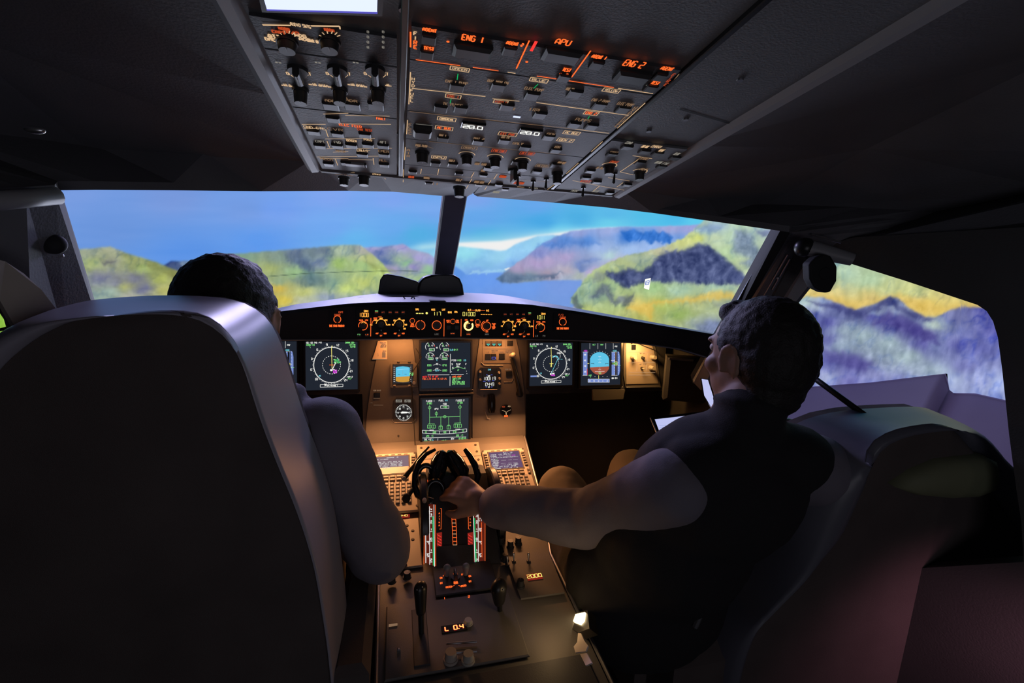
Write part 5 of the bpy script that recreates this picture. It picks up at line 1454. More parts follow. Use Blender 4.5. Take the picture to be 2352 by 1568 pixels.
p = screen_thing('flight_display', 'left primary flight display, half hidden behind the pilot, with blue and red horizon', 566, 783, 683, 897); pfd(p, 620, 838, 1.19)
p = screen_thing('flight_display', 'right primary flight display with blue over red brown attitude picture beside the lit knob panel', 1331, 787, 1424, 885); pfd(p, 1375, 834, 1.0)

# engine display
p = screen_thing('engine_display', 'upper centre display with four engine dials and lines of red and green text', 967, 786, 1080, 892)
for x, y, r_, hi in ((987.5, 796, 10.5, 1), (1020, 796, 10.5, 1), (987.5, 819, 9.5, 0), (1019.6, 819, 9.5, 0)):
    ring(p, x, y, r_, 20, 215 if hi else 200, 'e_white', 0.0012); ring(p, x, y, r_, 3 if hi else 5, 22, 'e_red', 0.0014)
    p.line(x, y, x - 5, y - 9 if hi else y - 10, 'e_green', 1.1)
    c = p.P(x + 4, y + 6.5); a = p.P(x - 2, y + 3.5); b = p.P(x + 10, y + 9.5)
    if not hi: a = p.P(x - 5, y + 1.5); b = p.P(x + 7, y + 6.5)
    p.ink.path(p.fr, [(a[0], a[1]), (b[0], a[1]), (b[0], b[1]), (a[0], b[1])], 0.0009, p.h, 'e_white', True)
    p.txt('53.7' if hi else '530', (x + 4) if hi else (x + 1), (y + 6.5) if hi else (y + 4), 3.6, 'e_green', 9 if hi else 8, w=0.0009)
    p.txt('5', x - 4, y - 2, 3, 'e_white', 2.5); p.txt('10', x + 4.5, y - 3, 3, 'e_white', 4)
for st, x, y, w, m in (('N1', 1003.4, 798, 4, 'e_white'), ('%', 1003.4, 802, 2, 'e_cyan'), ('EGT', 1003.4, 822, 6, 'e_white'), ('C', 1003.4, 826, 2, 'e_cyan'), ('N2', 1003.4, 835, 4, 'e_white'), ('FF', 1003.4, 846.5, 6, 'e_white'), ('KG/H', 1003.4, 850, 8, 'e_cyan'),
                       ('83.6', 985.7, 838, 9, 'e_green'), ('87.6', 1020.7, 838, 9, 'e_green'), ('2200', 985.5, 850, 10, 'e_green'), ('2200', 1020.7, 850, 10, 'e_green'), ('CLB', 1036.5, 802.8, 7, 'e_cyan'), ('84.7%', 1047.5, 802.8, 11, 'e_green'),
                       ('FOB:', 1042.5, 826.7, 11, 'e_white'), ('1430', 1053.7, 826.7, 9, 'e_green'), ('KG', 1067, 826.7, 5, 'e_cyan'), ('S', 1038, 835.5, 3, 'e_white'), ('FLAP', 1052, 835.5, 10, 'e_white'), ('F', 1069.6, 835.5, 2.5, 'e_white'), ('2', 1051.6, 848.8, 3, 'e_green'), ('FULL', 1051.5, 841, 7, 'e_white'), ('S', 1039.5, 844, 3, 'e_white'), ('1', 1067, 844, 3, 'e_white'),
                       ('AUTO FLT AP OFF', 988.5, 864, 36, 'e_red'), ('FUEL', 975, 869, 9, 'e_orange'), ('L+R WING TK LO LVL', 1004, 868.8, 44, 'e_orange'),
                       ('LAND ASAP', 1048.5, 863.8, 21, 'e_orange'), ('IGNITION', 1047.7, 868.2, 19.5, 'e_green'), ('LDG LT', 1045, 872.3, 14, 'e_green'), ('AUTO BRK MED', 1052.3, 876.3, 28.5, 'e_green'), ('CTR TK FEEDG', 1052.3, 880.5, 28.5, 'e_green')):
    p.txt(st, x, y, 3.6, m, w, w=0.0009)
for a in ((994, 838, 1000, 836), (1007, 836, 1013, 838), (994, 850, 1000, 848), (1007, 848, 1013, 850)): p.line(*a, 'e_white', 0.9)
p.line(1034, 812, 1033.5, 855.5, 'e_white', 1.3); p.line(1033, 863, 1032.8, 885, 'e_white', 1.3); p.line(982, 860, 1031.8, 859.8, 'e_white', 1.3); p.line(1035.3, 859.3, 1064, 859.2, 'e_white', 1.3)
p.line(1037, 847.3, 1045, 843.5, 'e_green', 1.0); p.line(1045, 843.5, 1052, 842.2, 'e_green', 1.0); p.line(1052, 842.2, 1069, 846.5, 'e_green', 1.0)
for x, y in ((1036.5, 853), (1070.5, 851.5), (1071.5, 857)): p.ink.disc(p.fr, p.P(x, y), 0.0010, p.h, 'e_white', 8)
p.done('symbols')

# system display
p = screen_thing('system_display', 'lower centre display with a green fuel diagram above a white tank outline', 969, 913, 1076, 1018, scr='e_screen_sd')
for a in ((986.4, 929, 986.4, 972), (1055.7, 927, 1055.7, 969), (986.4, 956.6, 1055.7, 955), (1001.8, 943, 1001.8, 956), (1012, 956.5, 1012, 976), (1030, 956, 1030, 976)): p.line(*a, 'e_green', 1.0)
for x, y in ((986.4, 935), (1055.7, 933.4), (1001.8, 948.6), (1021, 955.4)): ring(p, x, y, 3, m='e_green', w=0.0010); p.line(x, y - 2, x, y + 2, 'e_green', 0.8)
for x, y in ((985.4, 978), (995.4, 978), (1011.6, 981), (1030, 980), (1046, 976.3), (1055, 976.3)):
    q = [p.P(x + a, y + b) for a, b in ((-4, -3.7), (4, -3.7), (4, 3.7), (-4, 3.7))]; p.ink.path(p.fr, q, 0.0010, p.h, 'e_green', True); p.line(x, y - 3.5, x, y + 3.5, 'e_green', 0.8)
for a in ((983, 971.8, 998, 971.8), (1043, 970, 1058, 969.5), (1009, 975, 1015, 975), (1027, 974.5, 1033, 974.5)): p.line(*a, 'e_green', 1.0)
tk = [(970, 986.4), (990, 987.6), (1012, 988), (1040, 987), (1071, 983), (1071, 990), (1040, 994), (1012, 995), (990, 994.3), (970, 993)]
p.ink.path(p.fr, [p.P(*z) for z in tk], 0.0012, p.h, 'e_white', True); p.line(1009.5, 988, 1009.3, 995, 'e_white', 1.1); p.line(1032, 987.5, 1031.8, 994.5, 'e_white', 1.1)
p.line(986, 986, 996, 986, 'e_white', 1.6); p.line(1045, 984, 1056, 983.6, 'e_white', 1.6)
p.line(970, 1004, 1070, 1001.5, 'e_white', 1.1); p.line(1005.2, 1005, 1004.8, 1016, 'e_white', 1.1); p.line(1036, 1003.5, 1035.8, 1015, 'e_white', 1.1)
for st, x, y, w, m in (('F.USED 1', 988, 919.8, 19, 'e_white'), ('F.USED 2', 1056, 918.4, 19, 'e_white'), ('2780', 986, 925, 11, 'e_green'), ('2780', 1056, 923.5, 11, 'e_green'), ('FUEL', 1013, 918.5, 11, 'e_white'), ('KG', 1025, 918, 5, 'e_cyan'), ('FOB', 1021, 926.6, 8, 'e_white'), ('1430', 1021, 933.4, 10, 'e_green'), ('APU', 1002, 937.5, 8, 'e_white'),
                       ('0', 978, 990.5, 3, 'e_green'), ('690', 997.5, 991.3, 7, 'e_green'), ('430', 1020.8, 991, 6, 'e_green'), ('670', 1043.7, 990, 7, 'e_green'), ('0', 1062.5, 987.7, 3, 'e_green'), ('29 *C', 987, 999.5, 17, 'e_green'), ('28 *C', 1055, 998, 16, 'e_green'),
                       ('TAT +12', 982, 1007.5, 16, 'e_white'), ('SAT +9', 982, 1012, 16, 'e_green'), ('C', 994, 1008, 2.5, 'e_cyan'), ('C', 994, 1012, 2.5, 'e_cyan'), ('10H51', 1020, 1010.5, 14, 'e_green'), ('GW', 1039.5, 1005.5, 5, 'e_white'), ('61120 KG', 1061.5, 1005, 16, 'e_green')):
    p.txt(st, x, y, 3.7, m, w, w=0.0009)
q = [p.P(*z) for z in ((1011.5, 930.5), (1030.5, 930.5), (1030.5, 936.5), (1011.5, 936.5))]; p.ink.path(p.fr, q, 0.0010, p.h, 'e_white', True)
p.done('symbols')


def oct_plate(p, x0, y0, x1, y1, cut, h0, h1, m, name, tc=True, bc=True):
    r = prect(p.fr, x0, y0, x1, y1); c = cut
    pts = [(r[0] + (c if bc else 0), r[2]), (r[1] - (c if bc else 0), r[2]), (r[1], r[2] + (c if bc else 0)), (r[1], r[3] - (c if tc else 0)), (r[1] - (c if tc else 0), r[3]), (r[0] + (c if tc else 0), r[3]), (r[0], r[3] - (c if tc else 0)), (r[0], r[2] + (c if bc else 0))]
    if not bc: pts = [pts[0], pts[1], pts[3], pts[4], pts[5], pts[6]]
    if not tc: pts = pts[:4] + pts[5:] if False else pts
    mb = MB(); mb.poly(p.fr, pts, h0, h1, m); return mb.build(name, p.t)


def instr(name, label, cx, cy):
    F = Frame(MP.W(cx, cy, 0.004), MP.u, MP.v)
    p = PanelThing(name, label, 'instrument', F, None, 0.0)
    return p


# standby horizon
p = instr('standby_horizon', 'small square standby horizon with light blue sky over ochre ground in a beige frame', 925, 857)
oct_plate(p, 897, 827, 957, 889, 0.011, 0.0, 0.010, 'panel_grey', 'frame', True, False)
mb = MB(); r = prect(p.fr, 902, 835, 948, 880); mb.bbox(p.fr, *r, 0.0, 0.0125, 'lens_black', 0.001); mb.build('screen', p.t)
p.h = 0.0131
q = lambda x0, y0, x1, y1: [p.P(x0, y1), p.P(x1, y1), p.P(x1, y0), p.P(x0, y0)]
p.ink.poly(p.fr, [p.P(*z) for z in ((909, 864.5), (909, 843), (915, 841), (925, 840), (935, 841), (941, 843), (941, 862.5))], p.h, p.h, 'e_skyblue')
p.ink.poly(p.fr, [p.P(*z) for z in ((909, 864.5), (941, 862.5), (941, 873.5), (935, 875.5), (925, 876.5), (915, 875.5), (909, 873.5))], p.h, p.h, 'e_ochre')
p.h += 0.0003
for i in range(8): p.line(904, 842 + i * 4.6, 907.5, 842 + i * 4.6, 'e_white', 1.1); p.line(942, 842 + i * 4.6, 944, 842 + i * 4.6, 'e_white', 0.9)
p.line(914, 858.5, 919, 858.5, 'black_matte', 1.0); p.line(929, 858, 934, 858, 'black_matte', 1.0); p.txt('150', 944, 857.5, 6, 'e_green', 8, w=0.0018); p.line(912, 848, 938, 846, 'e_tube', 0.5)
p.line(925, 850, 925, 858, 'e_dimwhite', 0.5)
p.done('symbols')
p.knob(950.5, 878, 0.0055, 0.016, 'knob_grey', False)
for x, y in ((906, 884), (940, 884), (915, 831), (940, 831)): p.push(x, y, 'knob_dark' if y < 850 else 'knob_grey', 0.004, 0.0022, 0.012)

# radio magnetic indicator
p = instr('compass_indicator', 'round standby compass dial with white ticks and a dark needle, two small windows above', 928, 940)
oct_plate(p, 903, 910, 954, 970, 0.012, 0.0, 0.006, 'panel_dark', 'housing', True, True)
mb = MB(); c = p.P(927, 946); mb.cyl(p.fr.P(*c, 0.006), p.fr.P(*c, 0.008), 0.0265, 0.0255, 'lens_black', 32); mb.build('dial', p.t)
p.h = 0.0088
for i in range(36):
    a = math.radians(i * 10); r0, r1 = (15.5, 19) if i % 3 == 0 else (16.5, 19)
    p.line(927 + r0 * math.sin(a), 946 - r0 * math.cos(a), 927 + r1 * math.sin(a), 946 - r1 * math.cos(a), 'e_white', 1.4)
for i, st in enumerate(('9', '12', '15', 'S', '21', '24', 'W', '30')): a = math.radians(i * 45); p.txt(st, 927 + 12.5 * math.sin(a), 946 - 12.5 * math.cos(a), 3.6, 'e_white', 3.5, w=0.0008)
p.ink.poly(p.fr, [p.P(*z) for z in ((918, 946), (922, 943.5), (934, 944), (940, 945.5), (934, 947.5), (922, 948))], p.h, p.h, 'e_white')
for x0, x1, st in ((909, 923, '222'), (929, 943, '201')):
    p.ink.poly(p.fr, q(x0, 916.5, x1, 922.5), p.h, p.h, 'e_dimwhite'); p.h += 0.0002; p.txt(st, (x0 + x1) / 2, 919.5, 4, 'black_matte', 9, w=0.0011); p.h -= 0.0002
p.done('scale')
mb = MB(); mb.line(p.fr, p.P(937, 921), p.P(912, 958), 0.0018, 0.0100, 'black_matte'); mb.build('needle', p.t)
mb = MB(); mb.tube([p.fr.P(*p.P(*z), 0.006) for z in ((900, 962), (906, 970), (947, 969), (955, 961))], 0.0013, 'metal_dull', 6); mb.build('frame_edge', p.t)

# clock
p = instr('clock', 'digital clock reading 10:01 19 over 04:49 in white between cream buttons', 1122, 868)
oct_plate(p, 1098, 843, 1150, 892, 0.008, 0.0, 0.007, 'black_plastic', 'case', True, False)
mb = MB(); mb.bbox(p.fr, *prect(p.fr, 1107, 846, 1140, 890), 0.006, 0.0085, 'lens_black', 0.001); mb.build('screen', p.t)
p.h = 0.0092
p.txt('100119', 1123.5, 868.2, 6.6, 'e_white', 27, w=0.0011); p.txt('0449', 1123.5, 881.5, 6.8, 'e_white', 19, w=0.0011)
for st, x, y, w, m in (('CHR', 1123, 848, 6, 'e_cyan'), ('UTC', 1122, 862.5, 5, 'e_white'), ('ET', 1122, 888, 3, 'e_white')): p.txt(st, x, y, 3, m, w, w=0.0009)
for a in ((1115, 860, 1119, 860), (1126, 860, 1130, 860), (1108, 874.5, 1114, 874.5), (1119, 874, 1125, 874), (1129, 873.5, 1134, 873.5), (1114, 887.5, 1118, 887.5), (1126, 887.5, 1130, 887.5)): p.line(*a, 'e_blue', 1.0)
p.done('digits')
for x, y in ((1102, 853), (1102, 871), (1145, 855), (1146, 868), (1146, 880)):
    c = p.P(x, y); mb = MB(); mb.cyl(p.fr.P(*c, 0.006), p.fr.P(*c, 0.013), 0.0042, 0.0036, 'knob_grey', 14); shade_auto(mb.build('button', p.t))
mb = MB(); mb.tube([p.fr.P(*p.P(*z), 0.007) for z in ((1102, 894), (1141, 893.5))], 0.0014, 'metal_dull', 6); mb.build('frame_edge', p.t)

# gear panel
p = instr('landing_gear_unit', 'landing gear panel with three dark windows each showing a green triangle', 1142, 800)
mb = MB(); mb.poly(p.fr, [p.P(*z) for z in ((1108, 780), (1180, 780), (1186, 828), (1180, 834), (1108, 834))], 0, 0.002, 'panel_grey'); mb.build('face_plate', p.t)
p.base = 0.002; p.h = 0.0026
for x in (1120.5, 1133.5, 1146.5):
    mb = MB(); mb.bbox(p.fr, *prect(p.fr, x - 5.8, 783, x + 5.8, 794.5), 0.002, 0.006, 'lens_black', 0.001); o = mb.build('light_window', p.t)
    mb = MB(); mb.poly(p.fr, [p.P(*z) for z in ((x - 4, 789.2), (x + 4, 789.2), (x, 793.4))], 0.0062, 0.0066, 'e_green_line')
    mb.path(p.fr, [p.P(*z) for z in ((x - 4, 789.2), (x + 4, 789.2), (x, 793.4))], 0.0011, 0.0070, 'e_cyan', True); mb.build('triangle', o)
for x, y, w, h_ in ((1171, 788, 6.5, 6), (1120, 819, 6, 6.5), (1133, 819, 6, 6.5), (1152, 818, 6.5, 6.5)):
    mb = MB(); mb.bbox(p.fr, *prect(p.fr, x - w, y - h_, x + w, y + h_), 0.002, 0.006, 'lens_black', 0.001); mb.build('push_button', p.t)
p.ink.path(p.fr, [p.P(*z) for z in ((1129, 819.5), (1137, 819.5), (1137, 824), (1129, 824))], 0.0011, 0.0066, 'e_blue', True); p.txt('DECEL', 1133, 822, 2.5, 'e_blue', 7, h=0.0066) if False else None
p.line(1111, 801, 1178, 801, 'e_cream_dim', 1.0); p.line(1161, 783, 1161, 797, 'e_cream_dim', 0.9); p.line(1161, 804, 1161, 826, 'e_cream_dim', 0.9); p.line(1113, 827, 1142, 827, 'e_cream_dim', 0.8)
for st, x, y, w in (('AUTO BRK', 1136, 804.7, 14), ('LO', 1120, 809, 5), ('MED', 1133.5, 809, 8), ('MAX', 1152, 809, 8), ('A/SKID', 1168, 805, 12), ('N/W STRG', 1169, 809, 13), ('TERR ON', 1166, 848, 14)): p.txt(st, x, y, 2.8, 'e_cream_dim', w, w=0.0007)
p.done()
mb = MB(); mb.bbox(p.fr, *prect(p.fr, 1162, 852, 1176, 864), 0, 0.004, 'lens_black', 0.001); mb.build('push_button', p.t)
mb = MB(); mb.tube([p.fr.P(*p.P(*z), 0.003) for z in ((1105, 832), (1112, 838), (1118, 838.5), (1155, 838.5))], 0.0012, 'metal_dull', 6); mb.build('frame_edge', p.t)
mb = MB(); mb.tube([p.fr.P(*p.P(*z), 0.001) for z in ((1157, 877), (1175, 877), (1179, 869))], 0.0012, 'metal_dull', 6); mb.build('frame_edge', p.t)

t = thing('skid_switch', 'cream knobbed switch with its long dark arm at the right edge of the gear panel', 'switch', tuple(MP.W(1172, 817, 0.01)))
mb = MB(); c = MP.at(1172, 816); mb.capsule(MP.P(c[0], c[1], 0.006), MP.P(c[0] + .003, c[1] + .004, 0.030), 0.006, 0.0085, 'knob_grey'); shade_auto(mb.build('knob', t))
t = thing('gear_lever', 'dark landing gear lever slanting down the right side of the centre section', 'lever', tuple(MP.W(1185, 860, 0.0)))
mb = MB(); mb.tube([MP.W(1173, 823, 0.012), MP.W(1180, 850, 0.018), MP.W(1187, 880, 0.02), MP.W(1192, 905, 0.016)], [0.005, 0.007, 0.008, 0.009], 'black_plastic', 12); shade_auto(mb.build('arm', t))
mb = MB(); mb.cyl(MP.W(1192, 903, 0.004), MP.W(1192, 903, 0.018), 0.012, 0.011, 'black_plastic', 18); mb.build('pivot', t)

# small levers and gauges of the lower centre
t = thing('gravity_handle', 'dark glossy round handle hanging below the clock', 'handle', tuple(MP.W(1128, 925, 0.004)))
mb = MB(); a = MP.W(1127, 905, 0.012); b = MP.W(1127, 945, 0.018); mb.tube([a, lerp(a, b, .3), lerp(a, b, .8), b], [0.012, 0.014, 0.013, 0.010], 'black_gloss', 16); shade_auto(mb.build('grip', t))
mb = MB(); mb.tube([MP.W(1113, 942, 0.012), MP.W(1117, 958, 0.014), MP.W(1124, 960, 0.014)], 0.0022, 'metal', 8); mb.build('catch', t)
p = instr('brake_gauge', 'small round triple brake pressure gauge with white and orange marks', 1161.5, 942)
mb = MB(); c = p.P(1161.5, 942); mb.cyl(p.fr.P(*c, 0), p.fr.P(*c, 0.005), 0.0205, 0.020, 'black_plastic', 28); mb.cyl(p.fr.P(*c, 0.005), p.fr.P(*c, 0.0055), 0.018, 0.018, 'lens_black', 28); mb.build('case', p.t)
p.h = 0.0062
for a in ((1152, 941, 1160, 944), (1172, 940, 1164, 944), (1160, 944, 1161.5, 952), (1163, 944, 1162, 952)): p.line(*a, 'e_cream', 1.1)
p.txt('ACCU', 1155.5, 933, 3, 'e_orange_dim', 6); p.txt('PSI', 1169, 932.5, 3, 'e_cream', 6); p.txt('BRAKES', 1161.5, 954.5, 3.6, 'e_orange', 8, w=0.0016)
p.done('scale')
mb = MB(); mb.tube([MP.W(1123, 964, 0.005), MP.W(1131, 964, 0.005), MP.W(1137, 957, 0.005)], 0.0012, 'metal_dull', 6)
tag(mb.build('edge_trim', None, loc=MP.W(1130, 962)), 'short bright metal edge piece under the dark handle', 'trim')

# loose details on the left of the centre section
p = instr('placard', 'small lit checklist placard with fine lines at the upper left of the centre section', 878, 803)
mb = MB(); mb.poly(p.fr, [p.P(*z) for z in ((868, 783), (889, 783), (889, 825), (855, 825), (862, 805))], 0, 0.0015, 'panel_keys'); mb.build('plate', p.t)
p.h = 0.0021
for i, (y, w) in enumerate(((787, 14), (790.5, 10), (793.5, 12), (796.5, 13), (806, 8), (810, 9), (813, 9), (816, 9), (819, 9))): p.txt('SPEEDS LIMIT'[:max(3, w - 2)], 889 - w / 2 - 2, y, 2.6, 'e_cream_dim', w, w=0.0007)
p.line(855, 824.5, 888, 824.5, 'e_cream', 1.0); p.line(868, 810, 869, 818, 'e_cream_dim', 0.8)
p.done('lettering')
for x, y, st in ((866, 905, 'GPWS'),):
    p = instr('terrain_button', 'dark square push button with a dim caption left of the compass dial', x, y)
    mb = MB(); mb.bbox(p.fr, *prect(p.fr, x - 7, y - 4, x + 7, y + 7), 0, 0.004, 'lens_black', 0.001); mb.build('cap', p.t)
    p.h = 0.0006; p.txt('TERR ON ND', x, y - 8.5, 2.8, 'e_cream_dim', 17, w=0.0008); p.line(x - 8, y + 9.5, x + 7, y + 9.5, 'e_cream_dim', 0.8); p.line(x - 8, y + 25, x + 14, y + 25, 'e_cream_dim', 0.9); p.line(x - 15, y + 20, x - 10, y + 20, 'e_cream_dim', 0.9)
    p.done('lettering')

# right lighting panel
p = instr('lighting_control_panel', 'brightly lit beige panel with pale knobs at the far right of the instrument panel', 1474, 832)
mb = MB(); mb.poly(p.fr, [p.P(*z) for z in ((1437, 780), (1491, 780), (1502, 806), (1511, 880), (1438, 882))], 0, 0.002, 'panel_keys'); mb.build('face_plate', p.t)
p.base = 0.002; p.h = 0.0026
mb = MB(); mb.bbox(p.fr, *prect(p.fr, 1449.5, 791.5, 1459.5, 803), 0.002, 0.005, 'lens_black', 0.001); mb.build('push_button', p.t)
for a in ((1443, 808.5, 1498, 808.5), (1443, 832, 1503, 832), (1443, 855, 1504, 855), (1443, 861, 1494, 861), (1464, 811, 1463.5, 830), (1486, 811, 1485.5, 830), (1462.5, 836, 1462, 851), (1484.5, 836, 1483.5, 851)): p.line(*a, 'e_cream', 0.9)
p.txt('OFF BRT', 1475, 811.5, 2.6, 'e_cream_dim', 12, w=0.0007); p.txt('ND PFD', 1476, 836, 2.6, 'e_cream_dim', 16, w=0.0007)
p.done()
for x, y in ((1452.5, 820.5), (1497, 820), (1494, 844.5)):
    o = p.knob(x, y, 0.008, 0.022, 'knob_grey', False)
p.knob(1474.5, 821, 0.0045, 0.014, 'knob_dark', False)
p.toggle(1473, 845, -0.3, 'knob_grey')
mb = MB(); mb.tube([p.fr.P(*p.P(*z), 0.008) for z in ((1448, 789), (1453, 786.5), (1463, 788), (1478, 795), (1500, 803), (1512, 815))], 0.0016, 'black_matte', 8)
tag(mb.build('cord', None, loc=p.fr.P(0, 0)), 'thin black cord drooping across the top of the bright beige panel', 'cord')

# air vent housing right of it, under the glareshield
t = thing('side_console_box', 'dark rounded box with a pale top edge right of the bright beige panel', 'box', (0.82, -0.24, 0.9))
mb = MB(); F = Frame(near(1590, 860, (0.84, -0.22, 0.9)), (0.9, -0.45, 0), (0, 0, 1)); mb.bbox(F, -0.085, 0.09, -0.10, 0.055, -0.06, 0.0, 'shell_dark', 0.012); mb.build('housing', t)
mb = MB(); mb.bbox(F, -0.08, 0.0, 0.045, 0.053, -0.03, 0.003, 'trim_grey', 0.003); mb.build('top_edge', t)

# ================================================================ centre pedestal
ang = math.radians(22)
PF1 = Frame((0, -0.12, 0.700), (1, 0, 0), (0, math.cos(ang), math.sin(ang)))
PF2 = Frame((0, -0.345, 0.606), (1, 0, 0), (0, 1, 0.03))
t = thing('centre_pedestal', 'beige grey pedestal between the seats carrying keypads, levers and radios', 'pedestal', (0, -0.6, 0))


def ps(v): return [PF1.P(x, v) for x in (-0.26, 0.26)]


mb = MB()
prof = [(-0.058, 0.715), (-0.10, 0.708), (-0.345, 0.606), (-0.56, 0.599), (-1.10, 0.583), (-1.12, 0.56), (-1.12, 0.0), (-0.04, 0.0)]
wid = [0.262, 0.262, 0.245, 0.196, 0.185, 0.183, 0.18, 0.25]
vs = [V(-w, y, z - 0.003) for (y, z), w in zip(prof, wid)] + [V(w, y, z - 0.003) for (y, z), w in zip(prof, wid)]
n = len(prof); fs = [tuple(range(n)), tuple(range(2 * n - 1, n - 1, -1))] + [(i, n + i, n + (i + 1) % n, (i + 1) % n) for i in range(n)]
mb.add(vs, fs, 'panel_grey'); mb.build('body', t)
for s_ in (-1, 1):
    mb = MB(); mb.tube([V(s_ * 0.262, -0.08, 0.715), V(s_ * 0.247, -0.345, 0.612), V(s_ * 0.198, -0.56, 0.604), V(s_ * 0.187, -1.09, 0.588)], 0.0035, 'metal_dull', 8); mb.build('side_rail', t)

KEY = {}


def key_mesh(kind):
    """one key, built once and copied"""
    w, h, m = {'line': (0.0062, 0.0038, 'key_face'), 'func': (0.0072, 0.0042, 'key_face'), 'let': (0.0052, 0.0046, 'key_face')}[kind]
    return w, h, m


def mcdu(side, label, pxs, W_, H_):
    a = PF1.at(*pxs[0]); b = PF1.at(*pxs[1])
    F = Frame(PF1.P((a[0] + b[0]) / 2, (a[1] + b[1]) / 2), PF1.u, PF1.v)
    w = abs(b[0] - a[0]) / 2; h = abs(b[1] - a[1]) / 2
    return F, w, h


def keypad(side):
    if side < 0:
        x1 = PF1.at(957, 1050)[0]; w = 0.072; cx = x1 - w - 0.002; v1 = PF1.at(957, 1040)[1]; v0 = PF1.at(950, 1176)[1]
    else:
        x0 = PF1.at(1106, 1040)[0]; w = 0.070; cx = x0 + w; v1 = PF1.at(1106, 1036)[1]; v0 = v1 - 0.232
    F = Frame(PF1.P(cx, (v0 + v1) / 2), PF1.u, PF1.v)
    h = (v1 - v0) / 2
    lab = 'left lit keypad unit with grey text screen and rows of small square keys' if side < 0 else 'right lit keypad unit with violet text screen beside the hand'
    p = PanelThing('keypad_unit', lab, 'keypad', F, None, 0.006)
    mb = MB(); mb.bbox(F, -w, w, -h, h, 0, 0.006, 'panel_keys', 0.003); mb.build('face_plate', p.t)
    # screen
    sx, s0, s1 = 0.049, h - 0.086, h - 0.016
    mb = MB(); mb.bbox(F, -sx - 0.004, sx + 0.004, s0 - 0.004, s1 + 0.005, 0.006, 0.0075, 'key_edge', 0.001); mb.build('screen_frame', p.t)
    mb = MB()
    if side < 0: mb.bbox(F, -sx, sx, s0 + 0.026, s1, 0.0075, 0.0085, 'e_lcd_mauve', 0.0005); mb.bbox(F, -sx, sx, s0, s0 + 0.026, 0.0075, 0.0085, 'grey_plastic', 0.0005)
    else: mb.bbox(F, -sx, sx, s0, s1, 0.0075, 0.0085, 'e_lcd_violet', 0.0005)
    o = mb.build('screen', p.t)
    q = MB(); H = 0.0092; m = 'e_white'
    rows = ['        GEOADE 10', 'FR 1YYSSS-', '', 'FROM TO  UTC SPD ALT', 'DEFTVR RTY GHYTTY 20', 'DERTT WTVV JETDT VET', 'WWER TYTV  TTTYV VDS', 'DETP FWATAY'] if side < 0 else \
           ['           PLC1  40', '4TSTR  UTC SPD/ALT', 'ETEBA  ----  ---/1000', '--F-PLN DISCONTINUITY--', 'ELBIN', 'LOOTST  ----  --- ----', '(DECEL)', 'FF260  ----  --- ----', 'RW26L  ---- 137/ 1990', 'DEST UTC DIST  EFOB', 'EDDM26  ---- 13  1.9']
    for i, rr in enumerate(rows):
        y = s1 - 0.006 - i * (0.0064 if side > 0 else 0.0058)
        cols = 24; cwid = 2 * sx * 0.94 / cols
        for j, ch in enumerate(rr):
            if ch != ' ': text(q, F, ch, (-sx * 0.94 + (j + 0.5) * cwid, y), 0.0036, 'e_magenta' if (side > 0 and (i, j) in ((2, 17), (2, 18), (2, 19), (2, 20))) else ('e_green' if side > 0 and i == 4 and j > 3 else m), H, w=0.0006, wid=cwid * 0.75)
    q.build('screen_text', o)
    # slots along the top
    for k in range(5):
        mb = MB(); mb.bbox(F, -0.040 + k * 0.019, -0.040 + k * 0.019 + 0.011, h - 0.0095, h - 0.0065, 0.006, 0.0066, 'key_edge', 0.0002); mb.build('annunciator', p.t)
    # keys
    proto = {}

    def key(x, y, kw, kh, nm='key', lit=False):
        pk = (kw, kh, lit)
        if pk not in proto:
            mb = MB(); mb.bbox(F, x - kw - 0.0012, x + kw + 0.0012, y - kh - 0.0012, y + kh + 0.0012, 0.006, 0.0068, 'key_edge', 0.0004)
            mb.bbox(F, x - kw, x + kw, y - kh, y + kh, 0.0066, 0.0108, 'key_face', 0.0009)
            mb.path(F, [(x - kw + .0008, y - kh + .0008), (x + kw - .0008, y - kh + .0008), (x + kw - .0008, y + kh - .0008), (x - kw + .0008, y + kh - .0008)], 0.0005, 0.0110, 'e_cream_dim', True)
            o = mb.build(nm, p.t, loc=F.P(x, y, 0.006)); proto[pk] = o
        else: o = place_copy(proto[pk], p.t, nm, F.P(x, y, 0.006))
        return o

    for k in range(6):
        for s_ in (-1, 1): key(s_ * (w - 0.009), s1 - 0.008 - k * 0.0105, 0.0045, 0.0028, 'line_key')
    y0 = s0 - 0.011
    for r_ in range(2):
        for k in range(6): key(-0.053 + k * 0.0185, y0 - r_ * 0.0115, 0.0072, 0.0038, 'function_key')
    for r_ in range(3):
        for k in range(2): key(-0.053 + k * 0.0185, y0 - (r_ + 2) * 0.0115, 0.0072, 0.0038, 'function_key')
    for r_ in range(6):
        for k in range(5): key(-0.014 + k * 0.0155, y0 - 0.0265 - r_ * 0.0135 * (0.97), 0.0048, 0.0045, 'letter_key')
    for r_ in range(4):
        for k in range(3): key(-0.058 + k * 0.0125, y0 - 0.061 - r_ * 0.0125, 0.0040, 0.0042, 'number_key')
    key(0.0625, y0, 0.003, 0.0038, 'brightness_key'); key(0.0625, y0 - 0.0115, 0.003, 0.0038, 'brightness_key')
    for sx_, sy_ in ((-1, 1), (1, 1), (-1, -0.9), (1, -0.9), (1, 0.1), (-1, 0.1)):
        mb = MB(); c = (sx_ * (w - 0.004), sy_ * (h - 0.006)); mb.cyl(F.P(c[0], c[1], 0.006), F.P(c[0], c[1], 0.0075), 0.0032, 0.003, 'key_edge', 10); mb.build('fastener', p.t)
    return p


keypad(-1); keypad(1)

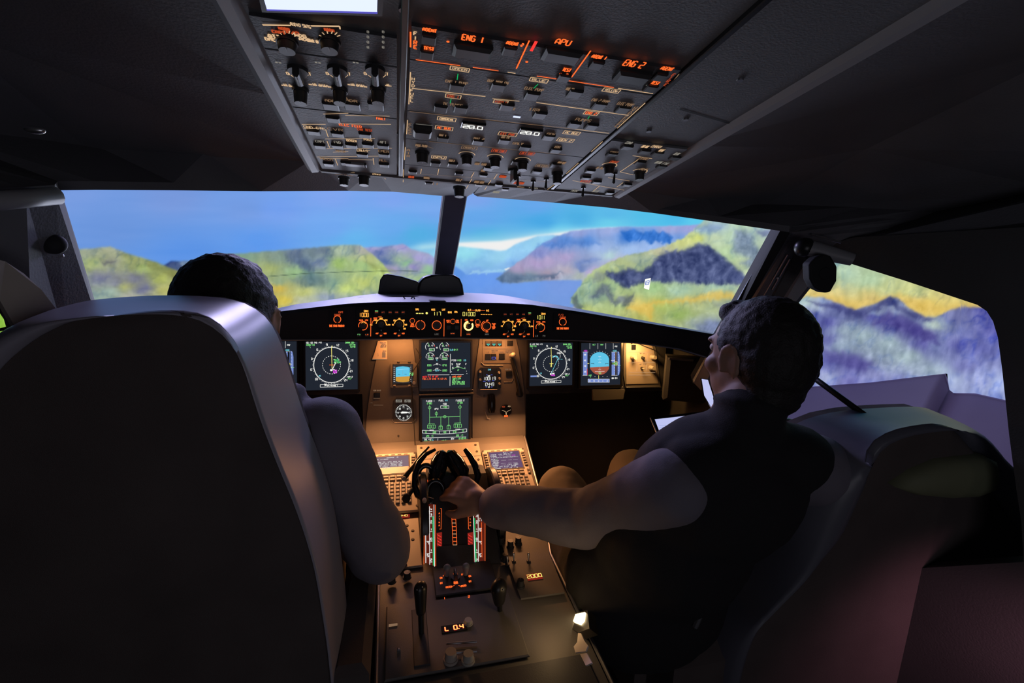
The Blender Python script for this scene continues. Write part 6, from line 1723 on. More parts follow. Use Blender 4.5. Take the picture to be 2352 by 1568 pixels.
# centre strip plate between keypads
p = PanelThing('switching_panel', 'narrow beige lit plate between the two keypads behind the thrust levers', 'panel', Frame(PF1.P(0, -0.06), PF1.u, PF1.v), None, 0.005)
mb = MB(); mb.bbox(p.fr, -0.098, 0.100, -0.09, 0.085, 0, 0.005, 'panel_keys', 0.002); mb.build('face_plate', p.t)
p.h = 0.0056
mb = MB(); mb.box(p.fr, -0.096, 0.098, 0.02, 0.0215, 0.005, 0.0055, 'key_edge'); mb.build('joint', p.t)
for x, y in ((-0.085, 0.07), (0.088, 0.07), (0.088, 0.04), (0.088, 0.005), (0.088, -0.03), (0.088, -0.06)):
    mb = MB(); mb.cyl(p.fr.P(x, y, 0.005), p.fr.P(x, y, 0.0068), 0.004, 0.0036, 'key_edge', 12); mb.build('fastener', p.t)
p.knob(1030, 1068, 0.008, 0.018, 'knob_dark'); p.push(980, 1103, 'e_orange_dim', 0.003, 0.003, 0.006)
p.done()

# ---------------------------------------------------------------- thrust lever quadrant
TF = frame3((0, -0.545, 0.608), (0.1, -0.545, 0.608), (0, -0.36, 0.712))
t = thing('throttle_quadrant', 'raised throttle quadrant with white and green lit scales on both sides', 'throttle quadrant', (0, -0.42, 0.6))
mb = MB()
prof = [(-0.20, 0.655), (-0.255, 0.705), (-0.30, 0.722), (-0.345, 0.720), (-0.36, 0.712), (-0.545, 0.608), (-0.56, 0.598)]
vs = [V(-0.078, y, z) for y, z in prof] + [V(0.078, y, z) for y, z in prof]
n = len(prof); fs = [tuple(range(n)), tuple(range(2 * n - 1, n - 1, -1))] + [(i, n + i, n + (i + 1) % n, (i + 1) % n) for i in range(n)]
mb.add(vs, fs, 'panel_dark'); mb.build('housing', t)
H = 0.0008
for s_ in (-1, 1):
    X = (lambda x: x) if s_ < 0 else (lambda x: 2090 - x)
    mb = MB(); y0, y1 = 1157, 1297
    at = lambda x, y: TF.at(x, y)
    mb.poly(TF, [at(*z) for z in ([(974, 1158), (1001, 1158), (1001, 1301), (974, 1291)] if s_ < 0 else [(1086, 1158), (1113, 1158), (1114, 1291), (1088, 1298)])], 0.0, 0.0006, 'e_scale')
    mb.build('scale_plate', t)
    mb = MB()
    def L(x0, y0, x1, y1, w, m): mb.line(TF, at(x0, y0), at(x1, y1), w / 1000, 0.0012, m)
    if s_ < 0:
        L(975, 1160, 973.5, 1296, 1.0, 'e_orange'); L(977.5, 1172, 978, 1293, 1.4, 'e_white'); L(986.5, 1163, 987, 1297, 1.3, 'e_white'); L(996.5, 1159, 998, 1301, 1.3, 'e_white'); L(1000, 1160, 1001, 1300, 1.0, 'e_orange')
        L(994.5, 1186, 996, 1299, 3.0, 'e_green_line')
        tx, ux = 983, 990.5
    else:
        L(1114, 1160, 1114, 1296, 1.0, 'e_orange'); L(1106, 1200, 1107, 1280, 1.0, 'e_orange'); L(1098, 1162, 1098.5, 1294, 1.3, 'e_white'); L(1086.5, 1160, 1091, 1297, 1.3, 'e_white')
        L(1089.5, 1190, 1093.5, 1295, 3.0, 'e_green_line')
        tx, ux = 1103, 1095
    for i, y in enumerate((1178, 1195, 1218, 1248, 1276)):
        c = at(tx, y); text(mb, TF, str(13 - 2 * i if i < 5 else 3), c, 0.0055, 'e_white', 0.0012, w=0.0011); 
        L(tx - 3, y - 4.5, tx + 3, y - 4.5, 1.0, 'e_white')
    for i, y in enumerate((1170, 1182, 1198, 1216, 1238, 1264, 1286)):
        c = at(ux, y); text(mb, TF, str((4, 3, 2, 1, 0, 1, 2)[i]), c, 0.0050, 'e_white', 0.0012, w=0.0011)
        L(ux - 2.5, y + 5, ux + 2.5, y + 5, 1.0, 'e_white')
    mb.build('scale_marks', t)
    mb = MB()
    xx = 1009 if s_ < 0 else 1080
    mb.path(TF, [at(*z) for z in ((xx + (2 if s_ < 0 else -2), 1168), (xx + (5 if s_ < 0 else -5), 1168), (xx + (4 if s_ < 0 else -4), 1215), (xx, 1215))], 0.0009, 0.0012, 'e_orange')
    for i, ch in enumerate(' A/THR'): 
        if ch != ' ': text(mb, TF, ch, at(xx, 1172 + i * 7), 0.0038, 'e_orange', 0.0012, w=0.0008)
    mb.poly(TF, [at(*z) for z in ((xx - 6, 1224), (xx + 6, 1222), (xx + 6, 1254), (xx - 5, 1258))], 0.0, 0.0010, 'e_red_dim')
    for k in range(4): mb.line(TF, at(xx - 5, 1228 + k * 7), at(xx + 5, 1234 + k * 7), 0.0012, 0.0014, 'e_red')
    mb.build('reverse_marks', t)
mb = MB()
lad = [(1041.5, 1176), (1045, 1252)]
for dx in (-4.5, 4.5): mb.line(TF, TF.at(1041.5 + dx, 1176), TF.at(1045 + dx, 1252), 0.0010, 0.0012, 'e_orange')
for k in range(10): y = 1176 + k * 8.4; x = 1041.5 + k * 0.39; mb.line(TF, TF.at(x - 4.5, y), TF.at(x + 4.5, y), 0.0012, 0.0012, 'e_cream' if k % 3 == 0 else 'e_orange')
mb.build('trim_scale', t)
for s_ in (-1, 1):   # rubber boots / covers at the lower end
    pass
mb = MB(); mb.poly(TF, [TF.at(*z) for z in ((1004, 1256), (1086, 1252), (1088, 1310), (1003, 1312))], 0.0, 0.004, 'shell_dark'); mb.build('cover_plate', t)

# trim wheels
for s_ in (-1, 1):
    cy, cz, r = -0.37, 0.615, 0.118
    x0 = s_ * 0.094
    t2 = thing('trim_wheel', '%s dark pitch trim wheel beside the throttle quadrant' % ('left' if s_ < 0 else 'right'), 'wheel', (x0, cy, cz))
    mb = MB(); N = 48; vs = []; sec = [(-0.010, -0.012), (-0.010, 0.0), (-0.006, 0.003), (0.006, 0.003), (0.010, 0.0), (0.010, -0.012)]
    for i in range(N):
        a = 2 * PI * i / N
        for dx, dr in sec: vs.append(V(x0 + dx, cy + (r + dr) * math.cos(a), cz + (r + dr) * math.sin(a)))
    k = len(sec); fs = [(i * k + j, ((i + 1) % N) * k + j, ((i + 1) % N) * k + (j + 1) % k, i * k + (j + 1) % k) for i in range(N) for j in range(k)]
    mb.add(vs, fs, 'black_plastic'); shade_auto(mb.build('rim', t2), 30)
    mb = MB(); mb.cyl((x0 - 0.008, cy, cz), (x0 + 0.008, cy, cz), r - 0.008, r - 0.008, 'knob_dark', 32); mb.build('hub', t2)
    mb = MB(); mb.ell(V(x0, cy - r * math.cos(0.9), cz + r * math.sin(0.9)), 0.006, 0.010, 0.006, 'beige'); mb.build('marker', t2)

# thrust levers
LEV = Frame((0, -0.33, 0.74), (1, 0, 0), (0, 0.3, 1))
for s_, (a, b, c_) in ((-1, ((990, 1150), (1003, 1085), (1016, 1040))), (1, ((1066, 1150), (1060, 1085), (1032, 1040)))):
    t2 = thing('thrust_lever', 'black thrust lever on the %s of the pair under the gloved shape of the headset' % 'left' if False else ('left black thrust lever with rounded grip' if s_ < 0 else 'right black thrust lever held by the copilot hand'), 'lever', (s_ * 0.03, -0.36, 0.70))
    p0 = near(a[0], a[1], V(s_ * 0.03, -0.36, 0.705)); p1 = near(b[0], b[1], V(s_ * 0.03, -0.31, 0.79)); p2 = near(c_[0], c_[1], V(s_ * 0.02, -0.27, 0.85))
    mb = MB(); mb.tube([p0, p1], [0.008, 0.010], 'black_plastic', 12); shade_auto(mb.build('arm', t2))
    mb = MB(); mb.tube([lerp(p0, p1, 0.6), p1, lerp(p1, p2, 0.5), p2, p2 + V(0, 0.004, 0.006)], [0.016, 0.024, 0.024, 0.016, 0.004], 'black_gloss', 16); shade_auto(mb.build('grip', t2))

# headset resting over the levers
t = thing('headset', 'black headset with looped band resting over the thrust levers', 'headset', (0, -0.3, 0.8))
D0 = V(0, -0.34, 0.80)
def hp(pts, dy=0.0): return [near(x, y, V(0, -0.34 + dy - 0.0006 * (y - 1090), 0.80)) for x, y in pts]
mb = MB(); mb.tube(hp([(1000, 1032), (978, 1043), (962, 1062), (953, 1090), (952, 1118), (960, 1136), (975, 1146), (995, 1150)]), [0.004, 0.006, 0.0075, 0.0075, 0.008, 0.009, 0.009, 0.007], 'black_gloss', 12); shade_auto(mb.build('head_band', t))
mb = MB(); mb.tube(hp([(1068, 1032), (1080, 1048), (1092, 1070), (1098, 1092), (1094, 1110)]), [0.006, 0.0085, 0.009, 0.009, 0.006], 'black_gloss', 12); shade_auto(mb.build('ear_arm', t))
mb = MB(); mb.tube(hp([(985, 1026), (968, 1044), (948, 1072), (932, 1092), (926, 1100)], 0.03), [0.003, 0.004, 0.006, 0.0075, 0.0065], 'black_plastic', 12); shade_auto(mb.build('side_arm', t))
mb = MB(); mb.ell(near(928, 1099, V(-0.12, -0.33, 0.80)), 0.006, 0.006, 0.006, 'beige'); mb.build('arm_tip', t)
mb = MB(); mb.tube(hp([(953, 1118), (944, 1128), (937, 1138)]), [0.004, 0.006, 0.007], 'black_matte', 10)
mb.ell(near(933, 1144, hp([(933, 1144)])[0]), 0.010, 0.010, 0.013, 'black_matte'); shade_auto(mb.build('microphone', t))
for x, y, nm in ((978, 1092, 'ear_cushion'), (1000, 1128, 'ear_cushion')):
    c = hp([(x, y)], 0.03)[0]; mb = MB()
    N = 28; ring_ = []
    pts = [c + V(math.cos(2 * PI * i / N) * 0.021, 0.006 * math.sin(2 * PI * i / N), math.sin(2 * PI * i / N) * 0.026) for i in range(N + 1)]
    mb.tube(pts, 0.007, 'black_gloss', 10); shade_auto(mb.build(nm, t))
mb = MB(); mb.ell(hp([(981, 1104)], 0.03)[0], 0.003, 0.003, 0.003, 'e_orange_dim'); mb.build('indicator', t)
# cable falling from the glareshield across the panel
mb = MB(); pts = [near(x, y, p) for x, y, p in ((955, 800, MP.W(955, 800, .03)), (968, 820, MP.W(968, 820, .03)), (958, 838, MP.W(958, 838, .03)), (945, 857, MP.W(945, 857, .03)), (941, 872, MP.W(941, 872, .03)), (946, 890, MP.W(946, 890, .03)), (950, 960, MP.W(950, 960, .03)), (954, 1030, MP.W(954, 1030, .03)), (956, 1052, V(-0.10, -0.16, 0.705)))]
mb.tube(pts, 0.0016, 'black_matte', 6); tag(mb.build('cable', None, loc=pts[3]), 'thin black cable hanging down past the standby horizon to the keypads', 'cable')

# ---------------------------------------------------------------- aft pedestal
p = PanelThing('radio_unit', 'beige left radio panel with a red lit 124.0 readout below the left keypad', 'radio panel', Frame(PF2.P(-0.165, 0.0), PF2.u, PF2.v), None, 0.004)
a = p.P(900, 1182); 
mb = MB(); mb.bbox(p.fr, -0.07, 0.062, -0.20, -0.005, 0, 0.004, 'panel_keys', 0.002); mb.build('face_plate', p.t)
c = p.P(927, 1189); mb = MB(); mb.bbox(p.fr, c[0] - 0.02, c[0] + 0.016, c[1] - 0.007, c[1] + 0.007, 0.004, 0.006, 'e_red_dim', 0.0005); o = mb.build('readout_window', p.t)
q = MB(); text(q, p.fr, '1240', (c[0] - 0.003, c[1]), 0.0085, 'e_yellow', 0.0066, w=0.0011, slant=-0.1); q.build('digits', o)
for x, y in ((948, 1184), (948, 1222), (948, 1242), (935, 1210)):
    c = p.P(x, y); mb = MB(); mb.cyl(p.fr.P(*c, 0.004), p.fr.P(*c, 0.006), 0.0042, 0.0038, 'key_edge', 12); mb.build('fastener', p.t)
for x, y in ((900, 1230), (920, 1250), (925, 1300), (900, 1340), (935, 1330)): p.knob(x, y, 0.008, 0.014)
p.done()

p = PanelThing('transponder_panel', 'dim right radio panel with a red and yellow lit 2000 readout under the arm', 'radio panel', Frame(PF2.P(0.145, -0.15), PF2.u, PF2.v), None, 0.004)
mb = MB(); mb.poly(p.fr, [(-0.055, -0.19), (0.042, -0.19), (0.055, 0.0), (0.085, 0.13), (-0.055, 0.13)], 0, 0.004, 'panel_grey'); mb.build('face_plate', p.t)
c = p.P(1227, 1328); mb = MB(); mb.bbox(p.fr, c[0] - 0.017, c[0] + 0.017, c[1] - 0.009, c[1] + 0.009, 0.004, 0.006, 'e_red_dim', 0.0005); o = mb.build('readout_window', p.t)
q = MB(); text(q, p.fr, '2000', c, 0.0105, 'e_yellow', 0.0066, w=0.0014); q.build('digits', o)
p.push(1143, 1229, 'e_green', 0.0035, 0.0014, 0.003); p.push(1146, 1237, 'grey_plastic', 0.003, 0.003, 0.004)
for x, y in ((1150, 1250), (1172, 1258), (1190, 1250), (1160, 1290), (1195, 1350)): p.knob(x, y, 0.008, 0.016)
for x, y in ((1180, 1292), (1214, 1292), (1165, 1300)): p.toggle(x, y, 0.8, 'metal')
p.done()

# engine master panel
p = PanelThing('engine_start_panel', 'dark panel with small orange legends behind the throttle quadrant', 'control panel', Frame(PF2.P(-0.02, -0.245), PF2.u, PF2.v), None, 0.004)
mb = MB(); mb.bbox(p.fr, -0.062, 0.072, -0.055, 0.052, 0, 0.004, 'panel_dark', 0.002); mb.build('face_plate', p.t)
for st, x, y, w, h in (('ENG', 1046, 1322, 9, 4), ('MODE', 1047, 1339, 9, 4), ('NORM', 1047, 1343, 9, 4), ('MASTER', 1031, 1352, 14, 4), ('MASTER', 1065, 1349, 12, 4), ('ON', 1013, 1331, 5, 4), ('OFF', 1014, 1343, 6, 4), ('ON', 1079, 1327, 5, 4), ('OFF', 1080, 1339, 6, 4), ('1', 1021, 1378, 4, 5), ('2', 1077, 1374, 4, 5), ('1', 1018, 1326, 3, 3), ('2', 1061, 1323, 3, 3)): p.txt(st, x, y, h, 'e_orange', w, w=0.0011)
p.line(1036, 1352, 1044, 1348, 'e_orange', 1.2); p.line(1053, 1348, 1060, 1352, 'e_orange', 1.2)
for x, y in ((1026, 1325), (1069, 1322)):
    c = p.P(x, y); mb = MB(); F = p.fr; mb.capsule(F.P(c[0], c[1], 0.004), F.P(c[0], c[1] - 0.004, 0.026), 0.005, 0.008, 'grey_plastic'); shade_auto(mb.build('master_switch', p.t))
p.knob(1046, 1332, 0.009, 0.018, bar=True)
p.done()

# speed brake and flap levers
for x, yt, yb, nm, lab, zz in ((966, 1352, 1480, 'speed_brake_lever', 'dark speed brake lever left of the engine panel with two tiny glints', 0.075), (1146, 1350, 1425, 'flap_lever', 'stout black flap lever right of the engine panel with two bright dots', 0.07)):
    base = PF2.W(x + 2, yb - 20); t = thing(nm, lab, 'lever', tuple(base))
    topp = near(x, yt, base + V(0, 0.01, zz))
    mb = MB(); mb.bbox(Frame(base, PF2.u, PF2.v), -0.006, 0.006, -0.06, 0.07, 0.0, 0.003, 'black_matte', 0.001); mb.build('slot', t)
    mb = MB(); mb.tube([base, lerp(base, topp, 0.6)], [0.005, 0.006], 'black_plastic', 10); shade_auto(mb.build('arm', t))
    r = 0.014 if x < 1000 else 0.019
    mb = MB(); mb.capsule(lerp(base, topp, 0.55), topp, r * 0.75, r, 'black_plastic', 0.8); shade_auto(mb.build('knob', t))
    for dx, dy in ((-8, 2), (4, -4)) if x < 1000 else ((-8, 0), (10, 4)):
        q = near(x + dx, yt + dy, topp + V(0, -r, 0)); mb = MB(); mb.ell(q, 0.0016, 0.0016, 0.0016, 'metal'); mb.build('rivet', t)

# rudder trim panel
p = PanelThing('rudder_trim_panel', 'beige panel with a small red lit L 0.4 readout behind the engine panel', 'control panel', Frame(PF2.P(-0.03, -0.40), PF2.u, PF2.v), None, 0.004)
mb = MB(); mb.bbox(p.fr, -0.15, 0.10, -0.075, 0.09, 0, 0.004, 'panel_grey', 0.002); mb.build('face_plate', p.t)
c = p.P(1043, 1447); mb = MB(); mb.bbox(p.fr, c[0] - 0.024, c[0] + 0.024, c[1] - 0.009, c[1] + 0.009, 0.004, 0.0055, 'lens_black', 0.0005); o = mb.build('readout_window', p.t)
q = MB(); text(q, p.fr, 'L 0.4', c, 0.0095, 'e_yellow', 0.0062, w=0.0030 * 0.45, wid=0.034); q.build('digits', o)
q = MB(); text(q, p.fr, 'L 0.4', c, 0.0095, 'e_red', 0.0060, w=0.0030, wid=0.034); q.build('digit_glow', o)
p.knob(1075, 1435, 0.008, 0.008, 'knob_grey', False); p.push(903, 1440, 'e_cream_dim', 0.008, 0.002, 0.003)
mb = MB(); mb.bbox(p.fr, p.P(945, 1400)[0], p.P(978, 1400)[0], -0.06, 0.07, 0.004, 0.006, 'panel_dark', 0.001); mb.build('recess_plate', p.t)
p.done()
p = PanelThing('parking_brake_panel', 'dim rear pedestal panel with two bright metal rails and a beige knob', 'control panel', Frame(PF2.P(-0.02, -0.57), PF2.u, PF2.v), None, 0.004)
mb = MB(); mb.bbox(p.fr, -0.15, 0.19, -0.10, 0.08, 0, 0.004, 'panel_dark', 0.002); mb.build('face_plate', p.t)
for y in (1486, 1508):
    mb = MB(); mb.tube([p.fr.P(*p.P(1025, y + 2), 0.009), p.fr.P(*p.P(1095, y - 3), 0.009)], 0.002, 'metal_dull', 8); mb.build('rail', p.t)
p.knob(1035, 1520, 0.011, 0.018, 'beige', False); p.knob(1075, 1522, 0.010, 0.016, 'knob_grey', False); p.push(916, 1500, 'metal', 0.003, 0.003, 0.006)
p.done()

# ================================================================ seats
def resample(pts, n):
    P = [np.array(p, float) for p in pts]
    # light smoothing by Catmull-Rom
    out = []
    m = len(P)
    dens = []
    for i in range(m - 1):
        p0 = P[max(i - 1, 0)]; p1 = P[i]; p2 = P[i + 1]; p3 = P[min(i + 2, m - 1)]
        for k in range(12):
            t = k / 12
            dens.append(0.5 * ((2 * p1) + (-p0 + p2) * t + (2 * p0 - 5 * p1 + 4 * p2 - p3) * t * t + (-p0 + 3 * p1 - 3 * p2 + p3) * t ** 3))
    dens.append(P[-1])
    d = np.concatenate([[0], np.cumsum([np.linalg.norm(dens[i + 1] - dens[i]) for i in range(len(dens) - 1)])])
    q = np.linspace(0, d[-1], n); dens = np.array(dens)
    return np.stack([np.interp(q, d, dens[:, 0]), np.interp(q, d, dens[:, 1])], 1)


def seat(name, label, fr, outer, inner, s, base_c):
    t = thing(name, label, 'seat', (base_c[0], base_c[1], 0))
    n = 112
    O = resample([fr.off(-0.10).at(*p) for p in outer], n); I = resample([fr.at(*p) for p in inner], n)
    mb = MB(); vs = []; fs = []
    rows = [(0.0, -0.15), (0.0, -0.10), (0.10, -0.060), (0.28, -0.026), (0.5, -0.004), (0.72, 0.008), (0.9, 0.006), (1.0, -0.006)]
    for f, h in rows: vs += [fr.P(a, b, h) for a, b in O * (1 - f) + I * f]
    for r_ in range(len(rows) - 1):
        for i in range(n - 1): fs.append((r_ * n + i, r_ * n + i + 1, (r_ + 1) * n + i + 1, (r_ + 1) * n + i))
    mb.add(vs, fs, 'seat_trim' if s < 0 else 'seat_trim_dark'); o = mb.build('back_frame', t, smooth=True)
    # fabric back, slightly domed
    mb = MB(); vs = []; fs = []; m = 12
    half = n // 2
    for i in range(half):
        a = I[i]; b = I[n - 1 - i]
        for k in range(m + 1):
            u = k / m; q = a * (1 - u) + b * u
            d = math.sin(PI * u) ** 0.8 * 0.012
            vs.append(fr.P(q[0], q[1], -0.004 + d))
    for i in range(half - 1):
        for k in range(m): fs.append((i * (m + 1) + k, (i + 1) * (m + 1) + k, (i + 1) * (m + 1) + k + 1, i * (m + 1) + k + 1))
    mb.add(vs, fs, 'seat_fabric'); mb.build('back_panel', t, smooth=True)
    # front cushion (towards the pilot)
    mb = MB(); pts = [tuple(p) for p in O[::2] * 0.985]
    mb.poly(fr, pts, -0.17, -0.10, 'seat_fabric'); mb.build('backrest', t)
    # seat pan, base and arm
    c = Vector(base_c)
    G = Frame((c.x, c.y, 0), (1, 0, 0), (0, 1, 0))
    mb = MB(); mb.bbox(G, -0.25, 0.25, 0.14, 0.56, 0.32, 0.46, 'seat_fabric', 0.03); mb.build('seat_pan', t)
    mb = MB(); mb.bbox(G, -0.18, 0.18, -0.02, 0.45, 0.04, 0.32, 'black_plastic', 0.02); mb.build('pedestal_box', t)
    mb = MB(); mb.bbox(G, -0.22, 0.22, -0.10, 0.55, 0.0, 0.04, 'metal_dull', 0.005); mb.build('floor_rail', t)
    mb = MB(); mb.bbox(G, -0.22, 0.22, 0.05, 0.16, 0.25, 0.52, 'seat_fabric', 0.03); mb.build('back_support', t)
    return t, G


SBL = Frame((-0.50, -0.88, 1.0), (1, 0, 0.0), (0, -0.10, 1))
outer = [(-150, 1700), (-160, 1300), (-150, 1050), (-110, 900), (-50, 820), (20, 762), (85, 724), (150, 705), (300, 693), (430, 694), (512, 704), (566, 727), (604, 765), (633, 828), (656, 900), (690, 1000), (725, 1090), (752, 1180), (767, 1255), (777, 1330), (788, 1420), (800, 1568), (812, 1700)]
inner = [(-90, 1700), (-100, 1300), (-92, 1060), (-55, 930), (-5, 850), (60, 792), (120, 757), (180, 736), (320, 717), (425, 716), (482, 733), (528, 774), (558, 830), (580, 900), (603, 970), (640, 1065), (675, 1150), (703, 1230), (722, 1300), (738, 1390), (750, 1470), (760, 1568), (768, 1700)]
t, G = seat('pilot_seat', 'large black pilot seat with pale lavender lit edge, filling the lower left', SBL, outer, inner, -1, (-0.50, -0.86))
mb = MB(); a = near(845, 1345, (-0.215, -0.62, 0.66)); mb.bbox(Frame((-0.232, -0.62, 0.60), (1, 0, 0), (0, 1, 0)), -0.03, 0.03, -0.22, 0.12, 0, 0.045, 'seat_fabric', 0.012); mb.build('arm_rest', t)
mb = MB(); mb.bbox(G, 0.20, 0.27, 0.0, 0.20, 0.10, 0.62, 'black_matte', 0.015); mb.build('arm_bracket', t)

SBR = Frame((0.60, -0.88, 0.9), (1, -0.12, 0.0), (0, -0.10, 1))
outer = [(1550, 1900), (1560, 1720), (1575, 1568), (1602, 1440), (1630, 1385), (1685, 1330), (1735, 1262), (1760, 1205), (1777, 1120), (1815, 1042), (1862, 1000), (1930, 975), (2013, 962), (2150, 955), (2192, 963), (2226, 990), (2258, 1028), (2288, 1052), (2296, 1085), (2292, 1125), (2345, 1158), (2420, 1260), (2480, 1568), (2490, 1720), (2495, 1900)]
inner = [(1680, 1900), (1690, 1720), (1700, 1568), (1735, 1450), (1785, 1388), (1845, 1333), (1888, 1282), (1930, 1235), (1958, 1180), (1985, 1110), (1992, 1060), (2005, 1022), (2060, 990), (2150, 975), (2185, 985), (2215, 1010), (2240, 1045), (2262, 1070), (2270, 1095), (2270, 1135), (2310, 1180), (2370, 1280), (2420, 1568), (2430, 1720), (2440, 1900)]
t, G = seat('copilot_seat', 'dark copilot seat on the right with wide slate side band and olive bolster', SBR, outer, inner, 1, (0.60, -0.86))
hp_ = [(2055, 1118), (2100, 1085), (2155, 1060), (2210, 1052), (2262, 1047), (2290, 1062), (2294, 1090), (2284, 1122), (2240, 1138), (2170, 1142), (2100, 1135)]
F2 = SBR.off(0.016)
mb = MB(); pts = [F2.at(*p) for p in hp_]; cx_ = sum(p[0] for p in pts) / len(pts); cy_ = sum(p[1] for p in pts) / len(pts)
k = len(pts); vs = []
for sc_, h in ((1, -0.02), (1, 0.0), (0.85, 0.012), (0.5, 0.020)): vs += [F2.P(cx_ + (a - cx_) * sc_, cy_ + (b - cy_) * sc_, h) for a, b in pts]
vs.append(F2.P(cx_, cy_, 0.022))
fs = [(r_ * k + i, (r_) * k + (i + 1) % k, (r_ + 1) * k + (i + 1) % k, (r_ + 1) * k + i) for r_ in range(3) for i in range(k)] + [(3 * k + i, 3 * k + (i + 1) % k, 4 * k) for i in range(k)]
mb.add(vs, fs, 'olive'); mb.build('bolster', t, smooth=True)
mb = MB(); c = near(1597, 1412, SBR.P(0, 0)); p0 = SBR.W(1606, 1392, 0.01); p1 = SBR.W(1590, 1428, 0.01); mb.tube([p0, p1], 0.006, 'metal_dull', 8); mb.build('buckle', t)

# ================================================================ people
def finish(o, voxel, smooth=6, noise=0.0, nscale=0.05):
    m = o.modifiers.new('remesh', 'REMESH'); m.mode = 'VOXEL'; m.voxel_size = voxel; m.use_smooth_shade = True
    s = o.modifiers.new('smooth', 'SMOOTH'); s.iterations = smooth; s.factor = 0.6
    if noise:
        tx = bpy.data.textures.new(o.name + '_folds', 'CLOUDS'); tx.noise_scale = nscale
        d = o.modifiers.new('folds', 'DISPLACE'); d.texture = tx; d.strength = noise; d.mid_level = 0.5
    return o


def rotz(v, a): c, s = math.cos(a), math.sin(a); return Vector((v[0] * c - v[1] * s, v[0] * s + v[1] * c, v[2]))


class Head:
    """local axes: x right, y face forward, z up; c = centre of the skull"""
    def __init__(s, c, yaw, tilt=0.0, k=1.0, lean=0.0):
        s.c = Vector(c); s.k = k
        s.R = Matrix.Rotation(yaw, 3, 'Z') @ Matrix.Rotation(tilt, 3, 'X') @ Matrix.Rotation(lean, 3, 'Y')

    def p(s, x, y, z): return s.c + s.R @ Vector((x, y, z)) * s.k

    def skin(s, mb):
        k = s.k; m = 'skin'
        mb.ell(s.p(0, 0.0, 0.02), .074 * k, .092 * k, .088 * k, m, s.R)
        mb.ell(s.p(0, 0.030, -0.045), .060 * k, .064 * k, .066 * k, m, s.R)
        mb.ell(s.p(0, 0.055, -0.088), .034 * k, .032 * k, .026 * k, m, s.R)          # chin
        mb.capsule(s.p(0, 0.088, 0.010), s.p(0, 0.108, -0.030), .008 * k, .013 * k, m)    # nose
        mb.ell(s.p(0, 0.090, -0.060), .024 * k, .010 * k, .009 * k, m, s.R)           # lips
        for q in (-1, 1):
            mb.ell(s.p(q * .030, 0.080, 0.026), .024 * k, .012 * k, .008 * k, m, s.R)  # brow
            mb.ell(s.p(q * .044, 0.062, -0.022), .022 * k, .020 * k, .020 * k, m, s.R)  # cheek
            # ear: outer rim and lobe
            N = 14; pts = []
            for i in range(N):
                a = math.radians(-70 + 300 * i / (N - 1))
                pts.append(s.p(q * (.079 + .006 * math.cos(a - 2.5)), -0.006 - .018 * math.cos(a), -0.008 + .031 * math.sin(a)))
            mb.tube(pts, .0052 * k, m, 8)
            mb.ell(s.p(q * .075, -0.004, -0.008), .006 * k, .015 * k, .024 * k, m, s.R)

    def neck(s, mb, base, m='skin'): mb.capsule(s.p(0, -0.015, -0.060), base, .056 * s.k, .064 * s.k, m)

    def hair(s, mb, line=0.055):
        k = s.k; m = 'hair'
        mb.ell(s.p(0, -0.014, 0.032), .082 * k, .094 * k, .089 * k, m, s.R)
        mb.ell(s.p(0, -0.040, 0.005), .079 * k, .066 * k, .082 * k, m, s.R)
        mb.ell(s.p(0, -0.045, -0.050), .062 * k, .042 * k, .056 * k, m, s.R)
        mb.ell(s.p(0, 0.050, 0.082), .052 * k, .036 * k, .028 * k, m, s.R)
        for q in (-1, 1): mb.ell(s.p(q * .068, 0.012, 0.025), .014 * k, .020 * k, .030 * k, m, s.R)

    def eyes(s, parent):
        for q in (-1, 1):
            mb = MB(); mb.ell(s.p(q * .030, 0.079, 0.010), .0125 * s.k, .0115 * s.k, .0095 * s.k, 'paper', s.R); e = mb.build('eye', parent, smooth=True)
            mb = MB(); mb.ell(s.p(q * .030, 0.0885, 0.010), .0052 * s.k, .003 * s.k, .0052 * s.k, 'black_gloss', s.R); mb.build('iris', e, smooth=True)


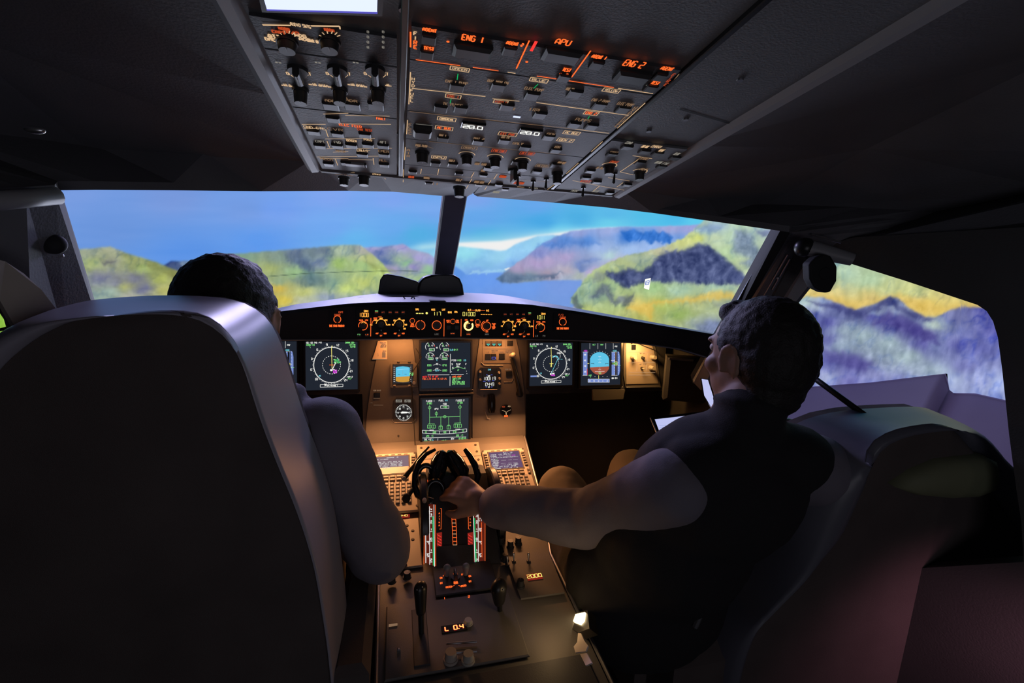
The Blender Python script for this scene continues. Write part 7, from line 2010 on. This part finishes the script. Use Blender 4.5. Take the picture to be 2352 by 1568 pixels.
def hand(mb, wrist, dirv, nrm, side, curl=0.9, m='skin', k=1.0, spread=0.12):
    """palm from the wrist along dirv; nrm is the back of the hand; thumb towards side (+1: dirv x nrm)"""
    d = Vector(dirv).normalized(); n = Vector(nrm); n = (n - d * n.dot(d)).normalized(); w = d.cross(n) * side
    wr = Vector(wrist)
    mb.capsule(wr - d * 0.01, wr + d * 0.030 * k, .026 * k, .030 * k, m, 0.72, n) if False else mb.capsule(wr - d * 0.01, wr + d * 0.03 * k, .024 * k, .027 * k, m)
    for q in (-1, -0.33, 0.33, 1):
        mb.capsule(wr + d * 0.020 * k + w * q * 0.014 * k, wr + d * 0.080 * k + w * q * 0.029 * k, .015 * k, .0125 * k, m)
    L = {1: (.042, .026, .021), 0.33: (.046, .030, .022), -0.33: (.043, .028, .021), -1: (.034, .021, .019)}
    for q in (1, 0.33, -0.33, -1):
        b = wr + d * 0.084 * k + w * q * 0.030 * k + n * 0.002
        a = 0.25 + 0.1 * (1 - q) * 0.3; p = b; r = .0098 * k
        dd = (d + w * q * spread).normalized()
        for i, l in enumerate(L[q]):
            a += curl * (0.55 if i == 0 else 0.85)
            v = dd * math.cos(a) - n * math.sin(a)
            e = p + v * l * k; mb.capsule(p, e, r, r * 0.9, m, n=12); p = e; r *= 0.9
    b = wr + d * 0.028 * k + w * 0.030 * k - n * 0.006
    v1 = (d * 0.72 + w * 0.62 - n * 0.25).normalized(); e = b + v1 * .038 * k
    v2 = (d * 0.90 + w * 0.15 - n * 0.45).normalized(); f = e + v2 * .032 * k
    mb.capsule(wr + d * .012 * k + w * .012 * k, b, .018 * k, .016 * k, m); mb.capsule(b, e, .0145 * k, .0118 * k, m); mb.capsule(e, f, .0115 * k, .0095 * k, m)


def limb(mb, P, R, m, sx=1.0):
    for i in range(len(P) - 1): mb.capsule(P[i], P[i + 1], R[i], R[i + 1], m, sx)


def person(name, label, H, neck_base, chest, waist, pelvis, sh, el, wr, hands, hip, kn, an, sleeve=1.0, leg_mat='trousers', extra=(), torso_shade=False):
    t = thing(name, label, 'person', (pelvis[0], pelvis[1], 0))
    S, E_, W_ = sh, el, wr
    nb, ch, wa, pe = map(Vector, (neck_base, chest, waist, pelvis))
    mb = MB(); m = 'skin'
    H.skin(mb); H.neck(mb, nb)
    axis = (S[1] - S[0]).normalized(); fw = Vector((0, 0, 1)).cross(axis) * -1
    Rt = Matrix((axis, fw, Vector((0, 0, 1)))).transposed()
    mb.ell(ch, .165, .105, .14, m, Rt); mb.ell(wa, .135, .095, .14, m, Rt); mb.ell(pe, .155, .115, .12, m, Rt)
    for i in (0, 1):
        limb(mb, [nb + Vector((0, 0, -0.045)), S[i]], [.044, .046], m); limb(mb, [S[i], E_[i], W_[i]], [.050, .040, .027], m)
        limb(mb, [hip[i], kn[i], an[i]], [.082, .056, .040], m)
        mb.capsule(an[i] + Vector((0, -.02, -.03)), an[i] + Vector((0, .15, -.045)), .038, .032, m)
        hand(mb, *hands[i])
    o = mb.build('body', t); finish(o, 0.0055, 4)
    mb = MB(); H.hair(mb); o = mb.build('hair', t); finish(o, 0.0045, 2, 0.006, 0.012)
    H.eyes(t)
    # shirt
    mb = MB(); m = 'shirt'
    mb.ell(ch + Vector((0, 0, .005)), .182, .122, .15, m, Rt); mb.ell(wa, .155, .115, .16, m, Rt); mb.ell(pe + Vector((0, 0, .05)), .168, .128, .11, m, Rt)
    for i in (0, 1):
        limb(mb, [nb + Vector((0, 0, -0.045)), S[i] + Vector((0, 0, -.002))], [.060, .066], m)
        mid = lerp(S[i], E_[i], 0.55)
        limb(mb, [S[i], mid, E_[i], lerp(E_[i], W_[i], 0.86)], [.068 * sleeve, .060 * sleeve, .060 * sleeve, .049 * sleeve], m)
    for w_ in extra: mb.capsule(*w_, m)
    def collar(mb, m):
        N = 20; up = (H.c - nb).normalized(); a = up.orthogonal().normalized(); b = up.cross(a)
        mb.capsule(nb - up * 0.03, nb + up * 0.020 + Vector((0, -0.010, 0)), .080, .063, m)
        mb.tube([nb + up * 0.036 + Vector((0, -0.006, 0)) + (a * math.cos(2 * PI * i / N) + b * math.sin(2 * PI * i / N)) * .060 for i in range(N + 1)], .009, m, 8)
    if not torso_shade: collar(mb, m)
    o = mb.build('shirt', t); finish(o, 0.0075, 4, 0.010, 0.07)
    if torso_shade:  # shade on the torso, modelled as a dark layer over the shirt
        mb = MB(); m = 'torso_shade'
        mb.ell(ch + Vector((0, 0, .002)), .190, .132, .158, m, Rt); mb.ell(wa, .168, .128, .172, m, Rt); mb.ell(pe + Vector((0, 0, .0)), .184, .148, .155, m, Rt); mb.ell(pe + Vector((0, 0, .05)), .186, .142, .13, m, Rt)
        for i in (0, 1): mb.capsule(nb + Vector((0, -0.012, -0.05)), lerp(nb, S[i], 0.72) + Vector((0, -0.006, -0.004)), .068, .070, m)
        collar(mb, m)
        o = mb.build('torso_shade', t); finish(o, 0.0075, 4, 0.008, 0.07)
    mb = MB(); m = leg_mat
    mb.ell(pe + Vector((0, 0, -.02)), .165, .128, .11, m, Rt)
    for i in (0, 1): limb(mb, [hip[i], kn[i], lerp(kn[i], an[i], 0.93)], [.096, .070, .052], m)
    o = mb.build('trousers', t); finish(o, 0.009, 4, 0.008, 0.06)
    for i in (0, 1):
        mb = MB(); mb.capsule(an[i] + Vector((0, -.03, -.035)), an[i] + Vector((0, .15, -.05)), .046, .040, 'black_plastic'); mb.capsule(an[i], an[i] + Vector((0, -.01, -.03)), .045, .045, 'black_plastic')
        o = mb.build('shoe', t); finish(o, 0.007, 3)
    return t


# left pilot, seen from behind over the seat back
hc = near(524, 732, (-0.49, -0.62, 1.17))
H = Head(hc, 0.05, 0.06, 0.95)
shr = near(742, 1000, (-0.27, -0.64, 0.99)); elr = near(872, 1262, (-0.20, -0.60, 0.76))
P0 = V(hc.x, hc.y, 0)
person('person', 'person in a pale shirt seen from behind over the large left seat, dark hair', H, (hc.x + 0.0, -0.63, 1.01), (hc.x, -0.64, 0.92), (hc.x - .01, -0.64, 0.74), (hc.x - .02, -0.62, 0.58),
       [V(hc.x - 0.19, -0.66, 1.00), shr], [V(hc.x - 0.215, -0.54, 0.78), elr], [V(hc.x - 0.18, -0.30, 0.76), V(-0.30, -0.38, 0.68)],
       [(V(hc.x - 0.18, -0.30, 0.76), (0.1, 1, 0.1), (-0.3, -0.1, 1), 1, 0.8), (V(-0.30, -0.38, 0.68), (-0.2, 1, -0.1), (0.2, 0.1, 1), -1, 0.35)],
       [V(hc.x - 0.11, -0.60, 0.56), V(hc.x + 0.08, -0.60, 0.56)], [V(hc.x - 0.14, -0.18, 0.60), V(hc.x + 0.10, -0.18, 0.60)], [V(hc.x - 0.13, -0.06, 0.18), V(hc.x + 0.09, -0.06, 0.18)], 1.04, extra=[(near(664, 918, (-0.36, -0.63, 1.02)), near(676, 905, (-0.35, -0.61, 1.035)), 0.026, 0.024)])

# right pilot, turned forward, left hand on the thrust levers
hc = near(1742, 822, (0.53, -0.75, 1.17))
H = Head(hc, 0.10, -0.03, 1.02, 0.04)
shl = near(1542, 1118, (0.33, -0.73, 1.00)); ell_ = near(1352, 1192, (0.235, -0.58, 0.84)); wrl = near(1118, 1158, (0.06, -0.42, 0.785))
lf = near(1028, 1108, (0.0, -0.36, 0.80)) - wrl
wrr = near(1705, 978, (0.64, -0.58, 0.92)); rf = near(1548, 985, (0.55, -0.50, 0.90)) - wrr
person('person', 'person on the right reaching the left hand to the thrust levers', H, (hc.x - 0.035, hc.y - 0.02, 0.995), (0.465, -0.765, 0.85), (0.40, -0.74, 0.73), (0.375, -0.69, 0.58),
       [shl, near(1862, 1075, (0.64, -0.76, 1.0))], [ell_, V(0.68, -0.72, 0.80)], [wrl, wrr],
       [(wrl, lf, (0.1, -0.75, 0.75), -1, 0.75), (wrr, rf, (0.0, -0.4, 1), 1, 0.45)],
       [V(0.29, -0.64, 0.57), V(0.48, -0.66, 0.55)], [near(1292, 1128, (0.27, -0.33, 0.72)), V(0.56, -0.28, 0.66)], [V(0.27, -0.14, 0.20), V(0.56, -0.10, 0.20)], 1.08, torso_shade=True)

# ================================================================ loose things
def prism_thing(name, label, cat, fr, pts, h0, h1, m, bevel=0.006, part='body'):
    c = fr.P(*[sum(q) / len(pts) for q in zip(*pts)])
    t = thing(name, label, cat, tuple(c))
    mb = MB(); mb.poly(fr, pts, h0, h1, m); o = mb.build(part, t)
    b = o.modifiers.new('bevel', 'BEVEL'); b.width = bevel; b.segments = 3; b.limit_method = 'ANGLE'
    shade_auto(o, 50)
    return t


GB = Frame((0, 0.0, 1.16), (1, 0, 0), (0, 0, 1))
bx = [GB.at(*p) for p in [(873, 684), (868, 674), (873, 642), (881, 630), (890, 629), (922, 635), (958, 646), (972, 655), (972, 686)]]
t = prism_thing('cover_box', 'left black slanted cover box standing on the glareshield beside the post', 'box', GB, bx, -0.09, 0.0, 'black_plastic')
bx = [GB.at(*p) for p in [(962, 690), (959, 662), (963, 647), (973, 636), (990, 631), (1042, 631), (1055, 638), (1062, 654), (1066, 682), (1060, 690)]]
t = prism_thing('compass_housing', 'black rounded housing at the foot of the centre post on the glareshield', 'housing', GB.off(0.012), bx, -0.09, 0.0, 'black_plastic')


def cable(name, label, pts, y, r=0.0022, dz=0.0):
    P = [on_y(px, py, yy if (yy := (q[0] if q else y)) is not None else y) for px, py, *q in pts]
    # smooth the run
    out = []
    for i in range(len(P) - 1):
        a = P[max(i - 1, 0)]; b = P[i]; c = P[i + 1]; d = P[min(i + 2, len(P) - 1)]
        for k in range(5):
            s = k / 5
            out.append(0.5 * ((2 * b) + (c - a) * s + (2 * a - 5 * b + 4 * c - d) * s * s + (-a + 3 * b - 3 * c + d) * s ** 3))
    out.append(P[-1])
    mb = MB(); mb.tube(out, r, 'black_matte', 6); o = mb.build(name, None, loc=out[len(out) // 2], smooth=True)
    tag(o, label, 'cable'); return o


cable('cable', 'thick black cable along the glareshield top from seat to cover box', [(610, 722), (640, 714), (680, 707), (720, 702), (760, 697), (800, 692), (840, 688), (880, 684), (920, 681), (960, 683), (975, 690)], -0.10, 0.0032)
cable('cable', 'thin black looping cable above the glareshield edge', [(800, 699), (740, 706), (700, 711), (683, 707), (672, 703), (690, 702), (720, 705), (780, 697), (830, 692)], -0.13, 0.0018)
cable('cable', 'thin black cable loop beside the cover box', [(880, 690), (850, 692), (825, 690), (815, 686), (828, 683), (848, 684), (856, 688)], -0.08, 0.0016)
cable('cable', 'bent black wire end hanging over the glareshield edge by the post', [(925, 680), (938, 694), (945, 701), (952, 697), (944, 688), (950, 682), (958, 697), (964, 700), (966, 692), (961, 688)], -0.16, 0.0016)
cable('cable', 'dark wire low in the left side window', [(-30, 760, -0.62), (0, 757, -0.62), (25, 750, -0.62), (45, 741, -0.62)], -0.62, 0.0025)

# windshield lower rim strips right of the post
for pts, lab in (([(1064, 673), (1142, 690), (1142, 694), (1064, 690)], 'dark wedge strip along the foot of the right windshield beside the post'), ([(1144, 690), (1196, 698), (1190, 700), (1144, 696)], 'short dark wedge strip pointing right along the foot of the windshield')):
    mb = MB(); F = WR.off(0.004); mb.poly(F, [F.at(*p) for p in pts], -0.004, 0.004, 'black_matte')
    o = mb.build('wiper_arm', None, loc=F.W(*pts[0])); tag(o, lab, 'strip')

# screen reflection in the right windshield, put in as a glowing plate
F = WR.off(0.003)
t = thing('window_reflection', 'small white screen reflection with blue lines in the right windshield, made as a glowing plate', 'marker', tuple(F.W(1487, 651)))
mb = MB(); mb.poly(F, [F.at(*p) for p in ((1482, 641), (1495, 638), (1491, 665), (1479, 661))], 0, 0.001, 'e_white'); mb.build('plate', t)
mb = MB(); c = F.at(1488, 648); mb.path(F, [F.at(*p) for p in ((1484, 645), (1492, 643), (1490.5, 652), (1483, 653))], 0.002, 0.0015, 'e_tape', True); mb.line(F, F.at(1484, 649), F.at(1491, 648), 0.002, 0.0015, 'e_tape'); mb.build('reflection_lines', t)

# sunshade roller and device at the top of the right side window
pa = near(1848, 568, tr_[3] + V(-0.03, -0.03, 0)); pb = near(1958, 596, SR.W(1958, 596) + V(-0.03, -0.03, 0))
t = thing('sunshade_roller', 'grey rolled sunshade tube lit from the window above the right side pane', 'sunshade', tuple(pa))
mb = MB(); mb.tube([pa, lerp(pa, pb, .5), pb], [0.017, 0.015, 0.012], 'trim_grey', 16); shade_auto(mb.build('roll', t))
mb = MB(); mb.ell(pa, 0.019, 0.019, 0.019, 'black_plastic'); mb.build('end_cap', t, smooth=True)
mb = MB(); q0 = near(1862, 541, tr_[4]); q1 = near(1938, 560, SR.W(1938, 560)); mb.tube([q0 + V(-.02, -.02, 0), q1 + V(-.03, -.02, 0)], 0.0022, 'metal', 8); mb.build('guide_wire', t)
o = mb = None
DF = Frame(near(1880, 630, (0.66, -0.80, 1.27)), (MC[0][0], MC[1][0], 0.0), (0, 0, 1))
hexp = [DF.at(*p) for p in [(1866, 590), (1880, 583), (1900, 588), (1914, 612), (1913, 645), (1899, 670), (1886, 672), (1862, 660), (1852, 640), (1850, 605)]]
t = prism_thing('window_camera', 'black octagonal device hanging in front of the right pillar', 'device', DF, hexp, -0.012, 0.012, 'black_matte', 0.004)
mb = MB(); mb.tube([DF.W(1872, 590, -0.02), near(1866, 560, tr_[4] + V(-0.02, -0.02, 0))], 0.006, 'black_plastic', 10); mb.build('bracket', t)
mb = MB(); c = DF.at(1885, 628); mb.cyl(DF.P(*c, 0.012), DF.P(*c, 0.013), 0.012, 0.011, 'black_matte', 20); mb.build('lens', t)

# pillar fittings
for (x, y), ref, lab in (((1787, 638), lerp(tr_[2], br_[2], .6), 'tiny bright screw on the right pillar'), ((140, 586), lerp(tl_[1], bl_[1], .5), 'tiny bright screw on the left pillar'), ((80, 298), V(-0.60, -1.0, 1.50), 'small shiny metal catch on the dark ceiling far left')):
    mb = MB(); c = near(x, y, ref + (CAM - ref).normalized() * 0.012); r_ = 0.0035 if x > 100 else 0.004
    mb.ell(c, r_ * (2.2 if x < 100 else 1), r_, r_, 'metal'); o = mb.build('ceiling_catch' if x < 100 else 'screw_head', None, loc=c, smooth=True); tag(o, lab, 'fitting')
mb = MB(); c = near(122, 560, lerp(tl_[1], bl_[1], .42) + V(0.01, -0.02, 0)); mb.ell(c, 0.016, 0.012, 0.014, 'black_matte'); o = mb.build('air_nozzle', None, loc=c, smooth=True); tag(o, 'black round air nozzle on the left pillar', 'nozzle')

# diagonal bar and pale cushion outside the right side window
p0 = near(1862, 862, SR.W(1862, 862) + V(0.03, 0.03, 0)); p1 = near(2012, 972, SR.W(2012, 972) + V(0.02, 0.02, 0))
mb = MB(); mb.tube([p0, p1], 0.0065, 'black_plastic', 10); tag(mb.build('window_bar', None, loc=lerp(p0, p1, .5), smooth=True), 'dark slanting bar across the lower part of the right side window', 'bar')
mb = MB(); c = near(1835, 986, (0.75, -0.68, 1.0)); mb.capsule(c + V(-.02, .01, .008), c + V(.05, -.01, -.012), 0.016, 0.010, 'grey_plastic'); tag(mb.build('shoulder_rest', None, loc=c, smooth=True), 'pale rounded handle behind the shoulder of the right person', 'handle')

# tablet in front of the right pilot
TFm = frame3(near(1522, 1010, (0.50, -0.50, 0.86)), near(1650, 996, (0.60, -0.50, 0.86)), near(1503, 963, (0.50, -0.42, 0.93)))
if TFm.n.dot(CAM - TFm.o) < 0: TFm = Frame(TFm.o, -TFm.u, TFm.v)
t = thing('tablet', 'tablet computer showing a white chart in front of the right person', 'tablet', tuple(TFm.o))
sc_ = [TFm.at(*p) for p in ((1504, 963), (1628, 949), (1652, 997), (1522, 1010))]
bd = [TFm.at(*p) for p in ((1494, 958), (1636, 942), (1664, 1003), (1516, 1019))]
mb = MB(); mb.poly(TFm, bd, -0.008, 0.0, 'black_gloss'); mb.build('case', t)
mb = MB(); mb.poly(TFm, sc_, 0.0, 0.0006, 'e_tablet'); o = mb.build('screen', t)
mb = MB()
for a in ((1514, 978, 1530, 977), (1516, 982, 1528, 981), (1521, 1003, 1545, 998), (1556, 962, 1560, 968), (1560, 968, 1566, 958), (1566, 958, 1572, 967), (1575, 960, 1582, 966), (1583, 955, 1590, 962), (1590, 956, 1600, 954)):
    mb.line(TFm, TFm.at(*a[:2]), TFm.at(*a[2:]), 0.0009, 0.0012, 'e_tape' if a[0] < 1550 else 'e_amber' if a[0] > 1580 else 'grey_plastic')
mb.build('chart_lines', o)
mb = MB(); mb.tube([TFm.W(1494, 960, 0.001), TFm.W(1517, 1016, 0.001)], 0.002, 'metal', 8); mb.build('edge_strip', t)
sf = Frame(near(1630, 910, (0.60, -0.52, 1.02)), (MC[0][0], MC[1][0], 0), (0, 0.3, 1))
t = thing('side_screen', 'sliver of a bright bluish white screen seen under the jaw of the right person', 'screen', tuple(sf.o))
pp = [sf.at(*p) for p in ((1612, 870), (1626, 872), (1652, 955), (1640, 945), (1618, 908))]
mb = MB(); mb.poly(sf, [(a * 1.06, b * 1.04) for a, b in pp], -0.006, -0.001, 'black_gloss'); mb.build('case', t)
mb = MB(); mb.poly(sf, pp, -0.001, 0.0, 'e_tablet'); mb.build('screen', t)

# lit lamp and pale placards low between pedestal and right seat
LF = Frame(near(1320, 1420, (0.192, -0.765, 0.59)), (0.55, 0.8, 0.0), (0.35, -0.25, 0.9))
if LF.n.dot(CAM - LF.o) < 0: LF = Frame(LF.o, -LF.u, LF.v)
t = thing('console_lamp', 'small glowing warm lamp low between the pedestal and right seat', 'lamp', tuple(LF.o))
mb = MB(); mb.poly(LF, [LF.at(*p) for p in ((1285, 1412), (1346, 1398), (1350, 1440), (1325, 1450), (1300, 1435))], -0.02, -0.003, 'black_plastic'); mb.build('housing', t)
mb = MB(); mb.poly(LF, [LF.at(*p) for p in ((1292, 1416), (1343, 1405), (1340, 1424), (1332, 1433), (1318, 1428), (1312, 1420), (1300, 1421))], -0.003, 0.0, 'e_lamp'); mb.build('lens', t)
t = thing('wall_placard', 'two part pale placard lit by the small warm lamp above it', 'placard', tuple(LF.W(1340, 1490)))
for pts in (((1330, 1455), (1337, 1456), (1344, 1472), (1353, 1484), (1348, 1497), (1324, 1500), (1320, 1486), (1328, 1476)), ((1335, 1504), (1350, 1501), (1362, 1524), (1348, 1530))):
    mb = MB(); mb.poly(LF, [LF.at(*p) for p in pts], 0.0, 0.002, 'paper'); mb.build('plate', t)
qd = [near(1262, 1285, (0.205, -0.60, 0.56)), near(1302, 1292, (0.245, -0.60, 0.50)), near(1348, 1400, (0.235, -0.71, 0.50)), near(1288, 1400, (0.197, -0.71, 0.57))]
nn = (qd[1] - qd[0]).cross(qd[3] - qd[0]).normalized() * 0.01
if nn.dot(CAM - qd[0]) > 0: nn = -nn
mb = MB(); mb.add(qd + [p + nn for p in qd], [(0, 1, 2, 3), (7, 6, 5, 4), (0, 4, 5, 1), (1, 5, 6, 2), (2, 6, 7, 3), (3, 7, 4, 0)], 'trim_grey')
o = mb.build('side_cover', None, loc=qd[0]); tag(o, 'pale grey side cover of the pedestal ahead of the small warm lamp', 'cover')
lamp('console_lamp_light', 'POINT', tuple(LF.W(1325, 1445, 0.05)), tuple(LF.o), 0.12, (1.0, 0.62, 0.28), 0.01)
